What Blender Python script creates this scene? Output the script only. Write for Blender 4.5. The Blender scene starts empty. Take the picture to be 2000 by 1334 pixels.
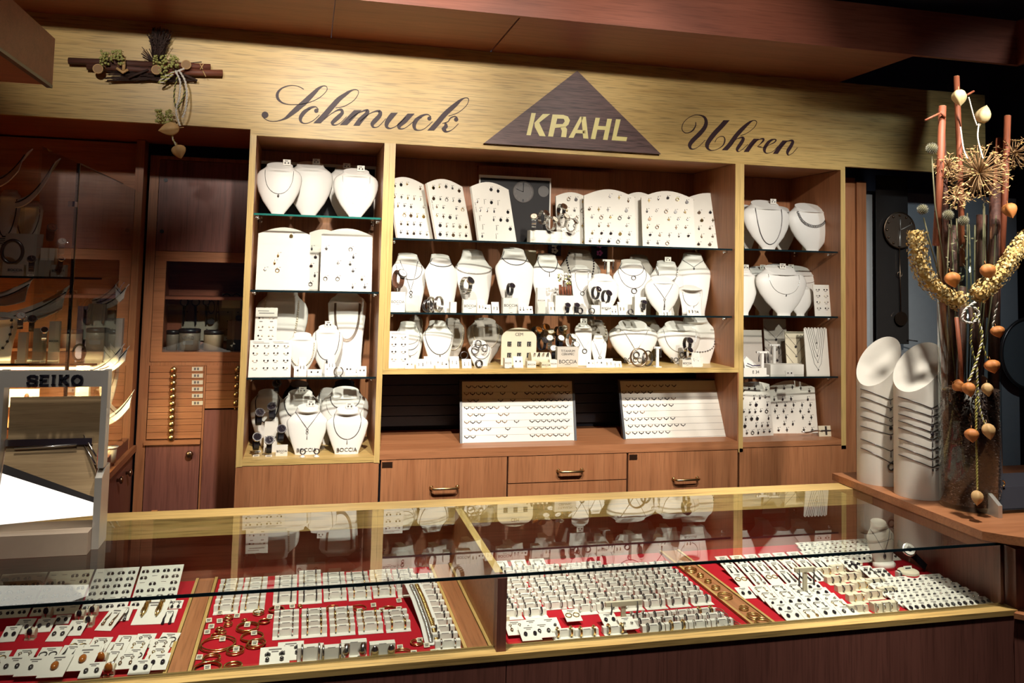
import bpy, math, random
from mathutils import Matrix, Vector
RND = random.Random(11)
C = bpy.context.scene.collection
scene = bpy.context.scene

# ------------------------------------------------------------------ camera, world, lights, exposure
F, PXC, PYC = 1636.418, 1000.0, 426.594          # focal length and principal point for a 2000 x 1334 frame
YAW, PITCH, ROLL, EYE = 0.23927833, -0.06622522, 0.02330314, 1.6
def _rot():
    cy, sy = math.cos(YAW), math.sin(YAW); cp, sp = math.cos(PITCH), math.sin(PITCH); cr, sr = math.cos(ROLL), math.sin(ROLL)
    B = Matrix(((1, 0, 0), (0, 0, -1), (0, 1, 0)))
    return (Matrix(((cr, -sr, 0), (sr, cr, 0), (0, 0, 1))) @ Matrix(((1, 0, 0), (0, cp, -sp), (0, sp, cp)))
            @ Matrix(((cy, 0, -sy), (0, 1, 0), (sy, 0, cy))) @ B)
RC = _rot()
cam = bpy.data.cameras.new('camera'); cam.sensor_width = 36; cam.lens = F / 2000 * 36
cam.shift_x = (1000 - PXC) / 2000; cam.shift_y = -(667 - PYC) / 2000; cam.clip_start = .02
cam_o = bpy.data.objects.new('camera', cam); C.objects.link(cam_o)
m3 = Matrix((RC[0], -RC[1], -RC[2])).transposed()
cam_o.matrix_world = Matrix.Translation((0, 0, EYE)) @ m3.to_4x4()
scene.camera = cam_o
def ray(u, v):
    return RC.transposed() @ Vector(((u - PXC) / F, (v - PYC) / F, 1))
def PY(u, v, Y):
    d = ray(u, v); d = d * (Y / d.y); return Vector((d.x, d.y, d.z + EYE))
def PZ(u, v, z):
    d = ray(u, v); d = d * ((z - EYE) / d.z); return Vector((d.x, d.y, z))
def PX(u, v, X):
    d = ray(u, v); d = d * (X / d.x); return Vector((d.x, d.y, d.z + EYE))

scene.view_settings.view_transform = 'Standard'; scene.view_settings.look = 'None'
scene.view_settings.gamma = 1; scene.view_settings.use_curve_mapping = False
scene.view_settings.exposure = 0.0
w = bpy.data.worlds.new('world'); scene.world = w; w.use_nodes = True
w.node_tree.nodes['Background'].inputs[0].default_value = (.42, .30, .45, 1)
w.node_tree.nodes['Background'].inputs[1].default_value = .05  # faint purple fill added to lift and tint the dark areas
cy_ = scene.cycles
cy_.max_bounces = 8; cy_.diffuse_bounces = 3; cy_.glossy_bounces = 4; cy_.transmission_bounces = 6; cy_.transparent_max_bounces = 24
cy_.caustics_reflective = False; cy_.caustics_refractive = False; cy_.sample_clamp_indirect = 4
cy_.use_denoising = True
def spot(name, loc, to, power, ang, blend, r, col):
    l = bpy.data.lights.new(name, 'SPOT'); l.energy = power; l.spot_size = math.radians(ang); l.spot_blend = blend
    l.shadow_soft_size = r; l.color = col
    o = bpy.data.objects.new(name, l); C.objects.link(o); o.location = loc
    o.rotation_euler = (Vector(to) - Vector(loc)).to_track_quat('-Z', 'Y').to_euler(); return o
WARM = (1, .92, .82)
# ceiling spots on the cabinets; added unseen spots follow
for x, y, z, tx, tz, p, a in ((.12, 1.6, 2.66, .07, 1.38, 245, 43), (.62, 1.3, 2.70, .70, 1.30, 215, 46), (1.32, 1.3, 2.70, 1.34, 1.30, 205, 44), (1.70, .4, 2.85, 1.97, 1.45, 270, 36), (-.35, 2.2, 2.85, -.47, 1.05, 12, 50)):
    spot('spot_lamp', (x, y, z), (tx, 3.13 if y < 2 else 3.5, tz), p, a, .9, .035, WARM)
for x, p, z, a in ((-.66, 66, 2.42, 30), (-.15, 55, 2.42, 32), (.16, 150, 2.34, 38), (.78, 78, 2.30, 42), (1.38, 44, 2.28, 42), (1.90, 5, 2.28, 30)):
    spot('fascia_fill', (x, 1.2, 2.62), (x, 3.13, z), p, a, 1., .035, WARM)  # unseen spots added to brighten the fascia alone
for x, tx, p in ((.15, .12, 215), (.95, .95, 235), (1.45, 1.55, 165), (-.45, -.5, 60)):
    spot('counter_fill', (x, 1.40, 2.85), (tx, 1.98, .85), p, 40, .8, .035, WARM)  # unseen spots added to brighten the trays from above
spot('clock_fill', (2.75, 1.2, 2.85), (2.55, 3.4, 1.4), 40, 50, .8, .05, (.82, .93, 1))  # unseen cool spot added to brighten the clock wall
spot('vase_fill', (.75, .9, 2.75), (1.66, 1.95, 1.35), 26, 34, .9, .05, WARM)  # unseen spot added to lift the vase and cylinders
spot('stand_fill', (-.35, .5, 2.5), (-.5, 1.97, 1.2), 24, 26, .8, .05, WARM)  # unseen spot added to light the front of the watch stand

# ------------------------------------------------------------------ materials
MATS = {}
def mat(name, col, rough=.5, metal=0., spec=.5, emit=None, estr=0., var=None, trans=0.):
    if name in MATS: return MATS[name]
    m = bpy.data.materials.new(name); m.use_nodes = True; n = m.node_tree; b = n.nodes['Principled BSDF']
    b.inputs['Base Color'].default_value = (*col, 1); b.inputs['Roughness'].default_value = rough
    b.inputs['Metallic'].default_value = metal; b.inputs['Specular IOR Level'].default_value = spec
    if emit: b.inputs['Emission Color'].default_value = (*emit, 1); b.inputs['Emission Strength'].default_value = estr
    # every surface gets a faint procedural mottle so nothing is perfectly flat
    v = var if var is not None else .06
    if v:
        tc = n.nodes.new('ShaderNodeTexCoord'); ns = n.nodes.new('ShaderNodeTexNoise'); ns.inputs['Scale'].default_value = 35
        mx = n.nodes.new('ShaderNodeMix'); mx.data_type = 'RGBA'; mx.inputs[6].default_value = (*[c * (1 - v) for c in col], 1)
        mx.inputs[7].default_value = (*[min(1, c * (1 + v)) for c in col], 1)
        n.links.new(tc.outputs['Object'], ns.inputs['Vector']); n.links.new(ns.outputs['Fac'], mx.inputs[0]); n.links.new(mx.outputs[2], b.inputs['Base Color'])
    MATS[name] = m; return m
def wood(name, c1, c2, axis, rough=.38, fine=1.0, streak=.5, spec=.5):
    m = bpy.data.materials.new(name); m.use_nodes = True; n = m.node_tree; b = n.nodes['Principled BSDF']
    tc = n.nodes.new('ShaderNodeTexCoord'); mp = n.nodes.new('ShaderNodeMapping')
    sc = [26 * fine] * 3; sc['xyz'.index(axis)] = 1.4 * fine; mp.inputs['Scale'].default_value = sc
    n1 = n.nodes.new('ShaderNodeTexNoise'); n1.inputs['Scale'].default_value = 1; n1.inputs['Detail'].default_value = 5; n1.inputs['Distortion'].default_value = 1.2
    mp2 = n.nodes.new('ShaderNodeMapping'); sc2 = [230 * fine] * 3; sc2['xyz'.index(axis)] = 9 * fine; mp2.inputs['Scale'].default_value = sc2
    n2 = n.nodes.new('ShaderNodeTexNoise'); n2.inputs['Scale'].default_value = 1; n2.inputs['Detail'].default_value = 2
    r1 = n.nodes.new('ShaderNodeValToRGB'); r1.color_ramp.elements[0].position = .3; r1.color_ramp.elements[0].color = (*c2, 1)
    r1.color_ramp.elements[1].position = .62; r1.color_ramp.elements[1].color = (*c1, 1)
    r2 = n.nodes.new('ShaderNodeValToRGB'); r2.color_ramp.elements[0].position = .34; r2.color_ramp.elements[0].color = (1 - streak, 1 - streak, 1 - streak, 1)
    r2.color_ramp.elements[1].position = .5; r2.color_ramp.elements[1].color = (1, 1, 1, 1)
    mx = n.nodes.new('ShaderNodeMix'); mx.data_type = 'RGBA'; mx.blend_type = 'MULTIPLY'; mx.inputs[0].default_value = 1
    L = n.links.new
    L(tc.outputs['Object'], mp.inputs[0]); L(mp.outputs[0], n1.inputs['Vector']); L(tc.outputs['Object'], mp2.inputs[0]); L(mp2.outputs[0], n2.inputs['Vector'])
    L(n1.outputs['Fac'], r1.inputs[0]); L(n2.outputs['Fac'], r2.inputs[0]); L(r1.outputs[0], mx.inputs[6]); L(r2.outputs[0], mx.inputs[7]); L(mx.outputs[2], b.inputs['Base Color'])
    b.inputs['Roughness'].default_value = rough; b.inputs['Specular IOR Level'].default_value = spec
    MATS[name] = m; return m
def glass(name, tint, gain=1.5):
    m = bpy.data.materials.new(name); m.use_nodes = True; n = m.node_tree; n.nodes.clear(); L = n.links.new
    o = n.nodes.new('ShaderNodeOutputMaterial'); t = n.nodes.new('ShaderNodeBsdfTransparent'); t.inputs[0].default_value = (*tint, 1)
    g = n.nodes.new('ShaderNodeBsdfGlossy'); g.inputs['Roughness'].default_value = .0; g.inputs[0].default_value = (.93, .97, .95, 1)
    fr = n.nodes.new('ShaderNodeFresnel'); fr.inputs[0].default_value = 1.5
    ge = n.nodes.new('ShaderNodeNewGeometry'); inv = n.nodes.new('ShaderNodeMath'); inv.operation = 'SUBTRACT'; inv.inputs[0].default_value = 1
    mu = n.nodes.new('ShaderNodeMath'); mu.operation = 'MULTIPLY'; mu2 = n.nodes.new('ShaderNodeMath'); mu2.operation = 'MULTIPLY'; mu2.inputs[1].default_value = gain; mu2.use_clamp = True
    mix = n.nodes.new('ShaderNodeMixShader')
    L(ge.outputs['Backfacing'], inv.inputs[1]); L(fr.outputs[0], mu.inputs[0]); L(inv.outputs[0], mu.inputs[1]); L(mu.outputs[0], mu2.inputs[0])
    L(mu2.outputs[0], mix.inputs[0]); L(t.outputs[0], mix.inputs[1]); L(g.outputs[0], mix.inputs[2]); L(mix.outputs[0], o.inputs[0])
    MATS[name] = m; return m

LITW1, LITW2 = (.66, .46, .17), (.56, .36, .12)  # paler copy of the same wood, stronger light put into its colour
DIMW1, DIMW2 = (.46, .195, .085), (.37, .145, .06)  # same wood again, weaker light put into its redder colour
LITX = wood('lit_wood_horizontal', LITW1, LITW2, 'x', .36, 1, .35, .28); LITZ = wood('lit_wood_vertical', LITW1, LITW2, 'z', .35, 1, .2); LITY = wood('lit_wood_lengthwise', LITW1, LITW2, 'y', .35, 1, .2)
DIMX = wood('dim_wood_horizontal', DIMW1, DIMW2, 'x', .42, 1, .2); DIMZ = wood('dim_wood_vertical', DIMW1, DIMW2, 'z', .42, .8, .22); DIMY = wood('dim_wood_lengthwise', DIMW1, DIMW2, 'y', .42, 1, .2)
DKX = wood('dark_veneer_horizontal', (.33, .105, .06), (.26, .08, .045), 'x', .42, 1, .2, .3); DKZ = wood('dark_veneer_vertical', (.25, .095, .07), (.20, .075, .055), 'z', .4, 1, .25)
WENGE = wood('striped_dark_veneer', (.15, .085, .075), (.09, .05, .05), 'x', .38, 1.6, .6, .3)
WHITE = mat('white_leatherette', (.80, .78, .72), .45, 0, .4, var=.02)
CARD = mat('white_card', (.80, .77, .68), .6, 0, .3, var=.03)
CREAM = mat('cream_card', (.72, .65, .48), .6, 0, .3)
GREYC = mat('grey_and_shaded_white', (.42, .38, .33), .8)  # grey displays; on back-row busts the shade is put into the colour
BLACK = mat('black_plastic', (.012, .012, .018), .35)
NAVY = mat('black_velvet', (.012, .012, .02), .8)
BLK = mat('black_print', (.02, .018, .02), .6)
GREYP = mat('grey_print', (.16, .14, .13), .6)
MAROON = mat('maroon_lettering', (.035, .012, .016), .45, 0, .25)
GOLDL = mat('gold_lettering', (.80, .70, .26), .35, .0)
SILV = mat('silver_metal', (.80, .79, .76), .2, 1, var=0)
SILVD = mat('oxidised_silver', (.13, .12, .12), .3, .8)
GOLD = mat('gold_metal', (.83, .58, .22), .2, 1, var=0)
BRASS = mat('brass_metal', (.62, .45, .22), .28, 1, var=.04)
BRONZE = mat('bronze_metal', (.36, .25, .17), .3, 1)
ALU = mat('brushed_aluminium', (.62, .60, .54), .38, .6)
CHAMP = wood('brushed_champagne_metal', (.56, .40, .22), (.46, .32, .17), 'x', .3, 2.0, .15); CHAMP.node_tree.nodes['Principled BSDF'].inputs['Metallic'].default_value = .15
RED = mat('red_velvet', (.44, .014, .024), .9, 0, .1)
PEARL = mat('pearl', (.78, .70, .55), .2)
AMBER = mat('amber_stone', (.40, .12, .02), .12)
GEM = mat('dark_gemstone', (.02, .015, .02), .1)
BRLEA = mat('brown_leather', (.13, .055, .03), .5)
GLASS = glass('clear_glass', (.955, .985, .97)); GLASS2 = glass('counter_glass', (.95, .975, .96), 1.45)
GEDGE = mat('green_glass_edge', (.02, .16, .13), .15); GEDGD = mat('dark_glass_edge', (.006, .016, .02), .2)
ACRY = glass('clear_acrylic', (.93, .94, .93), 1.3)
TWIG = mat('dark_twig', (.045, .022, .016), .8); CINN = wood('cinnamon_bark', (.30, .085, .035), (.20, .05, .022), 'z', .6, 2, .3)
CINNX = wood('dark_cinnamon_bark', (.11, .04, .025), (.06, .022, .016), 'x', .65, 2, .3)
BERRY = mat('green_berry', (.42, .42, .13), .5); DRIED = mat('dried_flower', (.34, .20, .09), .7); HYDR = mat('dried_hydrangea', (.62, .42, .14), .7, var=.35)
HYDR2 = mat('pale_dried_hydrangea', (.74, .60, .30), .7, var=.2)
PHYS = mat('orange_paper_husk', (.55, .20, .05), .6, var=.3); PHYT = mat('tan_paper_husk', (.60, .38, .16), .6, var=.25); PHYC = mat('cream_paper_husk', (.72, .58, .30), .55, var=.2)
CORDW = mat('white_cord', (.78, .74, .66), .6); CORDG = mat('green_gold_cord', (.45, .42, .10), .5); CORDD = mat('dark_cord', (.05, .05, .03), .7)
THIST = mat('thistle_spikes', (.22, .21, .15), .8); LEAF = mat('dry_leaf', (.13, .12, .06), .8); BEANS = mat('coffee_bean', (.055, .026, .018), .45, var=.4)
GREYW = mat('grey_door_panel', (.30, .33, .35), .6); DKWALL = mat('dark_wall', (.15, .16, .23), .85); DKGL = mat('smoked_glass', (.035, .032, .03), .08, 0, .6)
GLARE = mat('glare_glow', (.9, .88, .82), .5, emit=(1, .95, .85), estr=1.0, var=0)  # self-lit white standing in for reflected glare
PURP = mat('lilac_card', (.42, .38, .62), .6)
TIN = mat('grey_tin', (.30, .25, .20), .4, .3); TIN2 = mat('beige_tin', (.45, .33, .22), .45, .1); PEG = mat('pegboard', (.33, .29, .23), .8)
FLOORM = mat('dark_floor', (.06, .05, .05), .5); PHOTO = mat('dark_poster', (.02, .018, .018), .35, 0, .25)
# ------------------------------------------------------------------ mesh and object helpers
class MB:
    def __init__(s, M=None): s.v, s.f, s.mi, s.sm, s.M = [], [], [], [], M or Matrix()
    def add(s, vs, fs, mi=0, sm=False):
        b = len(s.v); s.v += [s.M @ Vector(p) for p in vs]
        for f in fs: s.f.append([b + i for i in f]); s.mi.append(mi); s.sm.append(sm)
        return s
    def box(s, x0, x1, y0, y1, z0, z1, mi=0):
        if x0 > x1: x0, x1 = x1, x0
        if y0 > y1: y0, y1 = y1, y0
        if z0 > z1: z0, z1 = z1, z0
        return s.add([(x0, y0, z0), (x1, y0, z0), (x1, y1, z0), (x0, y1, z0), (x0, y0, z1), (x1, y0, z1), (x1, y1, z1), (x0, y1, z1)],
                     [(0, 3, 2, 1), (4, 5, 6, 7), (0, 1, 5, 4), (1, 2, 6, 5), (2, 3, 7, 6), (3, 0, 4, 7)], mi)
    def prism(s, pts, off, mi=0, side=None):
        n = len(pts); pts = [Vector(p) for p in pts]; off = Vector(off)
        nr = Vector()
        for i in range(n): a, b = pts[i], pts[(i + 1) % n]; nr += a.cross(b)
        if nr.dot(off) > 0: pts.reverse()
        s.add(pts + [p + off for p in pts], [list(range(n)), list(range(2 * n - 1, n - 1, -1))], mi)
        s.add(pts + [p + off for p in pts], [(i, i + n, (i + 1) % n + n, (i + 1) % n) for i in range(n)], mi if side is None else side); return s
    def tube(s, path, r, n=6, mi=0, closed=False, sm=True):
        P = [Vector(p) for p in path]; k = len(P); rr = r if isinstance(r, (list, tuple)) else [r] * k
        T = []
        for i in range(k):
            a = P[i - 1] if (closed or i > 0) else P[i]; b = P[(i + 1) % k] if (closed or i < k - 1) else P[i]
            t = (b - a); T.append(t.normalized() if t.length > 1e-12 else Vector((0, 0, 1)))
        up = Vector((0, 0, 1)) if abs(T[0].z) < .9 else Vector((1, 0, 0)); nn = T[0].cross(up).normalized()
        vs = []
        for i in range(k):
            nn = (nn - T[i] * nn.dot(T[i])); nn = nn.normalized() if nn.length > 1e-9 else T[i].orthogonal().normalized()
            bb = T[i].cross(nn)
            for j in range(n): a = 2 * math.pi * j / n; vs.append(P[i] + (nn * math.cos(a) + bb * math.sin(a)) * rr[i])
        fs = []
        for i in range(k if closed else k - 1):
            i2 = (i + 1) % k
            for j in range(n): j2 = (j + 1) % n; fs.append((i * n + j, i * n + j2, i2 * n + j2, i2 * n + j))
        if not closed: fs += [list(range(n - 1, -1, -1)), list(range((k - 1) * n, k * n))]
        return s.add(vs, fs, mi, sm)
    def lathe(s, prof, n=20, mi=0, sm=True, c=(0, 0, 0), sx=1, sy=1):
        vs, fs = [], []; k = len(prof)
        for r, z in prof:
            for j in range(n): a = 2 * math.pi * j / n; vs.append((c[0] + r * math.cos(a) * sx, c[1] + r * math.sin(a) * sy, c[2] + z))
        for i in range(k - 1):
            for j in range(n): j2 = (j + 1) % n; fs.append((i * n + j, i * n + j2, (i + 1) * n + j2, (i + 1) * n + j))
        fs += [list(range(n - 1, -1, -1)), list(range((k - 1) * n, k * n))]
        return s.add(vs, fs, mi, sm)
    def ring(s, c, R, r, axis='y', n=14, m=6, mi=0, a0=0., a1=2 * math.pi, sx=1, sz=1):
        full = abs(a1 - a0 - 2 * math.pi) < 1e-6; path = []
        for i in range(n if full else n + 1):
            a = a0 + (a1 - a0) * i / n; p, q = R * math.cos(a) * sx, R * math.sin(a) * sz
            path.append((c[0] + p, c[1], c[2] + q) if axis == 'y' else (c[0], c[1] + p, c[2] + q) if axis == 'x' else (c[0] + p, c[1] + q, c[2]))
        return s.tube(path, r, m, mi, full)
    def ball(s, c, r, mi=0, n=10, m=6, sc=(1, 1, 1)):
        return s.lathe([(max(1e-5, r * math.sin(math.pi * i / m)), -r * math.cos(math.pi * i / m) * sc[2]) for i in range(m + 1)], n, mi, True, c, sc[0], sc[1])
    def disc(s, c, r, d, th, mi=0, n=20):   # cylinder with its axis along d
        d = Vector(d).normalized(); return s.tube([Vector(c), Vector(c) + d * th], r, n, mi, False, False)
    def text(s, t, size, at, ux=(1, 0, 0), uy=(0, 0, 1), mi=0, th=.0004, align='CENTER'):
        vs, fs = text_geo(t, align); ux, uy = Vector(ux), Vector(uy); nz = ux.cross(uy); at = Vector(at)
        return s.add([at + ux * (p[0] * size) + uy * (p[1] * size) + nz * (p[2] * th) for p in vs], fs, mi)
    def mesh(s, name, *mats):
        me = bpy.data.meshes.new(name); me.from_pydata([tuple(p) for p in s.v], [], s.f)
        for m in mats: me.materials.append(m)
        me.polygons.foreach_set('material_index', s.mi); me.polygons.foreach_set('use_smooth', s.sm); me.update(); return me
_TX = {}
def text_geo(t, align):
    k = (t, align)
    if k not in _TX:
        cu = bpy.data.curves.new('lettering', 'FONT'); cu.body = t; cu.size = 1; cu.align_x = align; cu.align_y = 'CENTER'; cu.extrude = .5; cu.resolution_u = 3
        o = bpy.data.objects.new('lettering', cu); C.objects.link(o); bpy.context.view_layer.update()
        me = bpy.data.meshes.new_from_object(o.evaluated_get(bpy.context.evaluated_depsgraph_get()))
        _TX[k] = ([tuple(v.co) for v in me.vertices], [list(p.vertices) for p in me.polygons])
        bpy.data.objects.remove(o); bpy.data.curves.remove(cu); bpy.data.meshes.remove(me)
    return _TX[k]

def ob(name, me, parent=None, loc=None, rot=None, label=None):
    o = bpy.data.objects.new(name, me); C.objects.link(o)
    if parent: o.parent = parent
    if loc is not None: o.location = loc
    if rot is not None: o.rotation_euler = rot
    if label: o['label'] = label
    return o
def tag(o, label, cat, group=None, kind=None):
    if label: o['label'] = label
    if cat: o['category'] = cat
    if group: o['group'] = group
    if kind: o['kind'] = kind
    return o
def addparts(root, parts):
    for p in parts:
        o = ob(p[0], p[1], root, p[3] if len(p) > 3 else None, p[4] if len(p) > 4 else None)
        if len(p) > 2 and p[2]:
            for q in p[2]: ob(q[0], q[1], o)
def thing(name, parts, loc, rot=(0, 0, 0), label=None, cat=None, group=None):
    r = bpy.data.objects.new(name, None); C.objects.link(r); r.empty_display_size = .02
    r.location = loc; r.rotation_euler = rot if isinstance(rot, tuple) else (0, 0, rot)
    addparts(r, parts); return tag(r, label, cat, group)
def solo(name, me, loc, rot=(0, 0, 0), label=None, cat=None, group=None):
    o = ob(name, me, None, loc, rot if isinstance(rot, tuple) else (0, 0, rot)); return tag(o, label, cat, group)
def struct(name, me, loc=(0, 0, 0)):
    o = ob(name, me, None, loc); o['kind'] = 'structure'; return o
def bx(name, m, *b):
    return MB().box(*b).mesh(name, m)
ORD = ['', 'first', 'second', 'third', 'fourth', 'fifth', 'sixth', 'seventh', 'eighth', 'ninth', 'tenth', 'eleventh', 'twelfth', 'thirteenth', 'fourteenth', 'fifteenth', 'sixteenth', 'seventeenth', 'eighteenth', 'nineteenth', 'twentieth']
TENS = {20: 'twent', 30: 'thirt', 40: 'fort', 50: 'fift', 60: 'sixt', 70: 'sevent', 80: 'eight', 90: 'ninet'}
def ordinal(n):
    if n <= 20: return ORD[n]
    t, u = n // 10 * 10, n % 10
    return TENS[t] + ('ieth' if u == 0 else 'y-' + ORD[u])
NUMW = ['', 'one', 'two', 'three', 'four', 'five', 'six', 'seven', 'eight', 'nine', 'ten', 'eleven', 'twelve', 'thirteen', 'fourteen', 'fifteen', 'sixteen', 'seventeen', 'eighteen', 'nineteen', 'twenty']
def numw(n): return NUMW[n]
PEND = []
def later(o, desc, where, key=None, u=None, group=None):   # label written at the end: the look, and its place in the row if others look the same
    PEND.append((o, desc, where, key or desc, u if u is not None else o.location.x)); 
    if group: o['group'] = group
def finish_labels():
    g = {}
    for p in PEND: g.setdefault((p[3], p[2]), []).append(p)
    for k, L in g.items():
        L.sort(key=lambda p: p[4])
        for i, p in enumerate(L):
            if len(L) == 1: p[0]['label'] = '%s, %s' % (p[1], p[2])
            else: p[0]['label'] = '%s, %s from left, %s' % (p[1], ordinal(i + 1), p[2])
            if len(L) > 1 and 'group' not in p[0]: p[0]['group'] = '%ss %s' % (p[3], p[2])

# ------------------------------------------------------------------ the room
struct('floor', bx('floor', FLOORM, -3, 5, -3, 4.2, -.05, 0))
struct('ceiling', bx('ceiling', DKWALL, -3, 5, -3, 4.2, 3.0, 3.05))
struct('wall_back', bx('wall_back', DKWALL, -3, 5, 4.1, 4.2, 0, 3.0))
struct('wall_left', bx('wall_left', DIMZ, -1.75, -1.65, -3, 4.1, 0, 3.0))
struct('wall_right', bx('wall_right', DKWALL, 3.9, 4.0, -3, 4.1, 0, 3.0))
# canopy: three soffit boards and a front board
b = MB()
b.box(-1.64, .057, 2.675, 3.13, 2.457, 2.475); b.box(.059, .660, 2.675, 3.13, 2.457, 2.475); b.box(.666, 2.2, 2.675, 3.13, 2.457, 2.475)
b.box(-1.64, 2.655, 2.655, 2.675, 2.457, 2.631); b.box(2.655, 2.675, .6, 2.675, 2.457, 2.631)
struct('trim_1', b.mesh('canopy', DKX))

# ------------------------------------------------------------------ fascia with lettering and triangular sign
YF = 3.13
def strokes(sts, org, sc, Y, mi=0, mb=None, th=.0018):
    mb = mb or MB()
    for st in sts:
        if len(st) == 1:
            x, y, r = st[0]; c = PY(org[0] + x / sc, org[1] + y / sc, Y); rr = r / sc / F * Y
            mb.disc((c.x, Y, c.z), rr, (0, -1, 0), th, mi, 16); continue
        P = []
        for i in range(len(st) - 1):   # Catmull-Rom through the traced points
            p = [st[max(i - 1, 0)], st[i], st[i + 1], st[min(i + 2, len(st) - 1)]]
            for k in range(5):
                t = k / 5
                P.append([.5 * (2 * p[1][j] + (p[2][j] - p[0][j]) * t + (2 * p[0][j] - 5 * p[1][j] + 4 * p[2][j] - p[3][j]) * t * t + (3 * p[1][j] - p[0][j] - 3 * p[2][j] + p[3][j]) * t ** 3) for j in range(3)])
        P.append(list(st[-1])); L, Rr = [], []
        for i, (x, y, wd) in enumerate(P):
            a, c = P[max(i - 1, 0)], P[min(i + 1, len(P) - 1)]; dx, dy = c[0] - a[0], c[1] - a[1]; d = math.hypot(dx, dy) or 1
            wd = max(wd, 5); nx, ny = -dy / d * wd / 2, dx / d * wd / 2
            # broad strokes are cut level like pen strokes
            if wd > 25: s_ = (wd / 2) / max(.6, abs(dy / d)); nx, ny = (s_ if nx > 0 else -s_), 0
            q = PY(org[0] + (x + nx) / sc, org[1] + (y + ny) / sc, Y); L.append((q.x, Y, q.z)); q = PY(org[0] + (x - nx) / sc, org[1] + (y - ny) / sc, Y); Rr.append((q.x, Y, q.z))
        n = len(P); vs = L + Rr + [(p[0], Y - th, p[2]) for p in L] + [(p[0], Y - th, p[2]) for p in Rr]; fs = []
        for i in range(n - 1):
            fs += [(2 * n + i, 2 * n + i + 1, 3 * n + i + 1, 3 * n + i), (i, i + 1, 2 * n + i + 1, 2 * n + i), (n + i, 3 * n + i, 3 * n + i + 1, n + i + 1)]
        mb.add(vs, fs, mi)
    return mb
SCH = [[(472,227,3),(440,208,4),(395,196,5),(345,199,7),(300,215,10),(268,243,18),(256,275,24),(265,308,20),(300,337,10),(350,350,6),(400,351,5),(470,346,4),(540,325,4),(600,295,4),(645,255,5),(663,225,5),(655,203,5),(630,200,8),(590,222,22),(540,270,36),(480,330,44),(430,375,44),(385,415,38),(335,455,22),(285,478,9),(230,488,5),(185,482,4),(150,462,4),(140,445,5)],[(157,435,26)],
[(574,402,17)],[(592,392,6),(570,370,8),(535,375,18),(490,400,30),(455,440,32),(445,475,24),(462,500,10),(500,503,5),(550,480,4),(600,435,4)],
[(580,503,44),(640,440,44),(700,370,42),(760,305,38),(820,260,26),(870,233,10),(905,232,6),(918,250,5),(905,285,4),(870,325,4),(800,365,4),(730,378,4)],[(640,470,4),(690,430,5),(740,400,10),(775,393,20),(785,415,26),(760,445,34),(725,480,34),(705,505,24),(725,518,8),(770,500,4),(820,450,4)],
[(912,397,44),(855,455,44),(795,518,44)],[(840,480,4),(900,430,5),(960,402,12),(990,400,24),(982,425,34),(940,470,42),(900,523,42)],[(930,490,4),(1000,430,5),(1060,405,12),(1092,410,26),(1088,440,34),(1050,485,38),(1030,515,28),(1045,537,10),(1085,525,4),(1140,465,4)],
[(1210,418,42),(1175,460,42),(1150,500,36),(1148,532,22),(1180,545,8),(1240,515,4),(1300,455,4)],[(1345,425,42),(1290,485,42),(1250,525,34),(1255,548,12),(1300,540,5),(1370,485,4)],
[(1494,465,17)],[(1508,452,6),(1480,432,8),(1440,440,18),(1395,470,32),(1372,510,32),(1375,545,22),(1400,560,8),(1450,550,5),(1520,490,4)],
[(1505,562,42),(1560,500,42),(1620,430,40),(1690,365,36),(1740,322,22),(1780,298,8),(1808,300,6),(1812,325,5),(1790,365,4),(1730,415,4),(1650,445,4)],[(1712,472,18)],[(1600,505,4),(1645,490,8),(1665,462,10),(1700,447,8),(1722,458,6)],[(1622,497,10),(1628,525,30),(1612,552,34),(1632,572,14),(1680,555,5),(1730,507,4)]]
UHR = [[(437,325,6),(435,365,10),(405,415,14),(360,440,8),(315,438,6),(288,400,5),(300,340,5),(350,285,5),(420,250,6),(480,250,8),(530,272,22),(550,320,34),(535,380,42),(480,450,46),(410,520,46),(375,570,40),(378,605,22),(410,618,8),(470,590,5),(540,520,5)],[(772,305,50),(715,370,50),(640,450,50),(580,530,48),(560,580,40),(572,615,20),(610,632,8),(670,620,6),(730,580,10),(752,530,14),(745,490,8),(710,480,6),(665,505,5),(645,545,4)],
[(750,630,46),(805,570,46),(870,480,44),(940,400,42),(1010,335,26),(1060,308,8),(1090,312,6),(1098,335,5),(1070,385,4),(1000,440,4),(920,475,4)],[(830,560,4),(880,510,5),(930,492,16),(952,500,28),(940,535,36),(905,590,36),(887,625,26),(900,645,8),(945,620,4),(1005,565,4)],
[(1095,505,44),(1040,570,44),(985,648,44)],[(1020,600,4),(1080,540,5),(1135,510,10),(1170,508,18),(1168,530,18),(1135,565,8),(1110,590,5),(1150,590,4)],
[(1110,592,4),(1170,600,5),(1230,575,5),(1290,545,10),(1308,520,12),(1285,512,12),(1240,530,28),(1200,580,34),(1182,625,30),(1195,658,12),(1225,662,6),(1280,640,4),(1325,590,4)],
[(1408,525,44),(1355,590,44),(1302,668,44)],[(1340,610,4),(1410,545,5),(1465,524,16),(1490,535,26),(1475,575,34),(1445,625,36),(1432,660,24),(1445,682,8),(1490,660,4),(1540,602,4)]]
pts = [(-1.5, YF, 2.457), (-1.5, YF, 2.098), (-.213, YF, 2.098), (-.213, YF, 2.077), (2.229, YF, 2.077), (2.229, YF, 2.093), (2.95, YF, 2.093), (2.95, YF, 2.457)]
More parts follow.
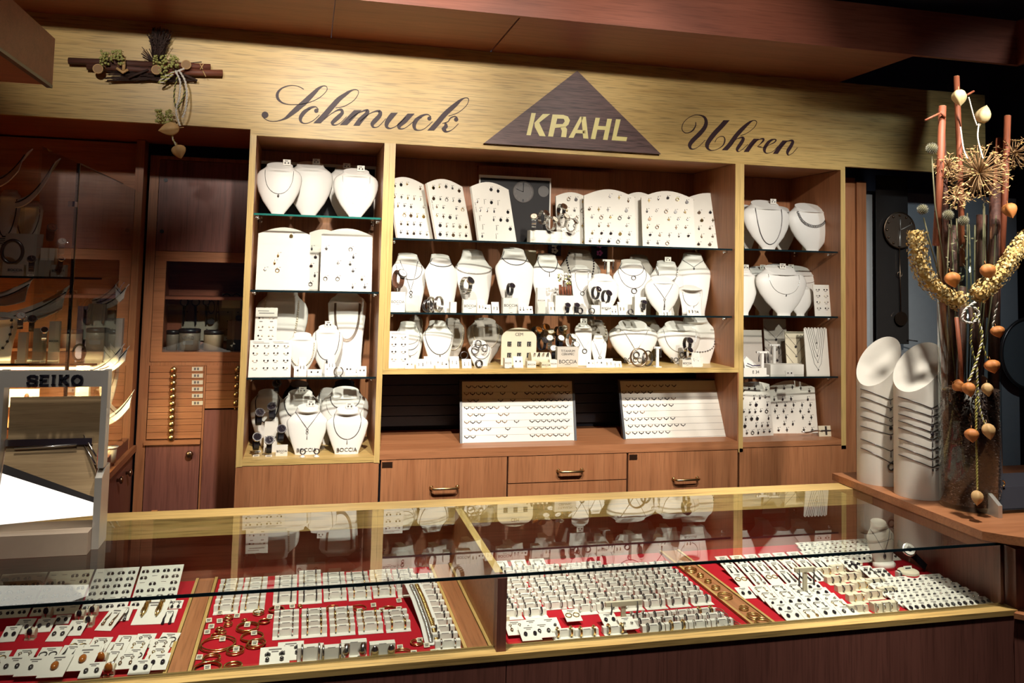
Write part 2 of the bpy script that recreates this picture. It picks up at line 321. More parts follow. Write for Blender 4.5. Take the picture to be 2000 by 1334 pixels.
fas = thing('fascia_board', [('board', MB().prism(pts, (0, .02, 0)).mesh('board', LITX)), ('script_lettering', strokes(SCH, (480, 120), 4.1667, YF - .0005).mesh('script_lettering', MAROON)),
    ('script_lettering', strokes(UHR, (1280, 180), 5.5556, YF - .0005).mesh('script_lettering', MAROON))], (0, 0, 0), label='long pale wood fascia board above the shelves with dark script lettering', cat='shop sign')
tp = [PY(*p, 3.112) for p in ((1127.5, 138), (945.5, 279.5), (1291, 301))]
KR = ['590,503 632,505 582,722 540,720', '618,600 700,514 772,514 665,598 728,732 668,728 622,640', '795,518 850,520 800,735 752,732', '840,520 905,522 905,562 832,558', '895,521 945,538 965,575 950,618 920,642 895,612 915,585 905,560', '825,612 900,612 922,640 815,650', '870,640 920,638 938,662 928,741 878,738 887,680', '1065,540 1098,541 1000,746 952,745', '1075,540 1120,541 1145,755 1095,752', '1035,668 1115,672 1118,705 1015,700', '1215,550 1258,552 1212,760 1168,757', '1330,560 1375,562 1332,768 1288,765', '1240,630 1345,636 1338,672 1232,666', '1415,565 1460,567 1420,732 1525,740 1515,780 1372,770']
b = MB()
for s_ in KR:
    q = [PY(920 + float(p.split(',')[0]) / 5, 120 + float(p.split(',')[1]) / 5, 3.1118) for p in s_.split()]; b.prism(q, (0, -.0015, 0))
thing('triangle_sign', [('panel', MB().prism(tp, (0, .0175, 0)).mesh('panel', WENGE)), ('block_lettering', b.mesh('block_lettering', GOLDL))], (0, 0, 0), label='dark striped triangular sign with pale gold capitals on the fascia', cat='sign')

# ------------------------------------------------------------------ shelf units
YB = 3.52
def handle(x0, x1, z, y):
    return MB().tube([(x0, y, z), (x0, y - .022, z), (x0 + .006, y - .028, z), (x1 - .006, y - .028, z), (x1, y - .022, z), (x1, y, z)], .0048, 8).ball((x0, y - .002, z), .008).ball((x1, y - .002, z), .008).mesh('handle', BRASS)
def front(x0, x1, z0, z1, h=None, lock=None, m=DIMZ):
    sub = []
    if h: a, c = PY(h[0], h[2], YF), PY(h[1], h[2], YF); sub.append(('handle', handle(a.x, c.x, a.z, YF)))
    if lock: sub.append(('lock_plate', bx('lock_plate', BRONZE, lock[0], lock[1], YF - .002, YF, lock[2], lock[3])))
    return (bx('drawer_front', m, x0, x1, YF, YF + .02, z0, z1), sub)
def supports(b, x0, x1, z, ys=(3.20, 3.46)):
    for y in ys:
        for x, d in ((x0, 1), (x1, -1)): b.tube([(x, y, z - .006), (x + d * .012, y, z - .006)], .004, 8); b.ball((x + d * .012, y, z - .007), .006)
def glass_shelf(x0, x1, z, desc, where, y0=3.15, y1=3.50, th=.007, edge=GEDGD):
    b = MB().box(x0, x1, y0 + .0015, y1, z - th, z); e = MB().box(x0, x1, y0, y0 + .0015, z - th, z)
    o = thing('glass_shelf', [('pane', b.mesh('pane', GLASS)), ('glass_edge', e.mesh('glass_edge', edge))], (0, 0, 0), cat='shelf'); o['label'] = desc + ', ' + where; return o
ZL, ZM, ZR = (1.798, 1.522, 1.21, .925), (1.725, 1.448, 1.24, .945), (1.728, 1.452, 1.20, .94)
# left unit
sp = MB()
for z in ZL[:3]: supports(sp, -.191, .267, z - .007)
lu = [('side_panel', bx('side_panel', DIMZ, -.213, -.191, YF + .003, YB, .9, 2.077), [('edging', bx('edging', LITZ, -.213, -.191, YF, YF + .003, .9, 2.077))]), ('side_panel', bx('side_panel', DIMZ, .267, .2875, YF + .003, YB, .9, 2.077), [('edging', bx('edging', LITZ, .267, .2875, YF, YF + .003, .9, 2.077))]),
      ('back_panel', bx('back_panel', DIMZ, -.191, .267, YB, YB + .01, .9, 2.077)), ('top_panel', bx('top_panel', DIMX, -.191, .267, YF + .02, YB, 2.0785, 2.095)),
      ('bottom_panel', bx('bottom_panel', LITX, -.191, .267, YF, YB, .9045, .925)), ('base_front', *front(-.209, .2855, .12, .902)),
      ('base_side', bx('base_side', DIMZ, -.213, -.2092, YF + .001, YB, 0, .9)), ('shelf_supports', sp.mesh('shelf_supports', SILV))]
thing('shelf_cabinet', lu, (0, 0, 0), label='tall narrow wooden display cabinet left of the wide one, brightest lit', cat='cabinet')
sp = MB()
for z in ZM[:2]: supports(sp, .309, 1.711, z - .007)
slat = MB()
for k in range(6): slat.box(.29, 1.725, YB - .016, YB, .965 + k * .042, 1.0035 + k * .042)
mu = [('side_panel', bx('side_panel', DIMZ, .288, .309, YF + .003, YB, 1.24, 2.077), [('edging', bx('edging', LITZ, .288, .309, YF, YF + .003, 1.24, 2.077))]), ('side_panel', bx('side_panel', DIMZ, 1.711, 1.7305, YF + .003, YB, 1.24, 2.077), [('edging', bx('edging', LITZ, 1.711, 1.7305, YF, YF + .003, 1.24, 2.077))]),
      ('back_panel', bx('back_panel', DIMZ, .309, 1.711, YB, YB + .01, 1.24, 2.077)), ('back_board', bx('back_board', DIMZ, .70, 1.31, YB - .03, YB, 1.24, 2.06)),
      ('top_panel', bx('top_panel', DIMX, .309, 1.711, YF + .02, YB, 2.0785, 2.095)), ('middle_shelf', bx('middle_shelf', LITX, .288, 1.7305, YF, YB, 1.221, 1.24)),
      ('niche_back', bx('niche_back', NAVY, .288, 1.7305, YB, YB + .01, .93, 1.221)), ('niche_slats', slat.mesh('niche_slats', BLACK)),
      ('niche_side', bx('niche_side', DIMZ, 1.7255, 1.7305, YF, YB, .9455, 1.2205)), ('bottom_panel', bx('bottom_panel', DIMX, .288, 1.7305, YF, YB, .912, .945)),
      ('drawer_front', *front(.294, .766, .35, .909, (842, 893, 952), (.297, .335, .884, .904))), ('drawer_front', *front(.772, 1.248, .811, .909, (1090, 1136, 919))),
      ('drawer_front', *front(.772, 1.248, .45, .807)), ('drawer_front', *front(1.256, 1.727, .35, .909, (1315, 1361, 935), (1.259, 1.292, .884, .904))),
      ('base_frame', bx('base_frame', BLACK, .29, 1.729, YF + .018, YB, .1, .911)), ('shelf_supports', sp.mesh('shelf_supports', SILV))]
thing('shelf_cabinet', mu, (0, 0, 0), label='wide middle wooden display cabinet with black niche and brass handled drawers', cat='cabinet')
sp = MB()
for z in ZR[:3]: supports(sp, 1.751, 2.207, z - .007)
ru = [('side_panel', bx('side_panel', DIMZ, 1.731, 1.751, YF + .003, YB, .9, 2.077), [('edging', bx('edging', LITZ, 1.731, 1.751, YF, YF + .003, .9, 2.077))]), ('side_panel', bx('side_panel', DIMZ, 2.207, 2.229, YF + .003, YB, .9, 2.077), [('edging', bx('edging', LITZ, 2.207, 2.229, YF, YF + .003, .9, 2.077))]),
      ('back_panel', bx('back_panel', DIMZ, 1.751, 2.207, YB, YB + .01, .9, 2.077)), ('top_panel', bx('top_panel', DIMX, 1.751, 2.207, YF + .02, YB, 2.0785, 2.095)),
      ('bottom_panel', bx('bottom_panel', DIMX, 1.751, 2.207, YF, YB, .918, .94)), ('base_front', *front(1.736, 2.231, .12, .915)),
      ('base_side', bx('base_side', DIMZ, 2.2292, 2.231, YF + .021, YB, 0, .915)), ('shelf_supports', sp.mesh('shelf_supports', SILV))]
thing('shelf_cabinet', ru, (0, 0, 0), label='narrow wooden display cabinet right of the wide one, nearest the flower vase', cat='cabinet')
for i, (z, n_) in enumerate(zip(ZL[:3], ('upper', 'second', 'third'))): glass_shelf(-.19, .266, z, n_ + ' glass shelf from the top', 'left cabinet', edge=GEDGE if i == 0 else GEDGD)
for i, (z, n_) in enumerate(zip(ZM[:2], ('upper', 'lower'))): glass_shelf(.31, 1.71, z, n_ + ' long glass shelf', 'wide middle cabinet')
for z, n_ in zip(ZR[:3], ('upper', 'second', 'third')): glass_shelf(1.752, 2.206, z, n_ + ' glass shelf from the top', 'right cabinet')
# ------------------------------------------------------------------ recess on the left: soffit, back cabinet with drawers
struct('trim_2', bx('soffit_left', DKX, -1.5, -.2135, 3.151, 3.66, 2.098, 2.112))
YL = 3.65
def pq(u0, u1, v0, v1, Y=YL):
    a, c = PY(u0, v0, Y), PY(u1, v1, Y); return a.x, c.x, c.z, a.z
cab = []
fr = MB(); xl = -.632
fr.box(xl, xl + .035, YL, YL + .02, .3, 2.05)
fr.box(xl + .035, -.2135, YL, YL + .02, 2.035, 2.05); fr.box(xl + .035, -.2135, YL, YL + .02, 1.198, 1.212)
cab.append(('frame', fr.mesh('frame', DIMZ)))
x0 = xl + .037
dr = MB().box(x0, -.2145, YL, YL + .02, 1.662, 2.033); 
cab.append(('upper_door', dr.mesh('upper_door', DKZ), [('hinge_cap', MB().disc((x0 + .02, YL, 1.74), .008, (0, -1, 0), .003, 0, 14).mesh('hinge_cap', BLACK)), ('hinge_cap', MB().disc((x0 + .025, YL, 1.95), .008, (0, -1, 0), .003, 0, 14).mesh('hinge_cap', BLACK))]))
n0, n1, m0, m1 = pq(325, 478, 510, 688)
df = MB(); df.box(x0, n0, YL, YL + .02, 1.214, 1.66); df.box(n0, -.2145, YL, YL + .02, m1, 1.66); df.box(n0, -.2145, YL, YL + .02, 1.214, m0)
cab.append(('glazed_door', df.mesh('glazed_door', DIMX), [('pane', bx('pane', GLASS, n0, -.215, YL + .006, YL + .01, m0, m1))]))
cab.append(('niche_lining', MB().box(n0 - .02, -.2145, YL + .24, YL + .25, 1.2, 1.66).box(n0 - .03, n0 - .02, YL + .021, YL + .24, 1.2, 1.66).box(n0 - .02, -.2145, YL + .05, YL + .24, 1.463, 1.475).box(n0 - .02, -.2145, YL + .021, YL + .24, 1.2, m0 - .002).mesh('niche_lining', DKX)))
ys = [713.6, 727.4, 740, 753.4, 766.3, 779.8, 794.5, 806, 819.4, 831.4, 845, 858.4]
for i in range(11):
    a = PY(283, ys[i], YL); c = PY(281, ys[i + 1], YL); xr = -.388
    k = PY(340.5 - i * .5, 721.5 + i * 13.25, YL)
    sub = [('knob', MB().lathe([(.006, 0), (.005, .008), (.0125, .012), (.0135, .018), (.009, .023)], 14).mesh('knob', BRASS))]
    dm = bx('drawer', DIMX, xl + .038, xr, YL, YL + .02, c.z + .0008, a.z - .0008)
    lab = []
    if i < 6:
        q = PY(385, (ys[i] + ys[i + 1]) / 2, YL); lab = [('paper_label', MB().box(q.x - .02, q.x + .022, YL - .0008, YL, q.z - .008, q.z + .008, 0).box(q.x - .012, q.x - .004, YL - .001, YL - .0008, q.z - .005, q.z + .005, 1).box(q.x, q.x + .007, YL - .001, YL - .0008, q.z - .005, q.z + .005, 1).mesh('paper_label', CREAM, GREYP))]
    kn = MB(Matrix.Translation((k.x, YL, k.z)) @ Matrix.Rotation(math.pi / 2, 4, 'X')).lathe([(.006, 0), (.005, .008), (.0125, .012), (.0135, .018), (.009, .023)], 14).mesh('knob', BRASS)
    cab.append(('drawer', dm, [('knob', kn)] + lab))
ys2 = [713.6, 731, 747.5, 763, 780, 798]
for i in range(5):
    a = PY(405, ys2[i], YL); c = PY(405, ys2[i + 1], YL); k = PY(465 - i * .8, 720 + i * 16.5, YL)
    kn = MB(Matrix.Translation((k.x, YL, k.z)) @ Matrix.Rotation(math.pi / 2, 4, 'X')).lathe([(.006, 0), (.005, .008), (.0125, .012), (.0135, .018), (.009, .023)], 14).mesh('knob', BRASS)
    cab.append(('drawer', bx('drawer', DIMX, -.378, -.2145, YL, YL + .02, c.z + .0008, a.z - .0008), [('knob', kn)]))
zz = PY(280, 860, YL).z
k = PY(371, 886, YL)
cab.append(('ledge', bx('ledge', DIMX, xl + .03, -.389, YL - .012, YL + .02, PY(280, 869, YL).z, zz - .001)))
cab.append(('lower_door', bx('lower_door', DKZ, xl + .038, -.39, YL, YL + .02, .3, PY(280, 871, YL).z), [('knob', MB(Matrix.Translation((k.x, YL, k.z)) @ Matrix.Rotation(math.pi / 2, 4, 'X')).lathe([(.006, 0), (.006, .008), (.0125, .012), (.0145, .018), (.009, .022)], 14).mesh('knob', BRONZE))]))
cab.append(('lower_door', bx('lower_door', DKZ, -.378, -.2145, YL, YL + .02, .3, PY(405, 801, YL).z), [('knob', MB().ball((PY(460, 798, YL).x, YL - .006, PY(460, 798, YL).z), .006).mesh('knob', BRASS))]))
cab.append(('divider', bx('divider', DIMZ, -.3865, -.3795, YL, YL + .02, .3, 1.197)))
cab.append(('carcass', MB().box(xl, -.2145, YL + .26, YL + .27, .3, 2.05).box(xl, -.2145, YL + .021, YL + .25, .3, .32).mesh('carcass', DKX)))
thing('tool_cabinet', cab, (0, 0, 0), label='tall dark wood cabinet in the left recess with rows of small knobbed drawers', cat='cabinet')
# what stands behind its glazed door
pb = MB().box(n0 + .04, -.216, YL + .228, YL + .238, 1.28, 1.462)
for i in range(7):
    for j in range(5): pb.disc((n0 + .06 + i * .042, YL + .2279, 1.29 + j * .038), .003, (0, -1, 0), .0004, 1, 8)
solo('pegboard', pb.mesh('pegboard', PEG, BLACK), (0, 0, 0), label='grey perforated pegboard at the back of the small glazed cabinet niche', cat='pegboard')
Yt = YL + .215
def tool(u, v, r, tip, lbl, nm='ring_gauge'):
    c = PY(u, v, Yt); h = MB().tube([(c.x, Yt, 1.46), (c.x, Yt, c.z + r)], .0012, 6).mesh('hanging_wire', BLACK)
    e = PY(u + tip[0], tip[1], Yt)
    d = MB().ring((c.x, Yt, c.z), r, .003, 'y', 18, 6).disc((c.x, Yt - .002, c.z), r * .8, (0, -1, 0), .002, 1, 16).tube([(c.x, Yt, c.z - r), (e.x, Yt, e.z)], [.006, .0035], 8)
    thing(nm, [('hook_wire', h), ('body', d.mesh('body', BLACK, TIN))], (0, 0, 0), label=lbl, cat='tool', group='tools hanging on the pegboard')
tool(360, 590, .016, (-2, 634), 'hanging round dial gauge, first from left on the pegboard')
tool(382, 590, .016, (0, 634), 'hanging round dial gauge, second from left on the pegboard')
tool(403, 590, .013, (0, 634), 'smaller hanging round gauge, third from left on the pegboard')
c = PY(413, 600, Yt); e = PY(412, 627, Yt)
thing('calliper', [('frame', MB().ring((c.x, Yt, c.z), .013, .0025, 'y', 16, 6, sz=2.1).tube([(c.x, Yt, 1.46), (c.x, Yt, c.z + .027)], .0015, 6).mesh('frame', BLACK)), ('disc', MB().disc((e.x, Yt, e.z), .015, (0, -1, 0), .004, 0, 18).mesh('disc', BLACK))], (0, 0, 0), label='long oval hanging calliper with a dark disc at its end', cat='tool')
c = PY(426, 588, Yt)
solo('tweezers', MB().tube([(c.x, Yt, 1.46), (c.x, Yt, c.z)], .001, 6).tube([(c.x, Yt, c.z + .012), (c.x - .008, Yt, c.z - .09)], .0018, 6).tube([(c.x, Yt, c.z + .012), (c.x + .008, Yt, c.z - .09)], .0018, 6).mesh('tweezers', BLACK), (0, 0, 0), label='pair of long tweezers hanging open on the pegboard', cat='tool')
a = PY(434, 572, Yt); c = PY(469, 602, Yt)
thing('tool_card', [('card', bx('card', CREAM, a.x, c.x, Yt, Yt + .003, c.z, a.z)), ('tool', MB().ring(((a.x + c.x) / 2 - .02, Yt - .002, a.z - .022), .018, .003, 'y', 10, 6, 0, .3, 2.8).ring(((a.x + c.x) / 2 + .02, Yt - .002, a.z - .022), .018, .003, 'y', 10, 6, 0, .3, 2.8).mesh('tool', BLACK))], (0, 0, 0), label='pale square card with a dark moustache-shaped tool on the pegboard', cat='tool')
def tin(u, v0, v1, r, m, lbl, txt=None, lid=True):
    Y = YL + .11; t, bt = PY(u, v0, Y), PY(u, v1, Y); z0 = m0; h = t.z - z0
    p = [('body', MB().lathe([(r, 0), (r, h - .012), (r * .98, h - .01)], 24).mesh('body', m))]
    if lid: p.append(('lid', MB().lathe([(r * 1.02, h - .0095), (r * 1.03, h + .004), (r * .9, h + .007)], 24).mesh('lid', BLACK)))
    if txt: p.append(('printed_label', MB().text(txt, .018, (0, -r - .0006, h * .66), th=.0006).box(-.02, .02, -r - .0004, -r + .002, h * .3, h * .5).mesh('printed_label', GREYP)))
    thing('tin', p, (t.x, Y, z0), label=lbl, cat='tin')
tin(338, 648, 690, .026, TIN, 'narrow dark tin with pale glint, leftmost in the glazed niche')
tin(371, 645, 690, .043, TIN, 'grey tin with dark lid and printed lettering in the glazed niche', 'SEIKO')
tin(418, 648, 690, .040, TIN2, 'plain beige tin with open dark lid in the glazed niche')
Y = YL + .08; a, c = PY(445, 627, Y), PY(480, 688, Y)
thing('storage_box', [('body', bx('body', BRLEA, a.x, -.216, Y, Y + .1, m0, a.z)), ('lower_band', bx('lower_band', BLACK, a.x - .001, -.2155, Y - .001, Y + .1, m0, m0 + .045)), ('emblem', MB().disc((a.x + .024, Y - .0011, m0 + .024), .013, (0, -1, 0), .0006, 0, 18).add([(a.x + .024, Y - .002, m0 + .024), (a.x + .035, Y - .002, m0 + .026), (a.x + .026, Y - .002, m0 + .035)], [(0, 1, 2)], 1).add([(a.x + .024, Y - .002, m0 + .024), (a.x + .013, Y - .002, m0 + .022), (a.x + .022, Y - .002, m0 + .013)], [(0, 1, 2)], 1).mesh('emblem', BLACK, SILV))], (0, 0, 0), label='brown box with a round silver emblem on its black band', cat='box')
c = PY(466, 614, Y)
thing('spool', [('rim', MB().lathe([(.03, 0), (.034, .006), (.034, .016), (.03, .022)], 20, sy=.8).mesh('rim', BLACK)), ('core', MB().lathe([(.026, .022), (.026, .026)], 20, sy=.8).mesh('core', BRLEA))], (-.25, Y + .05, a.z), label='flat dark round spool lying on the brown box', cat='spool')

# ------------------------------------------------------------------ glazed showcase along the left wall
XV = -.64
vt = []
vt.append(('base', MB().box(-1.5, XV, 2.26, 3.645, .3, .86).mesh('base', DKZ)))
vt.append(('ledge', MB().box(-1.5, XV + .012, 2.26, 3.645, .861, .885).mesh('ledge', DIMY)))
vt.append(('lower_rail', MB().box(XV - .03, XV - .004, 2.26, 3.56, .886, .93).mesh('lower_rail', DKZ)))
vt.append(('corner_post', MB().box(XV - .03, XV, 3.56, 3.645, .886, 2.097).mesh('corner_post', DIMZ)))
struct('trim_4', MB().box(-1.0, XV, 1.2, 2.31, 2.049, 2.168).box(XV - .012, XV + .001, 1.2, 2.309, 2.041, 2.0485, 1).mesh('left_header', DKX, BLACK))
vt.append(('back_wall', MB().box(-1.5, XV - .031, 3.625, 3.64, .886, 2.09).mesh('back_wall', DIMX)))
vt.append(('side_wall', MB().box(-1.52, -1.5, 2.26, 3.64, .886, 2.05).mesh('side_wall', DIMZ)))
vt.append(('glass_door', MB().box(XV - .006, XV, 2.262, 2.603, .931, 1.886).mesh('glass_door', GLASS), [('door_edge', bx('door_edge', GEDGD, XV - .006, XV + .0005, 2.603, 2.612, .931, 1.886)), ('hinge', MB().box(XV - .014, XV + .003, 2.57, 2.60, 1.76, 1.775).mesh('hinge', SILV))]))
vt.append(('glass_door', MB().box(XV - .006, XV, 2.6135, 3.559, .931, 1.886).mesh('glass_door', GLASS), [('metal_strip', bx('metal_strip', BRASS, XV - .004, XV + .001, 2.6125, 2.617, .931, 1.886)), ('top_edge', bx('top_edge', BRONZE, XV - .006, XV, 2.618, 3.2, 1.8862, 1.889))]))
for i, (u, v) in enumerate(((228, 938), (246, 924))):
    q = PX(u, v, XV)
    vt.append(('knob', MB(Matrix.Translation((XV, q.y, max(q.z, .7))) @ Matrix.Rotation(math.pi / 2, 4, 'Y')).lathe([(.006, 0), (.006, .008), (.014, .014), (.013, .02), (.006, .023)], 14).mesh('knob', BRONZE)))
thing('showcase', vt, (0, 0, 0), label='tall glazed wooden showcase along the left wall with watches and necklaces', cat='showcase')
ZV = (1.555, 1.265, 1.055)
for z, n_ in zip(ZV, ('upper', 'middle', 'lowest')):
    m_ = MB().box(-1.48, XV - .035, 3.12, 3.55, z - .007, z); e = MB().box(-1.48, XV - .035, 3.1185, 3.12, z - .007, z)
    o = thing('glass_shelf', [('pane', m_.mesh('pane', GLASS if n_ != 'lowest' else DIMX)), ('glass_edge', e.mesh('glass_edge', GEDGD if n_ != 'lowest' else DIMX))], (0, 0, 0), label=n_ + ' shelf inside the glazed showcase on the left', cat='shelf')
b = MB().box(-1.48, XV - .035, 3.15, 3.60, .886, .90)
solo('display_floor', b.mesh('display_floor', RED), (0, 0, 0), label='red cloth floor at the bottom of the left showcase', cat='cloth')
def area(name, loc, rot, sx, sy, p, col):
    l = bpy.data.lights.new(name, 'AREA'); l.shape = 'RECTANGLE'; l.size = sx; l.size_y = sy; l.energy = p; l.color = col
    o = bpy.data.objects.new(name, l); C.objects.link(o); o.location = loc; o.rotation_euler = rot
area('showcase_lamp', (-.86, 3.16, 1.24), (math.radians(35), 0, 0), .42, .02, 4.5, (1, .74, .36))
area('showcase_lamp', (-.86, 3.16, 1.03), (math.radians(35), 0, 0), .42, .02, 3.0, (1, .74, .36))
solo('light_tube', MB().tube([(-1.4, 3.135, 1.247), (XV - .05, 3.135, 1.247)], .005, 8).mesh('light_tube', mat('lit_tube', (.9, .8, .6), emit=(1, .78, .42), estr=4, var=0)), (0, 0, 0), label='thin lit tube under the middle shelf of the left showcase', cat='lamp')
# low open drawer in front of the showcase base
a = PX(250, 958, -.50)
od = MB()
thing('open_drawer', [('front_panel', MB().box(-.463, -.445, 2.66, 3.02, .60, .795).mesh('front_panel', DIMY)), ('interior', MB().box(-.635, -.4635, 2.66, 2.675, .62, .785).box(-.635, -.4635, 3.005, 3.02, .62, .785).box(-.635, -.4635, 2.676, 3.004, .62, .63).mesh('interior', DIMX)), ('papers', MB().box(-.63, -.466, 2.68, 3.0, .631, .77).mesh('papers', LITY))], (0, 0, 0), label='pulled out wooden drawer of the left showcase beside the metal stand', cat='drawer')

# ------------------------------------------------------------------ glass-topped counter
ZC, YG = 1.0, 1.672
ZT = .840                                     # tray floor
XL_, XR_ = -1.2, 1.636
ct = [('glass_top', MB().box(XL_, 1.62, YG + .002, 2.17, ZC - .006, ZC).mesh('glass_top', GLASS2)), ('glass_edge', MB().box(XL_, 1.62, YG, YG + .002, ZC - .006, ZC).mesh('glass_edge', GEDGD)),
      ('front_pane', MB().box(XL_, .3955, YG + .012, YG + .016, .85, ZC - .0065).box(.4155, 1.625, YG + .012, YG + .016, .85, ZC - .0065).mesh('front_pane', ACRY)),
      ('front_rail', MB().box(XL_, 1.634, 1.658, 1.702, .838, .85).mesh('front_rail', LITX)),
      ('front_panel', MB().box(XL_, .4135, 1.6595, 1.684, .1, .838).box(.4155, 1.628, 1.6595, 1.684, .1, .838).mesh('front_panel', DKZ)),
      ('back_rail', MB().box(XL_, 1.634, 2.1715, 2.24, .955, 1.0).mesh('back_rail', LITX)),
      ('back_panel', MB().box(XL_, 1.634, 2.21, 2.235, .1, .9545).mesh('back_panel', DKX)),
      ('side_panel', MB().box(1.634, 1.65, 1.70, 2.24, .1, .985).mesh('side_panel', DKZ)),
      ('corner_post', MB().box(1.637, 1.668, 1.665, 1.6985, .838, .985).box(1.618, 1.6275, 1.69, 1.70, .851, .99).mesh('corner_post', DKZ)),
      ('divider_panel', MB().box(.397, .414, 1.7025, 2.209, ZT - .002, .953).box(.397, .414, 1.7025, 2.17, .9531, .9925).mesh('divider_panel', DIMX), [('top_edge', MB().box(.397, .414, 1.7025, 2.17, .9926, .9936).mesh('top_edge', LITY)), ('front_post', MB().box(.396, .4155, 1.671, 1.7015, .8505, .9926).mesh('front_post', DKZ))]),
      ('bottom_board', MB().box(XL_, 1.634, 1.702, 2.209, ZT - .03, ZT - .006).mesh('bottom_board', DKX)), ('plinth', MB().box(XL_, 1.634, 1.75, 2.2, 0, .1).mesh('plinth', BLACK))]
thing('display_counter', ct, (0, 0, 0), label='long glass-topped wooden jewellery counter across the foreground', cat='counter')
def tray(x0, x1, lbl):
    solo('display_tray', MB().box(x0, x1, 1.7035, 2.205, ZT - .0055, ZT).mesh('display_tray', RED), (0, 0, 0), label=lbl, cat='tray')
tray(-1.15, -.231, 'red velvet tray floor at the left end of the counter'); tray(-.178, .337, 'red velvet tray floor with loose gold hoops and price tags')
tray(.43, .978, 'red velvet tray floor right of the upright divider'); tray(1.040, 1.63, 'red velvet tray floor at the right end of the counter')
def bar(x0, x1, lbl):
    b_ = MB().box(x0 + .008, x1 - .008, 1.7035, 2.205, ZT - .0055, ZT + .004); e = MB().box(x0, x0 + .0065, 1.7035, 2.205, ZT - .0055, ZT + .006).box(x1 - .0065, x1, 1.7035, 2.205, ZT - .0055, ZT + .006)
    thing('tray_divider', [('strip', b_.mesh('strip', DIMY)), ('edging', e.mesh('edging', LITY))], (0, 0, 0), label=lbl, cat='divider')
bar(-.2295, -.1795, 'wide flat wooden divider strip between the two left trays'); bar(.339, .3965, 'flat wooden strip against the left face of the upright divider')
bar(.4145, .4285, 'narrow wooden strip against the right face of the upright divider'); bar(.9795, 1.0385, 'flat wooden divider strip with gold rings lying on it')
# neighbouring front at the lower right corner
cr = MB().prism([(1.62, 1.655, .835), (1.95, 1.30, .835), (1.95, 1.32, .835), (1.64, 1.668, .835)], (0, 0, -.735)).prism([(1.615, 1.650, .8351), (1.95, 1.29, .8351), (1.95, 1.33, .8351), (1.65, 1.669, .8351)], (0, 0, .012), 1)
solo('corner_cabinet', cr.mesh('corner_cabinet', DKZ, DIMX), (0, 0, 0), label='angled dark wood cabinet front joining the counter at lower right', cat='cabinet')
# right side board
rb = [(1.568, 2.27, 1.002), (1.568, 1.69, 1.002), (1.60, 1.655, 1.002), (1.95, 1.36, 1.002), (2.9, 1.36, 1.002), (2.9, 2.29, 1.002)]
solo('side_worktop', MB().prism(rb, (0, 0, .02)).mesh('side_worktop', DIMX), (0, 0, 0), label='wooden side worktop on the right carrying vase and white cylinders', cat='worktop')
solo('side_cabinet', MB().prism([(1.67, 2.24, 1.0015), (1.67, 1.72, 1.0015), (1.97, 1.42, 1.0015), (2.88, 1.42, 1.0015), (2.88, 2.24, 1.0015)], (0, 0, -1.0)).mesh('side_cabinet', DKZ), (0, 0, 0), label='dark wood cabinet carrying the side worktop on the right', cat='cabinet')

# ------------------------------------------------------------------ door with wall clocks on the right
a0, a1 = PY(1672, 600, 3.30).x, PY(1690, 600, 3.30).x
struct('door_1', MB().box(2.24, a0 - .003, 3.30, 3.34, 0, 2.07).box(a0, a1, 3.29, 3.33, 0, 2.055).mesh('door_frame', DIMZ))
struct('wall_right_1', MB().box(a1, 3.4, 3.42, 3.45, 0, 2.03).mesh('clock_wall', GREYW)); struct('trim_3', MB().box(a1 + .001, PY(1708, 600, 3.40).x, 3.40, 3.4195, 0, 2.01).mesh('grey_strip', mat('pale_grey_strip', (.44, .48, .50), .5)))
def clock(u0, u1, v0, v1, cu, cv, r, pv, lbl):
    Y = 3.36; a, c = PY(u0, v0, Y), PY(u1, v1, Y); d = PY(cu, cv, Y); e = PY(cu + 3, pv, Y)
    dial = MB().disc((d.x, Y - .012, d.z), r, (0, -1, 0), .006, 0, 36).ring((d.x, Y - .019, d.z), r, .003, 'y', 36, 6, 1)
    for k in range(12):
        t = k * math.pi / 6; dial.ball((d.x + r * .84 * math.sin(t), Y - .02, d.z + r * .84 * math.cos(t)), .006, 1, 8, 4)
    hands = MB().tube([(d.x, Y - .022, d.z), (d.x, Y - .022, d.z + r * .6)], .003, 6).tube([(d.x, Y - .022, d.z), (d.x + r * .75, Y - .022, d.z + r * .35)], .0025, 6).tube([(d.x, Y - .022, d.z), (d.x - r * .05, Y - .022, d.z - r * .9)], [.001, .008], 6)
    pend = MB().tube([(d.x, Y - .016, d.z - r), (e.x, Y - .016, e.z + .03)], .0025, 6).disc((e.x, Y - .016, e.z), .032, (0, -1, 0), .005, 0, 24).ring((d.x, Y - .016, (d.z + e.z) / 2), .012, .002, 'y', 14, 5)
    thing('wall_clock', [('glass_panel', bx('glass_panel', DKGL, a.x, c.x, Y - .004, Y, c.z, a.z)), ('dial', dial.mesh('dial', mat('smoked_dial', (.10, .075, .055), .15), BRONZE)), ('hands', hands.mesh('hands', ALU)), ('pendulum', pend.mesh('pendulum', BRONZE)),
        ('wall_bolts', MB().tube([(c.x - .01, Y, a.z - .06), (c.x - .01, 3.42, a.z - .06)], .004, 6).tube([(c.x - .01, Y, c.z + .02), (c.x - .01, 3.42, c.z + .02)], .004, 6).tube([(c.x - .012, Y - .01, a.z - .06), (c.x + .03, Y - .025, a.z - .055)], .003, 6).tube([(c.x - .012, Y - .01, c.z + .02), (c.x + .03, Y - .025, c.z + .015)], .003, 6).mesh('wall_bolts', SILVD))], (0, 0, 0), label=lbl, cat='clock')
clock(1710, 1774, 342, 672, 1752, 450, .083, 622, 'smoked glass pendulum wall clock left of the flower vase')
clock(1845, 1885, 350, 600, 1862, 470, .06, 560, 'smoked glass wall clock half hidden behind the flower vase')
c = PY(2010, 690, 3.38)
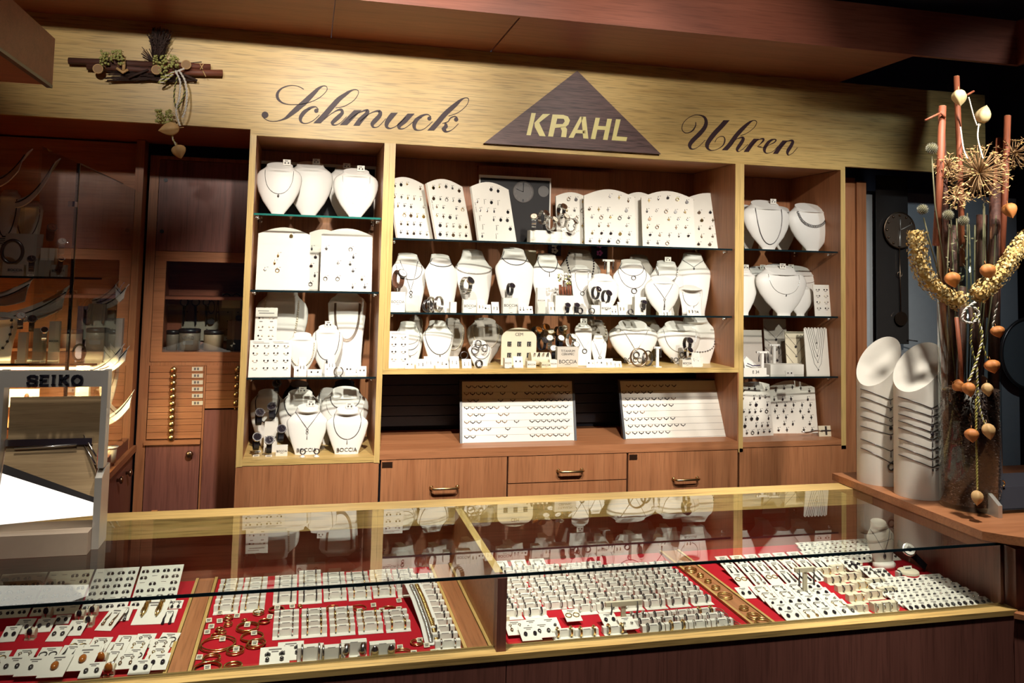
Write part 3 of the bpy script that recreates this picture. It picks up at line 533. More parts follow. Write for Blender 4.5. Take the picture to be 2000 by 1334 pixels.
thing('wall_clock', [('rim', MB().ring((c.x, 3.37, c.z), .17, .008, 'y', 48, 8).mesh('rim', SILVD)), ('dial', MB().disc((c.x, 3.38, c.z), .168, (0, -1, 0), .006, 0, 48).mesh('dial', mat('grey_dial', (.13, .15, .16), .2))), ('hanger', MB().tube([(c.x, 3.385, c.z), (c.x, 3.42, c.z)], .01, 8).mesh('hanger', SILVD))], (0, 0, 0), label='large round grey wall clock at the right edge behind the vase', cat='clock')

# ------------------------------------------------------------------ metal watch stand on the counter
def letters(mb, word, x, z, hgt, y, dep, mi):
    G = {'S': [[(.9,.72),(.9,.9),(.7,1),(.3,1),(.08,.88),(.1,.66),(.3,.55),(.7,.47),(.92,.35),(.9,.12),(.7,0),(.3,0),(.08,.1),(.08,.3)]], 'E': [[(0,0),(.9,0)],[(0,.5),(.7,.5)],[(0,1),(.9,1)],[(.18,0),(.18,1)]], 'I': [[(.2,0),(.2,1)],[(0,0),(.4,0)],[(0,1),(.4,1)]],
         'K': [[(.15,0),(.15,1)],[(0,0),(.35,0)],[(0,1),(.35,1)],[(.2,.45),(.85,1)],[(.4,.6),(.95,0)],[(.72,0),(1.05,0)],[(.65,1),(1,1)]], 'O': [[(.5+.48*math.cos(t*math.pi/9), .5+.5*math.sin(t*math.pi/9)) for t in range(19)]]}
    for ch in word:
        for st in G[ch]:
            n = len(st); q = []
            for i in range(n - 1):
                (a, b_), (c_, d) = st[i], st[i + 1]; L = math.hypot(c_ - a, d - b_) or 1; ex = .025 if n > 2 else .0
                tx, tz = (c_ - a) / L, (d - b_) / L; hw = .13 if abs(tz) > .5 else .085
                P = [(a - tx * ex - tz * hw, b_ - tz * ex + tx * hw), (c_ + tx * ex - tz * hw, d + tz * ex + tx * hw), (c_ + tx * ex + tz * hw, d + tz * ex - tx * hw), (a - tx * ex + tz * hw, b_ - tz * ex - tx * hw)]
                mb.prism([(x + p * hgt, y, z + r_ * hgt) for p, r_ in P], (0, -dep, 0), mi)
        x += hgt * {'I': .72, 'S': 1.2, 'E': 1.18, 'K': 1.32, 'O': 1.2}[ch]
    return mb
Y0 = 1.975
xa, xb = -.604, -.404
sd = []
sd.append(('side_post', MB().box(xa - .014, xa, Y0, Y0 + .035, 1.115, 1.372).box(xa - .014, xa, Y0 - .02, Y0 + .07, 1.0005, 1.115).mesh('side_post', ALU)))
sd.append(('side_post', MB().box(xb - .012, xb, Y0, Y0 + .035, 1.166, 1.372).mesh('side_post', ALU)))
sd.append(('foot', MB().prism([(xb - .013, Y0 - .012, 1.0005), (xb - .013, Y0 + .06, 1.0005), (xb - .013, Y0 + .06, 1.165), (xb - .013, Y0 + .02, 1.165), (xb - .013, Y0 - .012, 1.148)], (.014, 0, 0)).mesh('foot', ALU)))
hd = MB().box(xa, xb - .012, Y0, Y0 + .012, 1.338, 1.372).mesh('header', ALU)
sd.append(('header', hd, [('raised_lettering', letters(MB(), 'SEIKO', xa + .044, 1.3435, .0195, Y0, .006, 0).mesh('raised_lettering', BLACK))]))
sd.append(('upper_panel', MB().box(xa + .001, xb - .02, Y0 + .04, Y0 + .044, 1.20, 1.312).mesh('upper_panel', CHAMP)))
sd.append(('pivot_rail', MB().box(xa + .001, xb - .03, Y0 + .022, Y0 + .0395, 1.212, 1.226).tube([(xa + .02, Y0 + .02, 1.208), (xb - .06, Y0 + .02, 1.212)], .0015, 6).mesh('pivot_rail', SILV)))
def sl(t): return (Y0 + .03 - .055 * t, 1.211 - .175 * t)
def slab(x0, x1, t0, t1, th=.004):
    (y0, z0), (y1, z1) = sl(t0), sl(t1); return MB().prism([(x0, y0, z0), (x1, y0, z0), (x1, y1, z1), (x0, y1, z1)], (0, th, .001))
def slq(u0, v0, u1, v1): pass
(y0, z0), (ym, zm), (y1, z1) = sl(0), sl(.36), sl(1)
gp = MB().prism([(xa + .002, *sl(0)), (xb - .02, *sl(0)), (xb - .013, *sl(.60)), (xa + .002, *sl(.20))], (0, .004, .001))
gs = MB().prism([(xa + .002, *sl(.20)), (xb - .013, *sl(.60)), (xb - .013, *sl(.66)), (xa + .002, *sl(.30))], (0, .004, .001))
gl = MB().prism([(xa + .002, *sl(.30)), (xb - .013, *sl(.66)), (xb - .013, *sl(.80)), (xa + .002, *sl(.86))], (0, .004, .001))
sd.append(('slanted_panel', gp.mesh('slanted_panel', CHAMP))); sd.append(('metal_strip', gs.mesh('metal_strip', SILVD))); sd.append(('glare_panel', gl.mesh('glare_panel', GLARE)))  # the white panel glows to imitate glare, no lamp behind it
sd.append(('base', MB().box(xa, xb - .0135, Y0 - .045, Y0 + .05, 1.0005, 1.045).mesh('base', mat('beige_plastic', (.45, .36, .27), .5))))
sd.append(('support_arm', MB().tube([(xb - .05, Y0 + .035, 1.23), (xb - .016, Y0 + .004, 1.19)], .002, 6).tube([(xb - .05, Y0 + .03, 1.215), (xb - .016, Y0, 1.175)], .002, 6).mesh('support_arm', SILV)))
thing('watch_stand', sd, (0, 0, 0), label='aluminium display stand with raised black lettering and glowing glare panel, on the counter', cat='display stand')
# ------------------------------------------------------------------ busts, necklaces, boards, watches
STY = {'round': dict(p=[(0,.26),(.04,.28),(.12,.42),(.28,.68),(.46,.88),(.62,.98),(.72,1.0),(.80,.97),(.865,.88),(.91,.74),(.94,.64),(.965,.59),(1,.57)], d=.30, lean=.16, nd=.58),
       'angular': dict(p=[(0,.56),(.05,.58),(.25,.75),(.45,.90),(.62,.99),(.68,1.0),(.73,.96),(.80,.80),(.86,.67),(.92,.58),(.97,.53),(1,.51)], d=.24, lean=.20, nd=.75),
       'slim': dict(p=[(0,.80),(.2,.80),(.45,.86),(.7,.96),(.88,1.0),(.94,.86),(.97,.66),(1,.55)], d=.16, lean=.16, nd=.8)}
class Bust:
    def __init__(s, w, h, style): s.w, s.h, s.st = w / 2, h, STY[style]; s.style = style
    def hw(s, t):
        p = s.st['p']
        for (a, x), (b, y) in zip(p, p[1:]):
            if t <= b: return s.w * (x + (y - x) * (t - a) / (b - a) if b > a else x)
        return s.w * p[-1][1]
    def yo(s, t): return s.st['lean'] * s.h * t
    def dep(s, t): k = s.hw(t); return (s.st['d'] if t < .86 else s.st['d'] + (s.st['nd'] - s.st['d']) * min(1, (t - .86) / .08)) * k
    def cap(s, yl): return .0 if True else 0
    def front(s, x, t):
        k = s.hw(t); q = max(-.999, min(.999, x / k)); return Vector((x, s.yo(t) - s.dep(t) * math.sqrt(1 - q * q), s.h * t + s.tilt(t, -s.dep(t) * math.sqrt(1 - q * q))))
    def tilt(s, t, y): return y * (.62 if s.style == 'round' else .35) * max(0, (t - .86) / .14)
    def mesh(s, name='bust', N=28):
        vs, fs = [], []; T = [a for a, b in s.st['p']]; rows = []
        for a, b in zip(T, T[1:]): rows += [a, (a + b) / 2]
        rows.append(1.)
        for t in rows:
            k, d = s.hw(t), s.dep(t); db = d * (.35 if t < .86 else .35 + .5 * min(1, (t - .86) / .08))
            for j in range(N):
                a = 2 * math.pi * j / N; y = -d * math.sin(a) if math.sin(a) > 0 else -db * math.sin(a)
                vs.append((k * math.cos(a), s.yo(t) + y, s.h * t + s.tilt(t, y)))
        for i in range(len(rows) - 1):
            for j in range(N): j2 = (j + 1) % N; fs.append((i * N + j, (i + 1) * N + j, (i + 1) * N + j2, i * N + j2))
        b = MB().add(vs, fs, 0, True); M = len(rows)
        b.add(vs[-N:], [list(range(N - 1, -1, -1))], 0, False); b.add(vs[:N], [list(range(N))], 0)
        return b
    def strut(s):
        y = s.yo(.6) + s.dep(.6) * .33; y0 = s.dep(0) * .3 + .001
        return MB().prism([(-s.w * .18, y0, .0), (-s.w * .18, y + .02, 0), (-s.w * .18, y, s.h * .6)], (s.w * .36, 0, 0)).mesh('easel', CREAM)
    def path(s, xn, t0, t1, pw, n=26):
        P = []
        for i in range(n + 1):
            a = math.pi * i / n; x = -xn * math.cos(a); t = t0 - (t0 - t1) * max(0., math.sin(a)) ** pw
            if pw > 1.6: t = t0 - (t0 - t1) * (1 - abs(math.cos(a)) ** 1.0) ; 
            P.append(s.front(max(-s.hw(t) * .98, min(s.hw(t) * .98, x)), t) + Vector((0, -.0012, 0)))
        return P
def pendant(mb, kind, p, sz, mi=1, mg=2):
    x, y, z = p; y -= .0025
    if kind == 'ring': mb.ring((x, y, z - sz), sz, sz * .2, 'y', 18, 6, mi)
    elif kind == 'disc': mb.disc((x, y + .001, z - sz), sz, (0, -1, 0), .003, mi, 18)
    elif kind == 'drop': mb.ball((x, y, z - sz * 1.2), sz * .6, mi, 8, 6, (1, .5, 1.6))
    elif kind == 'bar': mb.tube([(x, y, z), (x, y, z - sz * 2.4)], [sz * .12, sz * .25], 6, mi)
    elif kind == 'cross': mb.box(x - sz * .2, x + sz * .2, y - .0015, y + .0015, z - sz * 2, z, mi).box(x - sz * .7, x + sz * .7, y - .0015, y + .0015, z - sz * .95, z - sz * .55, mi)
    elif kind == 'heart': mb.ball((x - sz * .35, y, z - sz * .6), sz * .45, mi, 8, 5, (1, .5, 1)).ball((x + sz * .35, y, z - sz * .6), sz * .45, mi, 8, 5, (1, .5, 1)).lathe([(.0001, -sz * .75), (sz * .72, 0)], 10, mi, True, (x, y, z - sz * .72), 1, .5)
    elif kind == 'star':
        P = []
        for k in range(10): a = math.pi * k / 5; r = sz if k % 2 == 0 else sz * .42; P.append((x + r * math.sin(a), y, z - sz + r * math.cos(a)))
        mb.prism(P, (0, -.002, 0), mi)
    elif kind == 'zebra':
        mb.disc((x, y + .001, z - sz), sz, (0, -1, 0), .003, mi, 22)
        for k in range(-2, 3): q = sz * math.sqrt(max(.05, 1 - (k * .36) ** 2)) * .9; mb.box(x - q, x + q, y - .0032, y - .0018, z - sz + k * sz * .36 - sz * .07, z - sz + k * sz * .36 + sz * .07, mg)
    elif kind == 'stone': mb.ring((x, y, z - sz * .9), sz * .8, sz * .16, 'y', 14, 6, mi).ball((x, y, z - sz * .9), sz * .62, mg, 10, 6, (1, .5, 1))
    return mb
def bust(kind, u0, u1, vt, Y, z, where, neck=None, desc=None, rz=0., text=None, tagc=None, m=WHITE, easel=True, note=''):
    a, c = PY(u0, vt, Y), PY(u1, vt, Y); wd = abs(c.x - a.x); top = PY((u0 + u1) / 2, vt, Y).z; B = Bust(wd, (top - z) / (1 if kind != 'round' else 1.0), kind)
    me = B.mesh(); q = [('form', None)]
    if text:
        p = B.front(0, .10); me.text(text, B.w * .26, (0, p.y - .0012, p.z), mi=1, th=.0006).box(-B.w * .12, B.w * .12, p.y - .0012, p.y - .0006, p.z - B.w * .2, p.z - B.w * .18, 1)
    parts = [('form', me.mesh('form', m, BLK))]
    if easel: parts.append(('easel', B.strut()))
    if tagc:
        t = Vector((tagc * B.w, B.yo(1) - B.dep(1) * .1, B.h * 1.0 + .001))
        parts.append(('earring_card', MB().box(t.x - .014, t.x + .014, t.y, t.y + .0012, t.z, t.z + .022).ball((t.x - .006, t.y - .002, t.z + .009), .003, 1, 6, 4).ball((t.x + .006, t.y - .002, t.z + .009), .003, 1, 6, 4).box(t.x - .008, t.x + .004, t.y - .0004, t.y, t.z + .015, t.z + .018, 2).mesh('earring_card', CARD, SILVD, GREYP)))
    x = (a.x + c.x) / 2
    o = thing('necklace_bust', parts, (x, Y, z), rz, cat='bust')
    sz = 'small ' if B.h < .12 else 'tall ' if B.h > .2 else ''
    d = desc or ('%swhite %s necklace bust' % (sz, {'round': 'rounded', 'angular': 'angular', 'slim': 'slender'}[kind]))
    later(o, d, where, 'bust', u0)
    for k, nk in enumerate(neck or []):
        mt = nk.get('m', SILVD); P = B.path(nk.get('x', .5) * B.w, nk.get('t0', .9), nk['t1'], nk.get('p', .75)); nb = MB(); pr = nk.get('r', .0011)
        if nk.get('beads'):
            L = 0; nb.tube(P, .0005, 4, 0); acc = 0; r_ = nk['beads']
            for i in range(len(P) - 1):
                sg = (P[i + 1] - P[i]).length; dd = acc
                while dd < sg: nb.ball(P[i].lerp(P[i + 1], dd / sg) + Vector((0, -r_ * .5, 0)), r_, 0, 7, 5); dd += r_ * nk.get('gap', 2.05)
                acc = dd - sg
        elif nk.get('links'):
            nb.tube(P, .0006, 4, 0)
            for i in range(1, len(P) - 1): nb.ring(P[i] + Vector((0, -.001, 0)), nk['links'], nk['links'] * .3, 'y', 8, 5, 0, sz=1.5)
        else:
            for e in range(nk.get('n', 1)): nb.tube(B.path(nk.get('x', .5) * B.w - e * .0022, nk.get('t0', .9), nk['t1'] + e * .012, nk.get('p', .75)) if e else P, pr, 5, 0)
        mid = P[len(P) // 2]; pp = [('chain', nb.mesh('chain', mt))]
        if nk.get('k'):
            pb = MB(); zz = mid.z
            for kk, ss in nk['k']:
                s_ = ss; pendant(pb, kk, (mid.x, mid.y, zz), s_, 0, 1); zz -= s_ * 2.6; mid = Vector((mid.x, B.front(0, max(.02, zz / B.h)).y, mid.z))
            pp.append(('pendant', pb.mesh('pendant', nk.get('pm', SILVD), nk.get('gm', WHITE))))
        n = thing('necklace', pp, (x, Y, z), rz, cat='necklace')
        cn = {id(SILVD): 'dark', id(SILV): 'silver', id(GOLD): 'gold', id(PEARL): 'pearl', id(BLACK): 'black', id(BRONZE): 'bronze', id(GEM): 'dark'}.get(id(mt), 'dark')
        kd = 'beaded necklace' if nk.get('beads') else 'link necklace' if nk.get('links') else 'strand necklace' if nk.get('n', 1) > 1 else 'chain necklace'
        pd = ' with %s pendant' % {'zebra': 'striped disc'}.get(nk['k'][0][0], nk['k'][0][0]) if nk.get('k') else ''
        later(n, '%s %s%s' % (cn, kd, pd), 'on bust, ' + where, 'necklace', u0 + k * .1)
    return B, o
CH = lambda t1, **k: dict(t1=t1, **k)
W1, W2, W3, W4 = 'top shelf, left cabinet', 'second shelf, left cabinet', 'third shelf, left cabinet', 'bottom of left cabinet'
M1, M2, M3_, M4 = 'top shelf, wide cabinet', 'second shelf, wide cabinet', 'wooden shelf, wide cabinet', 'black niche, wide cabinet'
R1, R2, R3, R4 = 'top shelf, right cabinet', 'second shelf, right cabinet', 'third shelf, right cabinet', 'bottom of right cabinet'
za, zb, zc, zd = ZL
# left cabinet, top
bust('round', 501, 591, 321, 3.25, za, W1, [CH(.42, x=.62, m=SILVD, k=[('drop', .006)], r=.0009)], tagc=.3)
bust('round', 560, 652, 319, 3.34, za, W1, [], tagc=.25)
bust('round', 640, 708, 328, 3.38, za, W1, [], tagc=.1)
bust('round', 652, 741, 333, 3.24, za, W1, [CH(.30, x=.6, m=SILV, r=.0007)], tagc=.2)
a, c = PY(500, 314, 3.505), PY(733, 410, 3.505)
thing('framed_poster', [('picture', bx('picture', PHOTO, a.x + .008, c.x - .008, 3.502, 3.505, za + .003, PY(610, 325, 3.505).z)), ('frame', MB().box(a.x, c.x, 3.5, 3.507, PY(610, 325, 3.505).z + .0005, PY(610, 319, 3.505).z).box(a.x, a.x + .007, 3.5, 3.507, za + .001, PY(610, 325, 3.505).z).box(c.x - .007, c.x, 3.5, 3.507, za + .001, PY(610, 325, 3.505).z).mesh('frame', WHITE))], (0, 0, 0), label='dark poster in white frame behind the busts, top of left cabinet', cat='picture')
# charm boards: an arched plate leaning back, its pendants as parts
_PM = {}
def charm(kind):
    if kind not in _PM:
        b = MB().tube([(0, 0, 0), (0, -.003, -.001), (0, -.003, -.005)], .0009, 5, 0); pendant(b, kind, (0, -.002, -.005), .0068, 0, 1); _PM[kind] = b
    return _PM[kind]
_CM = {}
def cmesh(kind, m, g): 
    k = (kind, m.name, g.name)
    if k not in _CM: _CM[k] = charm(kind).mesh('pendant', m, g)
    return _CM[k]
def board(u0, u1, vt, Y, z, where, rows, cols, kinds, rz=0., lean=.2, desc='arched white board hung with small pendants', mats=(SILVD, SILV, BRONZE, GOLD), skip=.1, side=None, arch=.07, m=CARD, flat=False, vtext=False, th=.012):
    a, c = PY(u0, vt, Y), PY(u1, vt, Y); wd = abs(c.x - a.x) / max(.5, math.cos(rz)); h = (PY((u0 + u1) / 2, vt, Y).z - z); x = (a.x + c.x) / 2
    lean_a = math.atan(lean); L = h / math.cos(lean_a); out = [(-wd / 2, 0, 0), (wd / 2, 0, 0)]
    ar = arch * wd * 2; n = 10
    for i in range(n + 1): t = i / n; out.append((wd / 2 - wd * t, 0, L - ar + ar * math.sin(math.pi * t)))
    MM = Matrix.Translation((0, 0, math.sin(lean_a) * .0)) @ Matrix.Rotation(-lean_a, 4, 'X')
    pb = MB(MM).prism(out, (0, th, 0), 0); pm = []
    pend_ = []
    for i in range(rows):
        for j in range(cols):
            if RND.random() < skip: continue
            zz = L * .92 - ar * .8 - (L * .88 - ar * .8) * i / max(1, rows - .35) ; xx = -wd * .40 + wd * .80 * (j + (.0 if i % 2 else .25) ) / max(1, cols - .6)
            if abs(xx) > wd * .44: continue
            zz += (ar * .8 * math.sin(math.pi * (xx / wd + .5)) if i == 0 else 0)
            pb.box(xx + .006, xx + .012, -.0004, 0, zz - .001, zz + .0008, 1); pend_.append((xx, zz))
    if vtext: pb.text('AMI  DORO', .008, (-wd * .46, -.0004, L * .55), (0, 0, -1), (1, 0, 0), 1, .0004)
    parts = [('plate', pb.mesh('plate', m, GREYP))]
    y_ = MB().prism([(-wd * .12, th + .001, .02 * 0), (-wd * .12, lean * h * .7 + th + .035, 0), (-wd * .12, lean * h * .7 + th * 1.05, h * .7)], (wd * .24, 0, 0)).mesh('easel', CREAM); parts.append(('easel', y_))
    for xx, zz in pend_:
        p = MM @ Vector((xx, -.0005, zz)); parts.append(('pendant', cmesh(RND.choice(kinds), RND.choice(mats), GEM), None, p))
    o = thing('pendant_board', parts, (x, Y, z), rz, cat='display board'); later(o, desc, where, 'board', u0); return o
board(504, 607, 443, 3.21, zb, W2, 7, 4, ['ring', 'drop', 'heart', 'disc'], mats=(SILV, SILV, GOLD), skip=.7)
board(605, 660, 447, 3.36, zb, W2, 6, 2, ['stone', 'drop', 'ring'], desc='half hidden arched pendant board', mats=(SILVD, BRONZE), skip=.1)
board(629, 730, 445, 3.22, zb, W2, 7, 4, ['ring', 'drop', 'heart', 'disc', 'star'], mats=(SILV, SILVD, GOLD), skip=.6)
# left cabinet, third shelf
bust('round', 498, 604, 573, 3.36, zc, W3, [CH(.18, x=.62, m=PEARL, beads=.0042, t0=.92, p=.9)])
bust('slim', 642, 718, 576, 3.33, zc, W3, [CH(.38, x=.68, m=BRONZE, n=4, r=.001, t0=.95, p=.6)])
bust('round', 609, 672, 640, 3.26, zc, W3, [CH(.30, x=.74, m=SILVD, r=.0012, k=[('drop', .005)])], tagc=.05)
bust('round', 560, 621, 655, 3.22, zc, W3, [CH(.22, x=.78, m=PEARL, beads=.003, t0=.82, k=[('stone', .006)])])
def ecard(u0, u1, v0, v1, Y, z, where, rows, cols=2, kind='stud', lean=.25, desc='white card of paired ear studs', rz=0., m=CARD, name='earring_card', header=True, mats=(SILVD, PEARL)):
    a, c = PY(u0, v0, Y), PY(u1, v1, Y); wd = abs(c.x - a.x); h = a.z - z; la = math.atan(lean); L = h / math.cos(la); MM = Matrix.Rotation(-la, 4, 'X')
    b = MB(MM).box(-wd / 2, wd / 2, 0, .002, 0, L)
    if header: b.box(-wd * .4, wd * .1, -.0004, 0, L * .945, L * .955, 1).box(-wd * .35, wd * .35, -.0004, 0, L * .91, L * .922, 1)
    parts = []
    for i in range(rows):
        for j in range(cols):
            zz = L * (.84 - .80 * i / max(1, rows)) if rows > 1 else L * .55; xx = wd * (-.24 + .48 * j / max(1, cols - 1)) if cols > 1 else 0
            b.box(xx - wd * .07, xx + wd * .07, -.0004, 0, zz - L * .06, zz - L * .045, 1)
            for sgn in (-1, 1):
                p = MM @ Vector((xx + sgn * wd * (.085 if cols > 1 else .22), -.0015, zz)); parts.append(('earring', STUDS[kind][RND.randrange(len(STUDS[kind]))], None, p))
    o = thing(name, [('card', b.mesh('card', m, GREYP))] + parts, (PY((u0 + u1) / 2, v1, Y).x, Y, z), rz, cat='earring card'); later(o, desc, where, 'earring card', u0); return o
def _studs():
    r = {}
    r['stud'] = [MB().ball((0, 0, 0), .0034, 0, 7, 4).mesh('earring', m) for m in (SILVD, PEARL, GEM, SILV)]
    r['drop'] = [MB().tube([(0, 0, .003), (0, -.001, -.008)], .0008, 5).ball((0, -.001, -.011), .0034, 0, 7, 5, (1, .8, 1.5)).mesh('earring', m) for m in (SILVD, GOLD, GEM, SILV)]
    r['hoop'] = [MB().ring((0, -.001, -.006), .0062, .0012, 'x', 12, 5).mesh('earring', m) for m in (SILVD, GOLD, SILV)]
    r['amber'] = [MB().ball((0, -.003, -.003), .0055, 0, 10, 6, (1, .6, 1.2)).mesh('earring', m) for m in (AMBER, GEM)]
    r['long'] = [MB().tube([(0, 0, .004), (.001, -.001, -.01), (-.001, -.001, -.022), (.0006, -.001, -.032)], [.0008, .0016, .0022, .0028], 6).ball((0, -.001, -.034), .0035, 0, 7, 5).mesh('earring', m) for m in (SILVD, BRONZE, SILV)]
    return r
STUDS = _studs()
ecard(497, 538, 602, 662, 3.24, zc, W3, 6, 2, desc='tall white card of paired ear studs')
ecard(486, 528, 666, 735, 3.165, zc, W3, 4, 2, lean=.3); ecard(527, 566, 666, 735, 3.17, zc, W3, 4, 2, lean=.3)
for u0, u1, v0, k in ((574, 598, 716, 'stud'), (600, 628, 722, 'stud'), (583, 596, 700, 'hoop'), (634, 654, 712, 'stud'), (640, 652, 695, 'drop'), (674, 688, 712, 'stud'), (684, 700, 716, 'drop'), (699, 715, 716, 'stud')):
    ecard(u0, u1, v0, 738, 3.18 + .015 * RND.random(), zc, W3, 1, 1, k, .5, 'small white card with one pair of earrings', header=False)
c = PY(661, 733, 3.18)
solo('bangle', MB().ring((0, 0, .016), .016, .0018, 'y', 24, 6).ring((0, .008, .016), .0165, .0018, 'y', 24, 6).mesh('bangle', SILV), (c.x, 3.18, zc), label='small silver double hoop standing among cards, third shelf, left cabinet', cat='bangle')
# watches
WM = {}
def watch_parts(strap, case, dial, hi=False):
    k = (strap.name, case.name, dial.name)
    if k in WM: return WM[k]
    st = MB(); n = 22; ry, rz_ = .023, .03; vs, fs = [], []
    for i in range(n):
        a = 2 * math.pi * i / n
        for xx, rr in ((-.0095, 1), (.0095, 1), (.0095, 1.09), (-.0095, 1.09)): vs.append((xx, ry * rr * math.cos(a), rz_ * rr * math.sin(a)))
    for i in range(n):
        i2 = (i + 1) % n
        for j in range(4): j2 = (j + 1) % 4; fs.append((i * 4 + j, i2 * 4 + j, i2 * 4 + j2, i * 4 + j2))
    st.add(vs, fs, 0, False)
    if strap in (SILV, SILVD):
        for i in range(0, n, 1): a = 2 * math.pi * i / n; st.box(-.0102, .0102, ry * 1.1 * math.cos(a) - .0012, ry * 1.1 * math.cos(a) + .0012, rz_ * 1.1 * math.sin(a) - .0012, rz_ * 1.1 * math.sin(a) + .0012, 0)
    d = Vector((0, -.8, .6)).normalized(); cc = Vector((0, -.0205, .0175))
    cs = MB().disc(cc, .0175, d, .008, 0, 26).disc(cc + Vector((.0175, 0, 0)), .0025, (1, 0, 0), .003, 0, 8)
    M_ = Matrix.Translation(cc + d * .0082) @ d.to_track_quat('Z', 'Y').to_matrix().to_4x4(); q = MB(M_)
    q.lathe([(.0148, 0), (.0148, .0004)], 24, 0, False)
    for i in range(12): a = i * math.pi / 6; q.box(.0125 * math.cos(a) - .0006, .0125 * math.cos(a) + .0006, .0125 * math.sin(a) - .0006, .0125 * math.sin(a) + .0006, .0005, .0009, 1)
    q.tube([(0, 0, .0011), (.0, .0115, .0011)], .0005, 4, 1).tube([(0, 0, .0011), (.007, -.004, .0011)], .0007, 4, 1)
    WM[k] = [('strap', st.mesh('strap', strap)), ('case', cs.mesh('case', case)), ('dial', q.mesh('dial', dial, GEM if dial not in (GEM, BLACK) else SILV))]; return WM[k]
CUFF = MB().ring((0, 0, 0), .0215, .0012, 'x', 18, 5, 0, .6, 5.7, 1, 1.25).mesh('cuff', ACRY)
def watch(u, v, Y, z, where, strap=BLACK, case=SILVD, dial=GEM, sc=1., rz=0., desc=None, foot=None, tag_=True, tilt=0.):
    c = PY(u, v, Y); h = c.z - z; s = sc
    sp = [('strap_', None)]; parts = [(n, m) for n, m in watch_parts(strap, case, dial)]; parts.append(('cuff', CUFF))
    base = MB().tube([(0, 0, -h / s), (0, .004, -.031)], .003, 8).box(-.012, .012, -.014, .014, -h / s, -h / s + .002)
    parts.append(('stand', base.mesh('stand', ACRY)))
    if tag_: parts.append(('price_tag', MB().box(-.012, .012, -.018, -.0165, -h / s + .0, -h / s + .007, 0).box(-.008, .008, -.0184, -.018, -h / s + .0025, -h / s + .0045, 1).mesh('price_tag', CARD, BLK)))
    r = thing('wristwatch', parts, (c.x, Y, c.z), (0, tilt, rz), cat='watch'); r.scale = (s, s, s)
    cn = {id(BLACK): 'black', id(SILV): 'silver', id(BRLEA): 'brown', id(GOLD): 'gold', id(SILVD): 'dark steel', id(WHITE): 'white', id(BRONZE): 'bronze'}[id(strap)]
    dn = {id(GEM): 'dark', id(WHITE): 'white', id(PEARL): 'cream', id(SILV): 'silver', id(AMBER): 'amber'}[id(dial)]
    later(r, desc or 'wristwatch with %s strap and %s dial' % (cn, dn), where, 'watch', u); return r
def block(u0, u1, v0, Y, z, where, text=None, m=CARD, d=.03, desc=None, rz=0., name='display_block', sub=True):
    a, c = PY(u0, v0, Y), PY(u1, v0, Y); wd = c.x - a.x; h = a.z - z; b = MB().box(-wd / 2, wd / 2, 0, d, 0, h)
    parts = [('body', b.mesh('body', m))]
    if text: parts.append(('printed_lettering', MB().text(text, min(wd * .24, h * .6), (0, -.0005, h * .5), th=.0008).box(-wd * .12, wd * .12, -.0008, 0, h * .5 - wd * .17, h * .5 - wd * .155).mesh('printed_lettering', BLK)))
    o = thing(name, parts, ((a.x + c.x) / 2, Y, z), rz, cat='block'); later(o, desc or ('white display block with printed lettering' if text else 'plain white display block'), where, 'block', u0); return o
# left cabinet, bottom
bust('round', 489, 556, 768, 3.36, zd, W4, [CH(.45, x=.7, m=BLACK, r=.002, t0=.95)], desc='white rounded necklace bust with leather cord')
bust('round', 545, 628, 770, 3.32, zd, W4, [CH(.55, x=.75, m=BLACK, r=.0015, t0=.95, k=[('drop', .007)])], tagc=.1)
bust('round', 552, 616, 752, 3.44, zd, W4, [], m=BLACK, desc='black rounded necklace bust at the back')
bust('round', 640, 708, 750, 3.44, zd, W4, [], m=BLACK, desc='black rounded necklace bust at the back')
bust('round', 616, 664, 764, 3.37, zd, W4, [CH(.6, x=.7, m=BLACK, r=.002, t0=.95)])
bust('round', 628, 722, 766, 3.29, zd, W4, [CH(.70, x=.62, m=SILVD, r=.0018, t0=.93), CH(.5, x=.8, m=SILV, r=.0008, t0=.9)], tagc=.0)
bust('angular', 561, 642, 797, 3.20, zd, W4, [CH(.55, x=.60, m=SILVD, p=1.8, k=[('ring', .004), ('ring', .004), ('bar', .007)])], text='BOCCIA', tagc=.15)
bust('angular', 638, 721, 801, 3.19, zd, W4, [CH(.34, x=.66, m=SILVD, p=.7, r=.0014, k=[('bar', .007)])], text='BOCCIA', tagc=.1)
for u, v, Y in ((505, 814, 3.27), (532, 802, 3.30), (548, 846, 3.24), (500, 862, 3.20), (526, 868, 3.19), (540, 757, 3.42)):
    watch(u, v, Y, zd, W4, BLACK, SILVD if u != 500 else SILV, GEM, .95, rz=RND.uniform(-.4, .3), desc='chunky black wristwatch')
block(517, 543, 826, 3.25, zd, W4, 'BOCCIA'); block(539, 562, 872, 3.18, zd, W4, 'BOCCIA')
for u in (591, 618):
    c = PY(u, 890, 3.165); solo('ring_stand', MB().lathe([(.010, 0), (.010, .003), (.004, .007), (.003, .012)], 12, 0).ring((0, -.002, .02), .009, .0024, 'y', 16, 6, 1).mesh('ring_stand', WHITE, SILVD), (c.x, 3.15, zd), label='small white stand holding a dark ring, %s of two, bottom of left cabinet' % ('left' if u < 600 else 'right'), cat='ring stand')

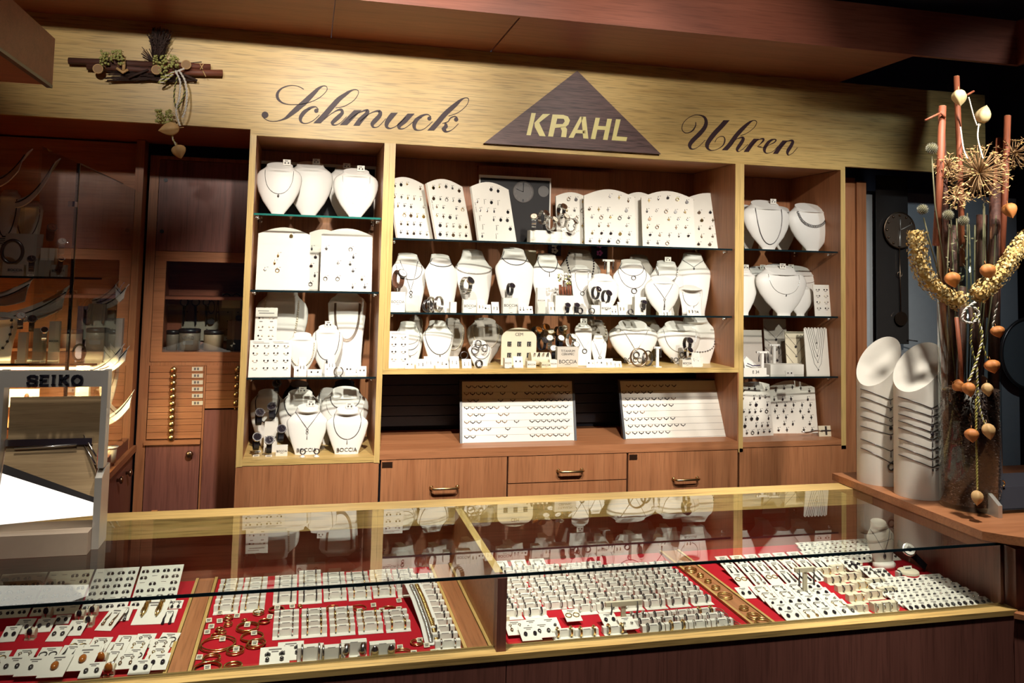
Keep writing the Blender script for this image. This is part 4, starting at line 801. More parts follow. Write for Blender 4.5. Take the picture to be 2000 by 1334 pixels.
# wide cabinet, top: boards and watches
za, zb, zc, zd = ZM
K1 = ['ring', 'drop', 'heart', 'disc', 'stone', 'star', 'cross']
board(779, 853, 343, 3.24, za, M1, 6, 5, K1, rz=.5, vtext=True, lean=.34)
board(854, 931, 347, 3.24, za, M1, 6, 5, K1, rz=.5, vtext=True, lean=.34)
board(935, 1016, 353, 3.22, za, M1, 6, 5, ['drop', 'disc', 'bar'], rz=.38, vtext=True, lean=.30, mats=(SILV, SILV, SILVD), skip=.45)
board(1090, 1152, 374, 3.36, za, M1, 6, 4, K1, rz=.0, lean=.15)
board(1146, 1242, 368, 3.30, za, M1, 6, 5, K1, rz=-.1, lean=.16)
board(1228, 1272, 374, 3.38, za, M1, 5, 2, ['stone', 'disc', 'heart'], rz=-.2, lean=.12, mats=(BRONZE, SILVD))
board(1260, 1356, 371, 3.31, za, M1, 6, 5, K1, rz=-.15, lean=.18)
board(1344, 1417, 374, 3.30, za, M1, 6, 4, K1, rz=-.5, lean=.26)
a, c = PY(936, 341, 3.44), PY(1074, 466, 3.44)
cl = MB(); d1, d2 = PY(1022, 375, 3.4375), PY(1066, 374, 3.4375)
cl.disc((d1.x, 3.4385, d1.z), .046, (0, -1, 0), .001, 0, 36).ring((d1.x, 3.437, d1.z), .044, .002, 'y', 32, 5, 1).tube([(d1.x, 3.4365, d1.z), (d1.x, 3.4365, d1.z + .034)], .0012, 5, 2).tube([(d1.x, 3.4365, d1.z), (d1.x - .03, 3.4365, d1.z + .012)], .0012, 5, 2)
for k in range(12): t = k * math.pi / 6; cl.box(d1.x + .036 * math.sin(t) - .003, d1.x + .036 * math.sin(t) + .003, 3.4366, 3.4374, d1.z + .036 * math.cos(t) - .005, d1.z + .036 * math.cos(t) + .005, 2 if k in (0, 6) else 1)
cl.disc((d2.x - .01, 3.4385, d2.z), .024, (0, -1, 0), .001, 0, 24)
thing('poster', [('sheet', bx('sheet', PHOTO, a.x + .006, c.x - .006, 3.439, 3.442, za + .002, a.z - .012)), ('white_border', MB().box(a.x, c.x, 3.4385, 3.443, a.z - .0118, a.z).box(c.x - .0058, c.x, 3.4385, 3.443, za + .002, a.z - .012).box(a.x, a.x + .0058, 3.4385, 3.443, za + .002, a.z - .012).mesh('white_border', WHITE)), ('printed_clock', cl.mesh('printed_clock', mat('poster_grey', (.12, .11, .10), .4), GREYP, BLACK))], (0, 0, 0), label='black poster showing pale clock faces, top shelf of wide cabinet', cat='poster')
block(1036, 1080, 449, 3.25, za, M1, None, d=.05); block(1078, 1132, 452, 3.26, za, M1, None, d=.05)
for u, v, Y, r_ in ((1043, 432, 3.235, -.3), (1060, 425, 3.27, .5), (1076, 437, 3.23, .6), (1098, 431, 3.235, .6), (1116, 440, 3.235, .8), (1096, 412, 3.29, .3)):
    watch(u, v, Y, za + .02, M1, SILV, SILV, RND.choice((PEARL, SILV)), .85, r_, tag_=False, desc='silver bracelet watch')
# wide cabinet, second shelf
Yf = 3.22
bust('angular', 766, 842, 497, 3.28, zb, M2, [CH(.35, x=.5, m=SILVD, p=1.8, k=[('ring', .006), ('ring', .005)]), CH(.55, x=.7, t0=.8, m=SILVD)], rz=.25, desc='white angular bust with dangling chains')
bust('angular', 833, 905, 499, 3.26, zb, M2, [CH(.8, x=.8, m=BLACK, r=.0016, t0=.95)], rz=.3)
bust('angular', 893, 972, 490, 3.30, zb, M2, [CH(.62, x=.98, m=SILV, beads=.003, t0=.75)], rz=.25)
bust('angular', 972, 1052, 487, 3.24, zb, M2, [CH(.75, x=.7, m=BLACK, r=.0015, t0=.97)], rz=.15)
bust('angular', 1042, 1110, 498, 3.30, zb, M2, [CH(.7, x=.6, m=BLACK, r=.0015, t0=.97, k=[('bar', .008)])], rz=.1)
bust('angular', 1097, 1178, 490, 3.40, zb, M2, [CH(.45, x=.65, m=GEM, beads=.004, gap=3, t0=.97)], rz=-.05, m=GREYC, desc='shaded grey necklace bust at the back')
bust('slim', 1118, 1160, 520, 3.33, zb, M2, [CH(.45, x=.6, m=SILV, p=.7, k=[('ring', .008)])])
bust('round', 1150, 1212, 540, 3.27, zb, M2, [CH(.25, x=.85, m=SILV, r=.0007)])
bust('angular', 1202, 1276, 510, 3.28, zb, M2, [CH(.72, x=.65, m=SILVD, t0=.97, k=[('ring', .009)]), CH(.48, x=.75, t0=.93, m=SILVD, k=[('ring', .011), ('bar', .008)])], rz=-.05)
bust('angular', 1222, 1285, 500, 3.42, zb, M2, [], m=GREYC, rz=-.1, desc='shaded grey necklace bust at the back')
bust('angular', 1274, 1340, 512, 3.34, zb, M2, [CH(.6, x=.6, m=SILV, links=.004, t0=.95)], rz=-.1, tagc=.1)
bust('round', 1262, 1330, 545, 3.22, zb, M2, [CH(.45, x=.55, m=SILVD, p=1.8, t0=.86, k=[('ring', .004), ('bar', .011), ('cross', .005)])])
bust('angular', 1326, 1390, 496, 3.33, zb, M2, [CH(.78, x=.85, m=SILVD, t0=.95, p=1.8, k=[('drop', .006)])], rz=-.2, tagc=.0)
bust('slim', 1328, 1376, 560, 3.24, zb, M2, [CH(.3, x=.7, m=SILV, p=.8, t0=.8, k=[('heart', .008)])], text='BOCCIA')
block(763, 792, 570, 3.17, zb, M2, 'BOCCIA'); block(793, 820, 577, 3.19, zb, M2, None, m=ACRY, desc='clear acrylic display block'); block(905, 932, 585, 3.19, zb, M2, 'BOCCIA'); block(880, 892, 590, 3.185, zb, M2, None)
block(983, 1012, 582, 3.19, zb, M2, 'BOCCIA'); block(1050, 1066, 562, 3.20, zb, M2, 'BOCCIA'); block(1052, 1070, 590, 3.175, zb, M2, None, m=ACRY, desc='clear acrylic display block')
block(1155, 1172, 596, 3.185, zb, M2, None); block(1174, 1195, 590, 3.18, zb, M2, 'BOCCIA'); block(1208, 1226, 595, 3.175, zb, M2, None); block(1240, 1262, 580, 3.19, zb, M2, None, desc='white display block below chained bust')
block(1092, 1116, 583, 3.20, zb, M2, None)
watch(778, 545, 3.20, zb + .055, M2, BRLEA, SILVD, WHITE, 1.05, .5); watch(910, 558, 3.22, zb, M2, SILV, SILV, GEM, 1., .6); watch(996, 565, 3.19, zb, M2, SILVD, SILVD, GEM, .7, .3); watch(1163, 572, 3.20, zb, M2, SILVD, SILV, GEM, .75, .4); watch(1183, 580, 3.19, zb + .02, M2, SILVD, SILVD, GEM, .8, .4)
watch(1107, 602, 3.17, zb, M2, BLACK, SILVD, GEM, .62, 0, desc='small dark patterned watch'); watch(1125, 602, 3.17, zb, M2, SILVD, SILVD, GEM, .62, 0, desc='small dark patterned watch'); watch(1256, 596, 3.18, zb, M2, SILVD, SILVD, GEM, .6, 0)
def bangle(u, v, R, r, Y, z, where, m=SILV, rz=0., desc='silver bangle', axis='y', tilt=0.):
    c = PY(u, v, Y); o = solo('bangle', MB().ring((0, 0, R + r), R, r, axis, 28, 7).ring((0, .006, R + r), R, r, axis, 28, 7).mesh('bangle', m), (c.x, Y, z), rz, cat='bangle'); later(o, desc, where, 'bangle', u)
bangle(843, 600, .027, .003, 3.19, zb, M2, rz=1.); bangle(858, 600, .028, .003, 3.18, zb, M2, rz=.9); bangle(836, 600, .02, .004, 3.175, zb, M2, SILVD, .6, 'dark bangle')
bangle(1134, 605, .011, .002, 3.16, zb, M2, SILVD, .3, 'small dark hoop'); bangle(1156, 605, .011, .002, 3.16, zb, M2, SILVD, -.2, 'small dark hoop'); bangle(1232, 608, .01, .002, 3.155, zb, M2, SILVD, 0, 'small dark hoop')
for u, v0 in ((940, 585), (952, 595), (968, 590), (1020, 592), (1034, 598), (1080, 590), (1200, 597), (1216, 590), (1300, 606), (1350, 598)):
    ecard(u - 7, u + 7, v0, 612, 3.165 + .012 * RND.random(), zb, M2, 1, 1, RND.choice(('stud', 'drop', 'hoop')), .4, 'small white card with one pair of earrings', header=False)
def tstand(u, v0, Y, z, where, wd=.05, m=WHITE, kinds=('long', 'long')):
    c = PY(u, v0, Y); h = c.z - z
    b = MB().box(-wd * .5, wd * .5, -.006, .006, h - .008, h).box(-.006, .006, -.004, .004, .0035, h - .008).box(-wd * .42, wd * .42, -.016, .016, 0, .003)
    e = [('earring', STUDS['long'][0], None, (s_ * wd * .38, -.008, h - .006)) for s_ in (-1, 1)]
    o = thing('earring_stand', [('frame', b.mesh('frame', m))] + e, (c.x, Y, z), (0, 0, 0), cat='earring stand'); later(o, 'white T-shaped stand with hanging earrings', where, 'stand', u)
tstand(1188, 507, 3.36, zb, M2)
# vase of twigs and blossoms
c = PY(1104, 572, 3.19); vz = PY(1104, 576, 3.19).z
tw = MB(); bl = MB()
for k in range(9): tw.tube([(-.022 + .0055 * k, RND.uniform(-.008, .008), 0), (-.022 + .0055 * k + RND.uniform(-.002, .002), RND.uniform(-.008, .008), .05 + RND.uniform(-.02, .008))], .0032, 6, k % 2)
for k in range(46): a = RND.uniform(0, 6.28); r_ = RND.uniform(0, .034); bl.ball((r_ * math.cos(a), r_ * .5 * math.sin(a), .062 + RND.uniform(-.014, .026) - r_ * .2), RND.uniform(.0025, .0055), 0 if k % 5 else 1, 6, 4)
thing('blossom_bundle', [('twigs', tw.mesh('twigs', CINN, BRLEA)), ('blossoms', bl.mesh('blossoms', WHITE, BERRY)), ('band', MB().lathe([(.028, -.012), (.03, -.006), (.028, .001)], 18, sy=.5).mesh('band', SILV))], (c.x, 3.19, vz), label='bundle of brown twigs topped with white blossoms, wide cabinet', cat='decoration')
block(1085, 1122, 577, 3.175, zb, M2, None, d=.035, desc='plain white block carrying the twig bundle')
# pictures seen behind the second shelf
for u0, u1, v0, v1, m_, l_ in ((1000, 1046, 488, 530, CREAM, 'cream picture card with small dark brooch'), (1071, 1095, 479, 500, GEM, 'dark picture card with white flowers'), (1155, 1186, 482, 506, GEM, 'dark picture card with a pink flower')):
    a, c = PY(u0, v0, 3.478), PY(u1, v1, 3.478); b = MB().box(a.x, c.x, 3.476, 3.48, c.z, a.z); 
    x_, z_ = (a.x + c.x) / 2, (a.z + c.z) / 2; f = MB()
    for k in range(5): f.ball((x_ + .01 * math.cos(k * 1.256), 3.475, z_ + .008 * math.sin(k * 1.256)), .006, 0, 8, 4, (1, .3, 1))
    thing('picture_card', [('card', b.mesh('card', m_)), ('motif', f.mesh('motif', {0: BRLEA}.get(0) if u0 == 1000 else WHITE if u0 == 1071 else mat('pink_petal', (.5, .08, .35), .5)))], (0, 0, 0), label=l_ + ', behind second shelf of wide cabinet', cat='picture')
a, c = PY(1188, 480, 3.45), PY(1193, 510, 3.45)
# wide cabinet, wooden shelf
ecard(760, 797, 648, 717, 3.165, zc, M3_, 4, 2, lean=.25, desc='white card of paired ear studs with printed header')
bust('angular', 772, 832, 632, 3.28, zc, M3_, [CH(.5, x=.7, m=SILV, p=.6, r=.0008), CH(.36, x=.75, m=SILVD, p=.6, r=.001), CH(.22, x=.8, m=SILV, p=.6, r=.0008, k=[('heart', .004)])], rz=.2)
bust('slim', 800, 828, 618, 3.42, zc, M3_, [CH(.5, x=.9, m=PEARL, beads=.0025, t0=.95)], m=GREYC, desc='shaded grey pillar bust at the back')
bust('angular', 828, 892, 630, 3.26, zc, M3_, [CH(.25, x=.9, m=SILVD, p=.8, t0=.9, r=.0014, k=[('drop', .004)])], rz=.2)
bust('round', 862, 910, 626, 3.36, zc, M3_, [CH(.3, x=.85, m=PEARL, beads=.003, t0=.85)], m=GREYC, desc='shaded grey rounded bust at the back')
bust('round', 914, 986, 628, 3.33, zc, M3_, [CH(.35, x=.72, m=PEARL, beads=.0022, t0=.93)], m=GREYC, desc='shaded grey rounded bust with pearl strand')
bust('angular', 915, 966, 668, 3.22, zc, M3_, [CH(.3, x=.8, m=SILVD, p=.7)], rz=.3)
for u, v in ((907, 690), (928, 680), (935, 668), (948, 676)): bangle(u, v, .014, .0014, 3.2, zc + max(0, PY(u, v + 12, 3.2).z - zc), M3_, SILVD, RND.uniform(-.6, .6), 'thin dark hoop on a bust')
a, c = PY(980, 640, 3.25), PY(1047, 706, 3.25); wd, h = c.x - a.x, a.z - zc; out = [(-wd / 2, 0, 0), (wd / 2, 0, 0)] + [(wd / 2 * math.cos(t * math.pi / 12), 0, h * .72 + h * .28 * math.sin(t * math.pi / 12)) for t in range(13)]
b = MB().prism(out, (0, .006, 0)).text('CEM', .017, (0, -.0006, h * .82), mi=1, th=.0008)
p_ = []
for i in range(2):
    for j in range(3): b.box(-wd * .33 + j * wd * .28, -wd * .33 + j * wd * .28 + .017, -.0005, 0, h * (.5 - i * .3), h * (.5 - i * .3) + .019, 1)
for i in range(2):
    for j in range(3):
        for s_ in (-1, 1): p_.append(('earring', STUDS['hoop'][2], None, (-wd * .33 + j * wd * .28 + .0085 + s_ * .004, -.002, h * (.5 - i * .3) + .014)))
o = thing('earring_plaque', [('plate', b.mesh('plate', CREAM, BLK))] + p_, ((a.x + c.x) / 2, 3.25, zc), (0, 0, 0), label='round-topped cream plaque with dark lettering and small hoops on dark squares', cat='display board')
for u, v, st_, cs_, dl_, s_ in ((1046, 652, BLACK, SILV, AMBER, .9), (1062, 648, BRONZE, BRONZE, AMBER, .95), (1078, 655, BRONZE, GOLD, PEARL, .8), (1090, 650, BRLEA, BRONZE, GEM, .8), (1102, 648, GOLD, GOLD, PEARL, .8), (1058, 672, BLACK, SILVD, GEM, .8), (1074, 668, SILV, SILV, WHITE, .85), (1092, 668, BLACK, SILV, WHITE, .85), (1114, 665, WHITE, SILV, WHITE, .85), (1082, 688, BLACK, SILV, WHITE, .85), (1122, 680, SILV, SILV, WHITE, .8)):
    watch(u, v, 3.22 + .1 * (695 - v) / 50, zc, M3_, st_, cs_, dl_, s_, RND.uniform(-.6, .6), tag_=False)
block(1074, 1088, 703, 3.165, zc, M3_, 'BOCCIA'); block(1058, 1076, 708, 3.16, zc, M3_, 'BOCCIA', m=CREAM, desc='cream display block with printed lettering'); block(1030, 1047, 706, 3.16, zc, M3_, 'BOCCIA'); block(986, 1000, 700, 3.165, zc, M3_, 'BOCCIA')
a, c = PY(1089, 678, 3.18), PY(1129, 718, 3.18); wd, h = c.x - a.x, a.z - zc
thing('display_box', [('body', bx('body', mat('warm_grey_card', (.58, .53, .45), .6), -wd / 2, wd / 2, 0, .03, 0, h)), ('printed_lettering', MB().text('TITANIUM', .0125, (0, -.0005, h * .80), th=.0006).text('CERAMIC', .0125, (0, -.0005, h * .64), th=.0006).text('BOCCIA', .020, (0, -.0005, h * .26), th=.0006).box(-.012, .012, -.0006, 0, h * .11, h * .125).mesh('printed_lettering', BLK))], ((a.x + c.x) / 2, 3.18, zc), (0, 0, 0), label='warm grey display box with three lines of dark lettering', cat='box')
for u, v0 in ((1056, 676), (1062, 678), (1070, 676)): pass
bc = MB()
for k in range(4): bc.tube([(-.03 + .018 * k + .004 * math.sin(a_ * .5), -.004 - .02 * math.sin(a_ * .31), .003 + .052 * math.sin(a_ * .31)) for a_ in range(11)], .0022, 6, k % 2)
c = PY(1056, 706, 3.20); thing('bracelet_stand', [('roll', MB().disc((-.04, .005, .028), .026, (1, 0, 0), .08, 0, 20).mesh('roll', CREAM)), ('bracelets', bc.mesh('bracelets', SILV, SILVD))], (c.x, 3.21, zc), (0, 0, 0), label='cream roll draped with silver bracelets below the watch cluster', cat='bracelet stand')
o_ = MB().ring((0, 0, .003), .02, .0016, 'z', 26, 6, sx=1.35).mesh('bangle', SILV); s_ = solo('bangle', o_, (PY(992, 717, 3.15).x, 3.155, zc - .001), label='silver bangle lying flat on the wooden shelf front', cat='bangle')
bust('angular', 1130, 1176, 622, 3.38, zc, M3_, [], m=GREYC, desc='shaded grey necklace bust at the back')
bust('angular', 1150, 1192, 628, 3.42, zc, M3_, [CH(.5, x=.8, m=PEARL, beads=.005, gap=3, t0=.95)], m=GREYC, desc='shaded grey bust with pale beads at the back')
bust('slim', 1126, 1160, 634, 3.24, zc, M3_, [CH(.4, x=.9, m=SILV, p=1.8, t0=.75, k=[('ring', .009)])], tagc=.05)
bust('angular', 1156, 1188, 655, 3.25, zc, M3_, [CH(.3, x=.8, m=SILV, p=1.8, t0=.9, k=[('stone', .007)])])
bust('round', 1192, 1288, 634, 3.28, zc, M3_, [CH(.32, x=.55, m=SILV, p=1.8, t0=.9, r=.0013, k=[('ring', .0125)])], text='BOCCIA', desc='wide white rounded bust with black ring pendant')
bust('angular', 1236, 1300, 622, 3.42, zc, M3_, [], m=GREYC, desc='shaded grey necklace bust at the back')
bust('round', 1285, 1372, 636, 3.29, zc, M3_, [CH(.3, x=.72, m=SILV, p=.8, t0=.9, k=[('ring', .009)])], text='BOCCIA')
bust('angular', 1324, 1404, 621, 3.30, zc, M3_, [CH(.25, x=.8, t0=.5, m=SILVD, beads=.003, gap=4)], rz=-.1)
bangle(1248, 715, .035, .003, 3.165, zc, M3_, BRONZE, 0, 'large bronze bangle'); bangle(1266, 700, .03, .002, 3.19, zc, M3_, SILVD, .5, 'thin dark bangle leaning')
tstand(1284, 677, 3.17, zc, M3_, .03)
watch(1342, 672, 3.20, zc, M3_, SILVD, SILVD, GEM, .8, .2, desc='black and white ceramic watch'); watch(1343, 690, 3.18, zc, M3_, SILV, SILV, GEM, .7, .2)
block(1333, 1352, 703, 3.165, zc, M3_, 'BOCCIA'); block(1355, 1373, 697, 3.18, zc, M3_, None); block(1195, 1205, 706, 3.17, zc, M3_, None)
for u, v0, k in ((800, 706, 'stud'), (822, 702, 'hoop'), (838, 697, 'drop'), (860, 700, 'stud'), (868, 706, 'stud'), (888, 697, 'drop'), (912, 702, 'drop'), (1013, 697, 'stud'), (1155, 703, 'stud'), (1172, 702, 'stud'), (1190, 701, 'hoop'), (1206, 706, 'hoop'), (1362, 690, 'drop')):
    ecard(u - 9, u + 9, v0, 718, 3.15 + .015 * RND.random(), zc, M3_, 1, 1, k, .5, 'small white card with one pair of earrings', header=False)
bangle(936, 717, .013, .003, 3.15, zc, M3_, SILVD, .3, 'small dark ring')
# niche: slanted ring pads
_RM = [MB().ring((0, 0, 0), .0095, .0018, 'y', 12, 5, 0, math.pi * 1.05, math.pi * 1.95).ball((0, -.001, -.0095), .0032, 0, 7, 4).mesh('ring', m_) for m_ in (GEM, SILVD, BRONZE, SILVD)]
def ringpad(q, Yb_, Yt_, rows, lbl, nm='ring_pad'):
    # q: pixel corners of the white pad, lower left, lower right, upper right, upper left
    bl_, br, tr, tl = (PY(*q[0], Yb_), PY(*q[1], Yb_), PY(*q[2], Yt_), PY(*q[3], Yt_)); nrm = (br - bl_).cross(tl - bl_).normalized(); zv = min(bl_.z, br.z)
    pad = MB().prism([bl_, br, tr, tl], -nrm * .012)
    ux, uy = (br - bl_), (tl - bl_)
    e = .006; fr_ = MB(); C4 = [bl_, br, tr, tl]; cen = sum(C4, Vector()) / 4
    for i in range(4):
        p, n_ = C4[i], C4[(i + 1) % 4]; fr_.prism([p - nrm * .014, n_ - nrm * .014, n_ + (n_ - cen).normalized() * .011 - nrm * .014, p + (p - cen).normalized() * .011 - nrm * .014], nrm * .018)
    parts = []
    ln = MB()
    def at(s, t): return (bl_ * (1 - s) + br * s) * (1 - t) + (tl * (1 - s) + tr * s) * t
    for i, row in enumerate(rows):
        t = .94 - .9 * i / max(1, len(rows) - .4)
        if i: ln.prism([at(.01, t), at(.99, t), at(.99, t + .003), at(.01, t + .003)], nrm * .0004)
        for s in row:
            p = at(s, t) + nrm * .003; parts.append(('ring', RND.choice(_RM), None, p))
    bk = MB().prism([(bl_ + ux * .3) - nrm * .0125, (bl_ + ux * .7) - nrm * .0125, (tl + ux * .7 - uy * .1) - nrm * .0125, (tl + ux * .3 - uy * .1) - nrm * .0125], -nrm * .006)
    thing(nm, [('pad', pad.mesh('pad', CARD)), ('slits', ln.mesh('slits', GREYP)), ('frame', fr_.mesh('frame', BLACK)), ('back', bk.mesh('back', BLACK))] + parts, (0, 0, 0), label=lbl, cat='ring display')
def rw(x0, dx, n, *more):
    r = [x0 + dx * i for i in range(n)]
    for m_ in more: r += rw(*m_)
    return r
d_ = .053
ringpad(((903, 880), (1122, 874), (1117, 744), (902, 745)), 3.215, 3.33, [rw(.06, d_, 7, (.62, d_, 7)), rw(.04, d_, 5, (.36, d_, 1), (.47, d_, 1), (.58, d_, 8)), rw(.07, d_, 2, (.34, d_, 1), (.45, d_, 1), (.64, d_, 7)), rw(.04, d_, 6, (.40, d_, 1), (.56, d_, 8)), rw(.07, d_, 3, (.34, d_, 2), (.66, d_, 6)), rw(.04, d_, 3, (.32, d_, 2), (.48, d_, 1), (.62, d_, 7)), rw(.07, d_, 4, (.40, d_, 1), (.60, d_, 7)), rw(.04, d_, 2, (.32, d_, 2), (.62, d_, 7)), rw(.07, d_, 3, (.34, d_, 2), (.60, d_, 7))], 'white slanted ring pad in black frame, left of the two in the niche')
d_ = .064
ringpad(((1223, 871), (1422, 864), (1406, 743), (1210, 744)), 3.215, 3.33, [rw(.08, d_, 8), rw(.03, d_, 5), rw(.06, d_, 8), rw(.03, d_, 8), rw(.06, d_, 3), rw(.03, d_, 8), rw(.06, d_, 9), rw(.03, d_, 7), rw(.07, d_, 2)], 'white slanted ring pad in black frame, right of the two, half empty')
# right cabinet
za, zb, zc, zd = ZR
bust('round', 1440, 1484, 402, 3.33, za, R1, []); bust('round', 1500, 1560, 406, 3.40, za, R1, [], tagc=-.4)
bust('round', 1455, 1547, 397, 3.24, za, R1, [CH(.12, x=.55, m=SILVD, p=.9, t0=.92, r=.0018)], tagc=.35)
bust('round', 1542, 1631, 403, 3.25, za, R1, [CH(.55, x=.62, m=SILVD, links=.004, t0=.93)])
bust('round', 1424, 1484, 527, 3.26, zb, R2, [], tagc=.3); bust('round', 1455, 1530, 527, 3.38, zb, R2, [], tagc=.1)
bust('round', 1481, 1580, 525, 3.23, zb, R2, [CH(.45, x=.6, m=SILV, r=.0007, k=[('drop', .004)])], tagc=.1); bust('round', 1520, 1610, 527, 3.33, zb, R2, [CH(.7, x=.8, m=SILV, r=.0009)], tagc=-.3)
bust('round', 1534, 1592, 556, 3.24, zb, R2, [])
ecard(1592, 1624, 556, 616, 3.20, zb, R2, 4, 2, lean=.12, desc='white card of paired ear studs', header=False)
def sheet(u0, u1, v0, v1, Y, z, where, vees, desc, m=CARD, lean=.12, comb=False, pend='stone', name='necklace_card'):
    a, c = PY(u0, v0, Y), PY(u1, v1, Y); wd, h = c.x - a.x, a.z - z; la = math.atan(lean); L = h / math.cos(la); MM = Matrix.Rotation(-la, 4, 'X'); b = MB(MM).box(-wd / 2, wd / 2, 0, .004, 0, L); parts = []
    if comb:
        for k in range(7): b.box(-wd * .46 + k * wd * .14, -wd * .46 + k * wd * .14 + wd * .07, 0, .004, L, L + .004)
    for k, (t0, t1, hw_) in enumerate(vees):
        nb = MB(MM).tube([(-wd * hw_, -.001, L * t0), (0, -.001, L * t1), (wd * hw_, -.001, L * t0)] if not comb else [(-wd * hw_, -.001, L), (-wd * hw_ * .35, -.001, L * (t1 + .12)), (0, -.001, L * t1), (wd * hw_ * .35, -.001, L * (t1 + .12)), (wd * hw_, -.001, L)], .0008, 5)
        pendant(nb, pend if k % 2 == 0 else 'heart', (0, -.001, L * t1), .006 if not comb else .003, 0, 1); parts.append(('necklace', nb.mesh('necklace', SILVD, GEM)))
    o = thing(name, [('card', b.mesh('card', m))] + parts, ((a.x + c.x) / 2, Y, z), (0, 0, 0), cat='necklace card'); later(o, desc, where, 'necklace card', u0)
sheet(1448, 1492, 645, 725, 3.32, zc, R3, [], 'grey shaded card with small charms', GREYC)
sheet(1497, 1541, 623, 724, 3.36, zc, R3, [(.85, .62, .5), (.62, .42, .5), (.45, .22, .5)], 'grey card with three V-shaped chains', GREYC)
sheet(1538, 1576, 648, 722, 3.28, zc, R3, [(.95, .66, .5), (.7, .42, .5), (.45, .12, .5)], 'cream card with three V-shaped pendant chains', CREAM)
sheet(1576, 1621, 642, 733, 3.20, zc, R3, [(1, .12, .42), (1, .28, .34), (1, .42, .26), (1, .58, .18), (1, .7, .10)], 'white notched card with long fine necklaces', CARD, comb=True)
tstand(1489, 686, 3.20, zc, R3, .055); tstand(1512, 672, 3.27, zc, R3, .05)
c = PY(1467, 706, 3.22)
thing('bracelet_cushion', [('cushion', MB().prism([(-.035, -.02, 0), (.04, -.02, 0), (.038, .02, .04), (-.01, .02, .075), (-.035, .0, .06)], (0, .02, 0)).mesh('cushion', WHITE)), ('bracelet', MB().tube([(-.03, -.022, .05), (-.005, -.023, .04), (.03, -.022, .042)], .0022, 6).mesh('bracelet', mat('dark_blue_cord', (.03, .02, .08), .4)))], (c.x, 3.22, zc), label='white wedge cushion with a dark bracelet, third shelf, right cabinet', cat='cushion')
c = PY(1474, 722, 3.17)
thing('price_sign', [('board', bx('board', CARD, -.05, .055, 0, .004, 0, .034)), ('printed_lettering', MB().text('E 34', .018, (.005, -.0005, .017), th=.0006).mesh('printed_lettering', BLK))], (c.x, 3.17, zc), label='small white sign with a short printed price, third shelf, right cabinet', cat='sign')
block(1505, 1570, 712, 3.22, zc, R3, None, d=.05, desc='low white plinth'); ecard(1535, 1551, 724, 736, 3.16, zc, R3, 1, 1, 'stud', .3, 'small white card with one pair of earrings', header=False)
board(1448, 1513, 747, 3.24, zd, R4, 7, 5, ['ring', 'star', 'drop', 'heart', 'disc'], rz=.1, lean=.14, mats=(SILVD, GEM), skip=.15, arch=.04)
board(1510, 1595, 745, 3.28, zd, R4, 7, 5, ['cross', 'cross', 'star', 'drop'], rz=-.1, lean=.16, mats=(SILVD, GEM, SILVD), skip=.15, desc='arched white board hung with small crosses')
a, c = PY(1600, 832, 3.2), PY(1628, 864, 3.2); wd, h = c.x - a.x, a.z - zd
thing('cross_card', [('card', MB(Matrix.Rotation(-.15, 4, 'X')).box(-wd / 2, wd / 2, 0, .002, 0, h).mesh('card', CREAM)), ('cross', MB(Matrix.Rotation(-.15, 4, 'X')).box(-.004, .004, -.003, -.0005, h * .15, h * .95).box(-wd * .34, wd * .34, -.003, -.0005, h * .48, h * .6).mesh('cross', SILVD))], ((a.x + c.x) / 2, 3.2, zd), label='cream card with one large ornate cross, bottom of right cabinet', cat='cross card')
solo('silver_bracelet', MB().tube([(PY(1566 + 8 * k, 843 + 2 * math.sin(k * 1.3), 3.205).x, 3.205, PY(1566 + 8 * k, 843 + 2 * math.sin(k * 1.3), 3.205).z) for k in range(6)], .0035, 6).mesh('silver_bracelet', SILV), (0, 0, 0), label='silver bracelet hanging across the cross board, right cabinet', cat='bracelet')
# inside the left showcase
V1, V2, V3 = 'upper shelf, left showcase', 'middle shelf, left showcase', 'bottom, left showcase'
YV = 3.30
za, zb, zc = ZV
zf = .90
def vb(kind, u0, u1, vt, Y, z, where, rz, tilt, neck=None, m=WHITE, desc=None, zoff=0):
    B, o = bust(kind, u0, u1, vt, Y, z + zoff, where, neck, desc, rz, None, None, m, False); return o
def ramp(u, v, L, wd, ang, Y, z, where, m=WHITE, desc='white curved necklace ramp', dark=True, rz=0., tw=1.0):
    # a curved sheet that widens and rises to one side, its face turned to the front
    c = PY(u, v, Y); ct, st = math.cos(tw), math.sin(tw); b = MB(); vs = []
    def pt(t, q, h=0.): 
        x, zz, w_ = L * t, L * (.12 * t + ang * t * t), wd * (.45 + .55 * t); return Vector((x, q * w_ * ct - h * st, zz + q * w_ * st + h * ct - .3 * wd * t * q * q))
    for i in range(9):
        for q, h in ((-.5, 0), (-.17, .006), (.17, .006), (.5, 0), (.5, -.004), (.17, .002), (-.17, .002), (-.5, -.004)): vs.append(pt(i / 8, q, h))
    fs = [(i * 8 + k, i * 8 + (k + 1) % 8, i * 8 + 8 + (k + 1) % 8, i * 8 + 8 + k) for i in range(8) for k in range(8)] + [tuple(range(8)), tuple(range(71, 63, -1))]
    b.add(vs, fs, 0, False); zt = c.z - z
    parts = [('sheet', b.mesh('sheet', m)), ('post', MB().box(.002, .012, .012, .022, -zt, .012).mesh('post', ACRY))]
    if dark: parts.append(('necklace', MB().tube([pt(t, -.1 + .15 * t, .008) for t in [i / 8 for i in range(9)]], .0018, 6).mesh('necklace', BLACK)))
    o = thing('necklace_ramp', parts, (c.x, Y, c.z), rz, cat='necklace display'); later(o, desc, where, 'ramp', u)
ramp(-12, 356, .13, .10, .55, 3.28, za, V1, rz=-.5); ramp(34, 396, .15, .09, .75, 3.30, za, V1, rz=-.5)
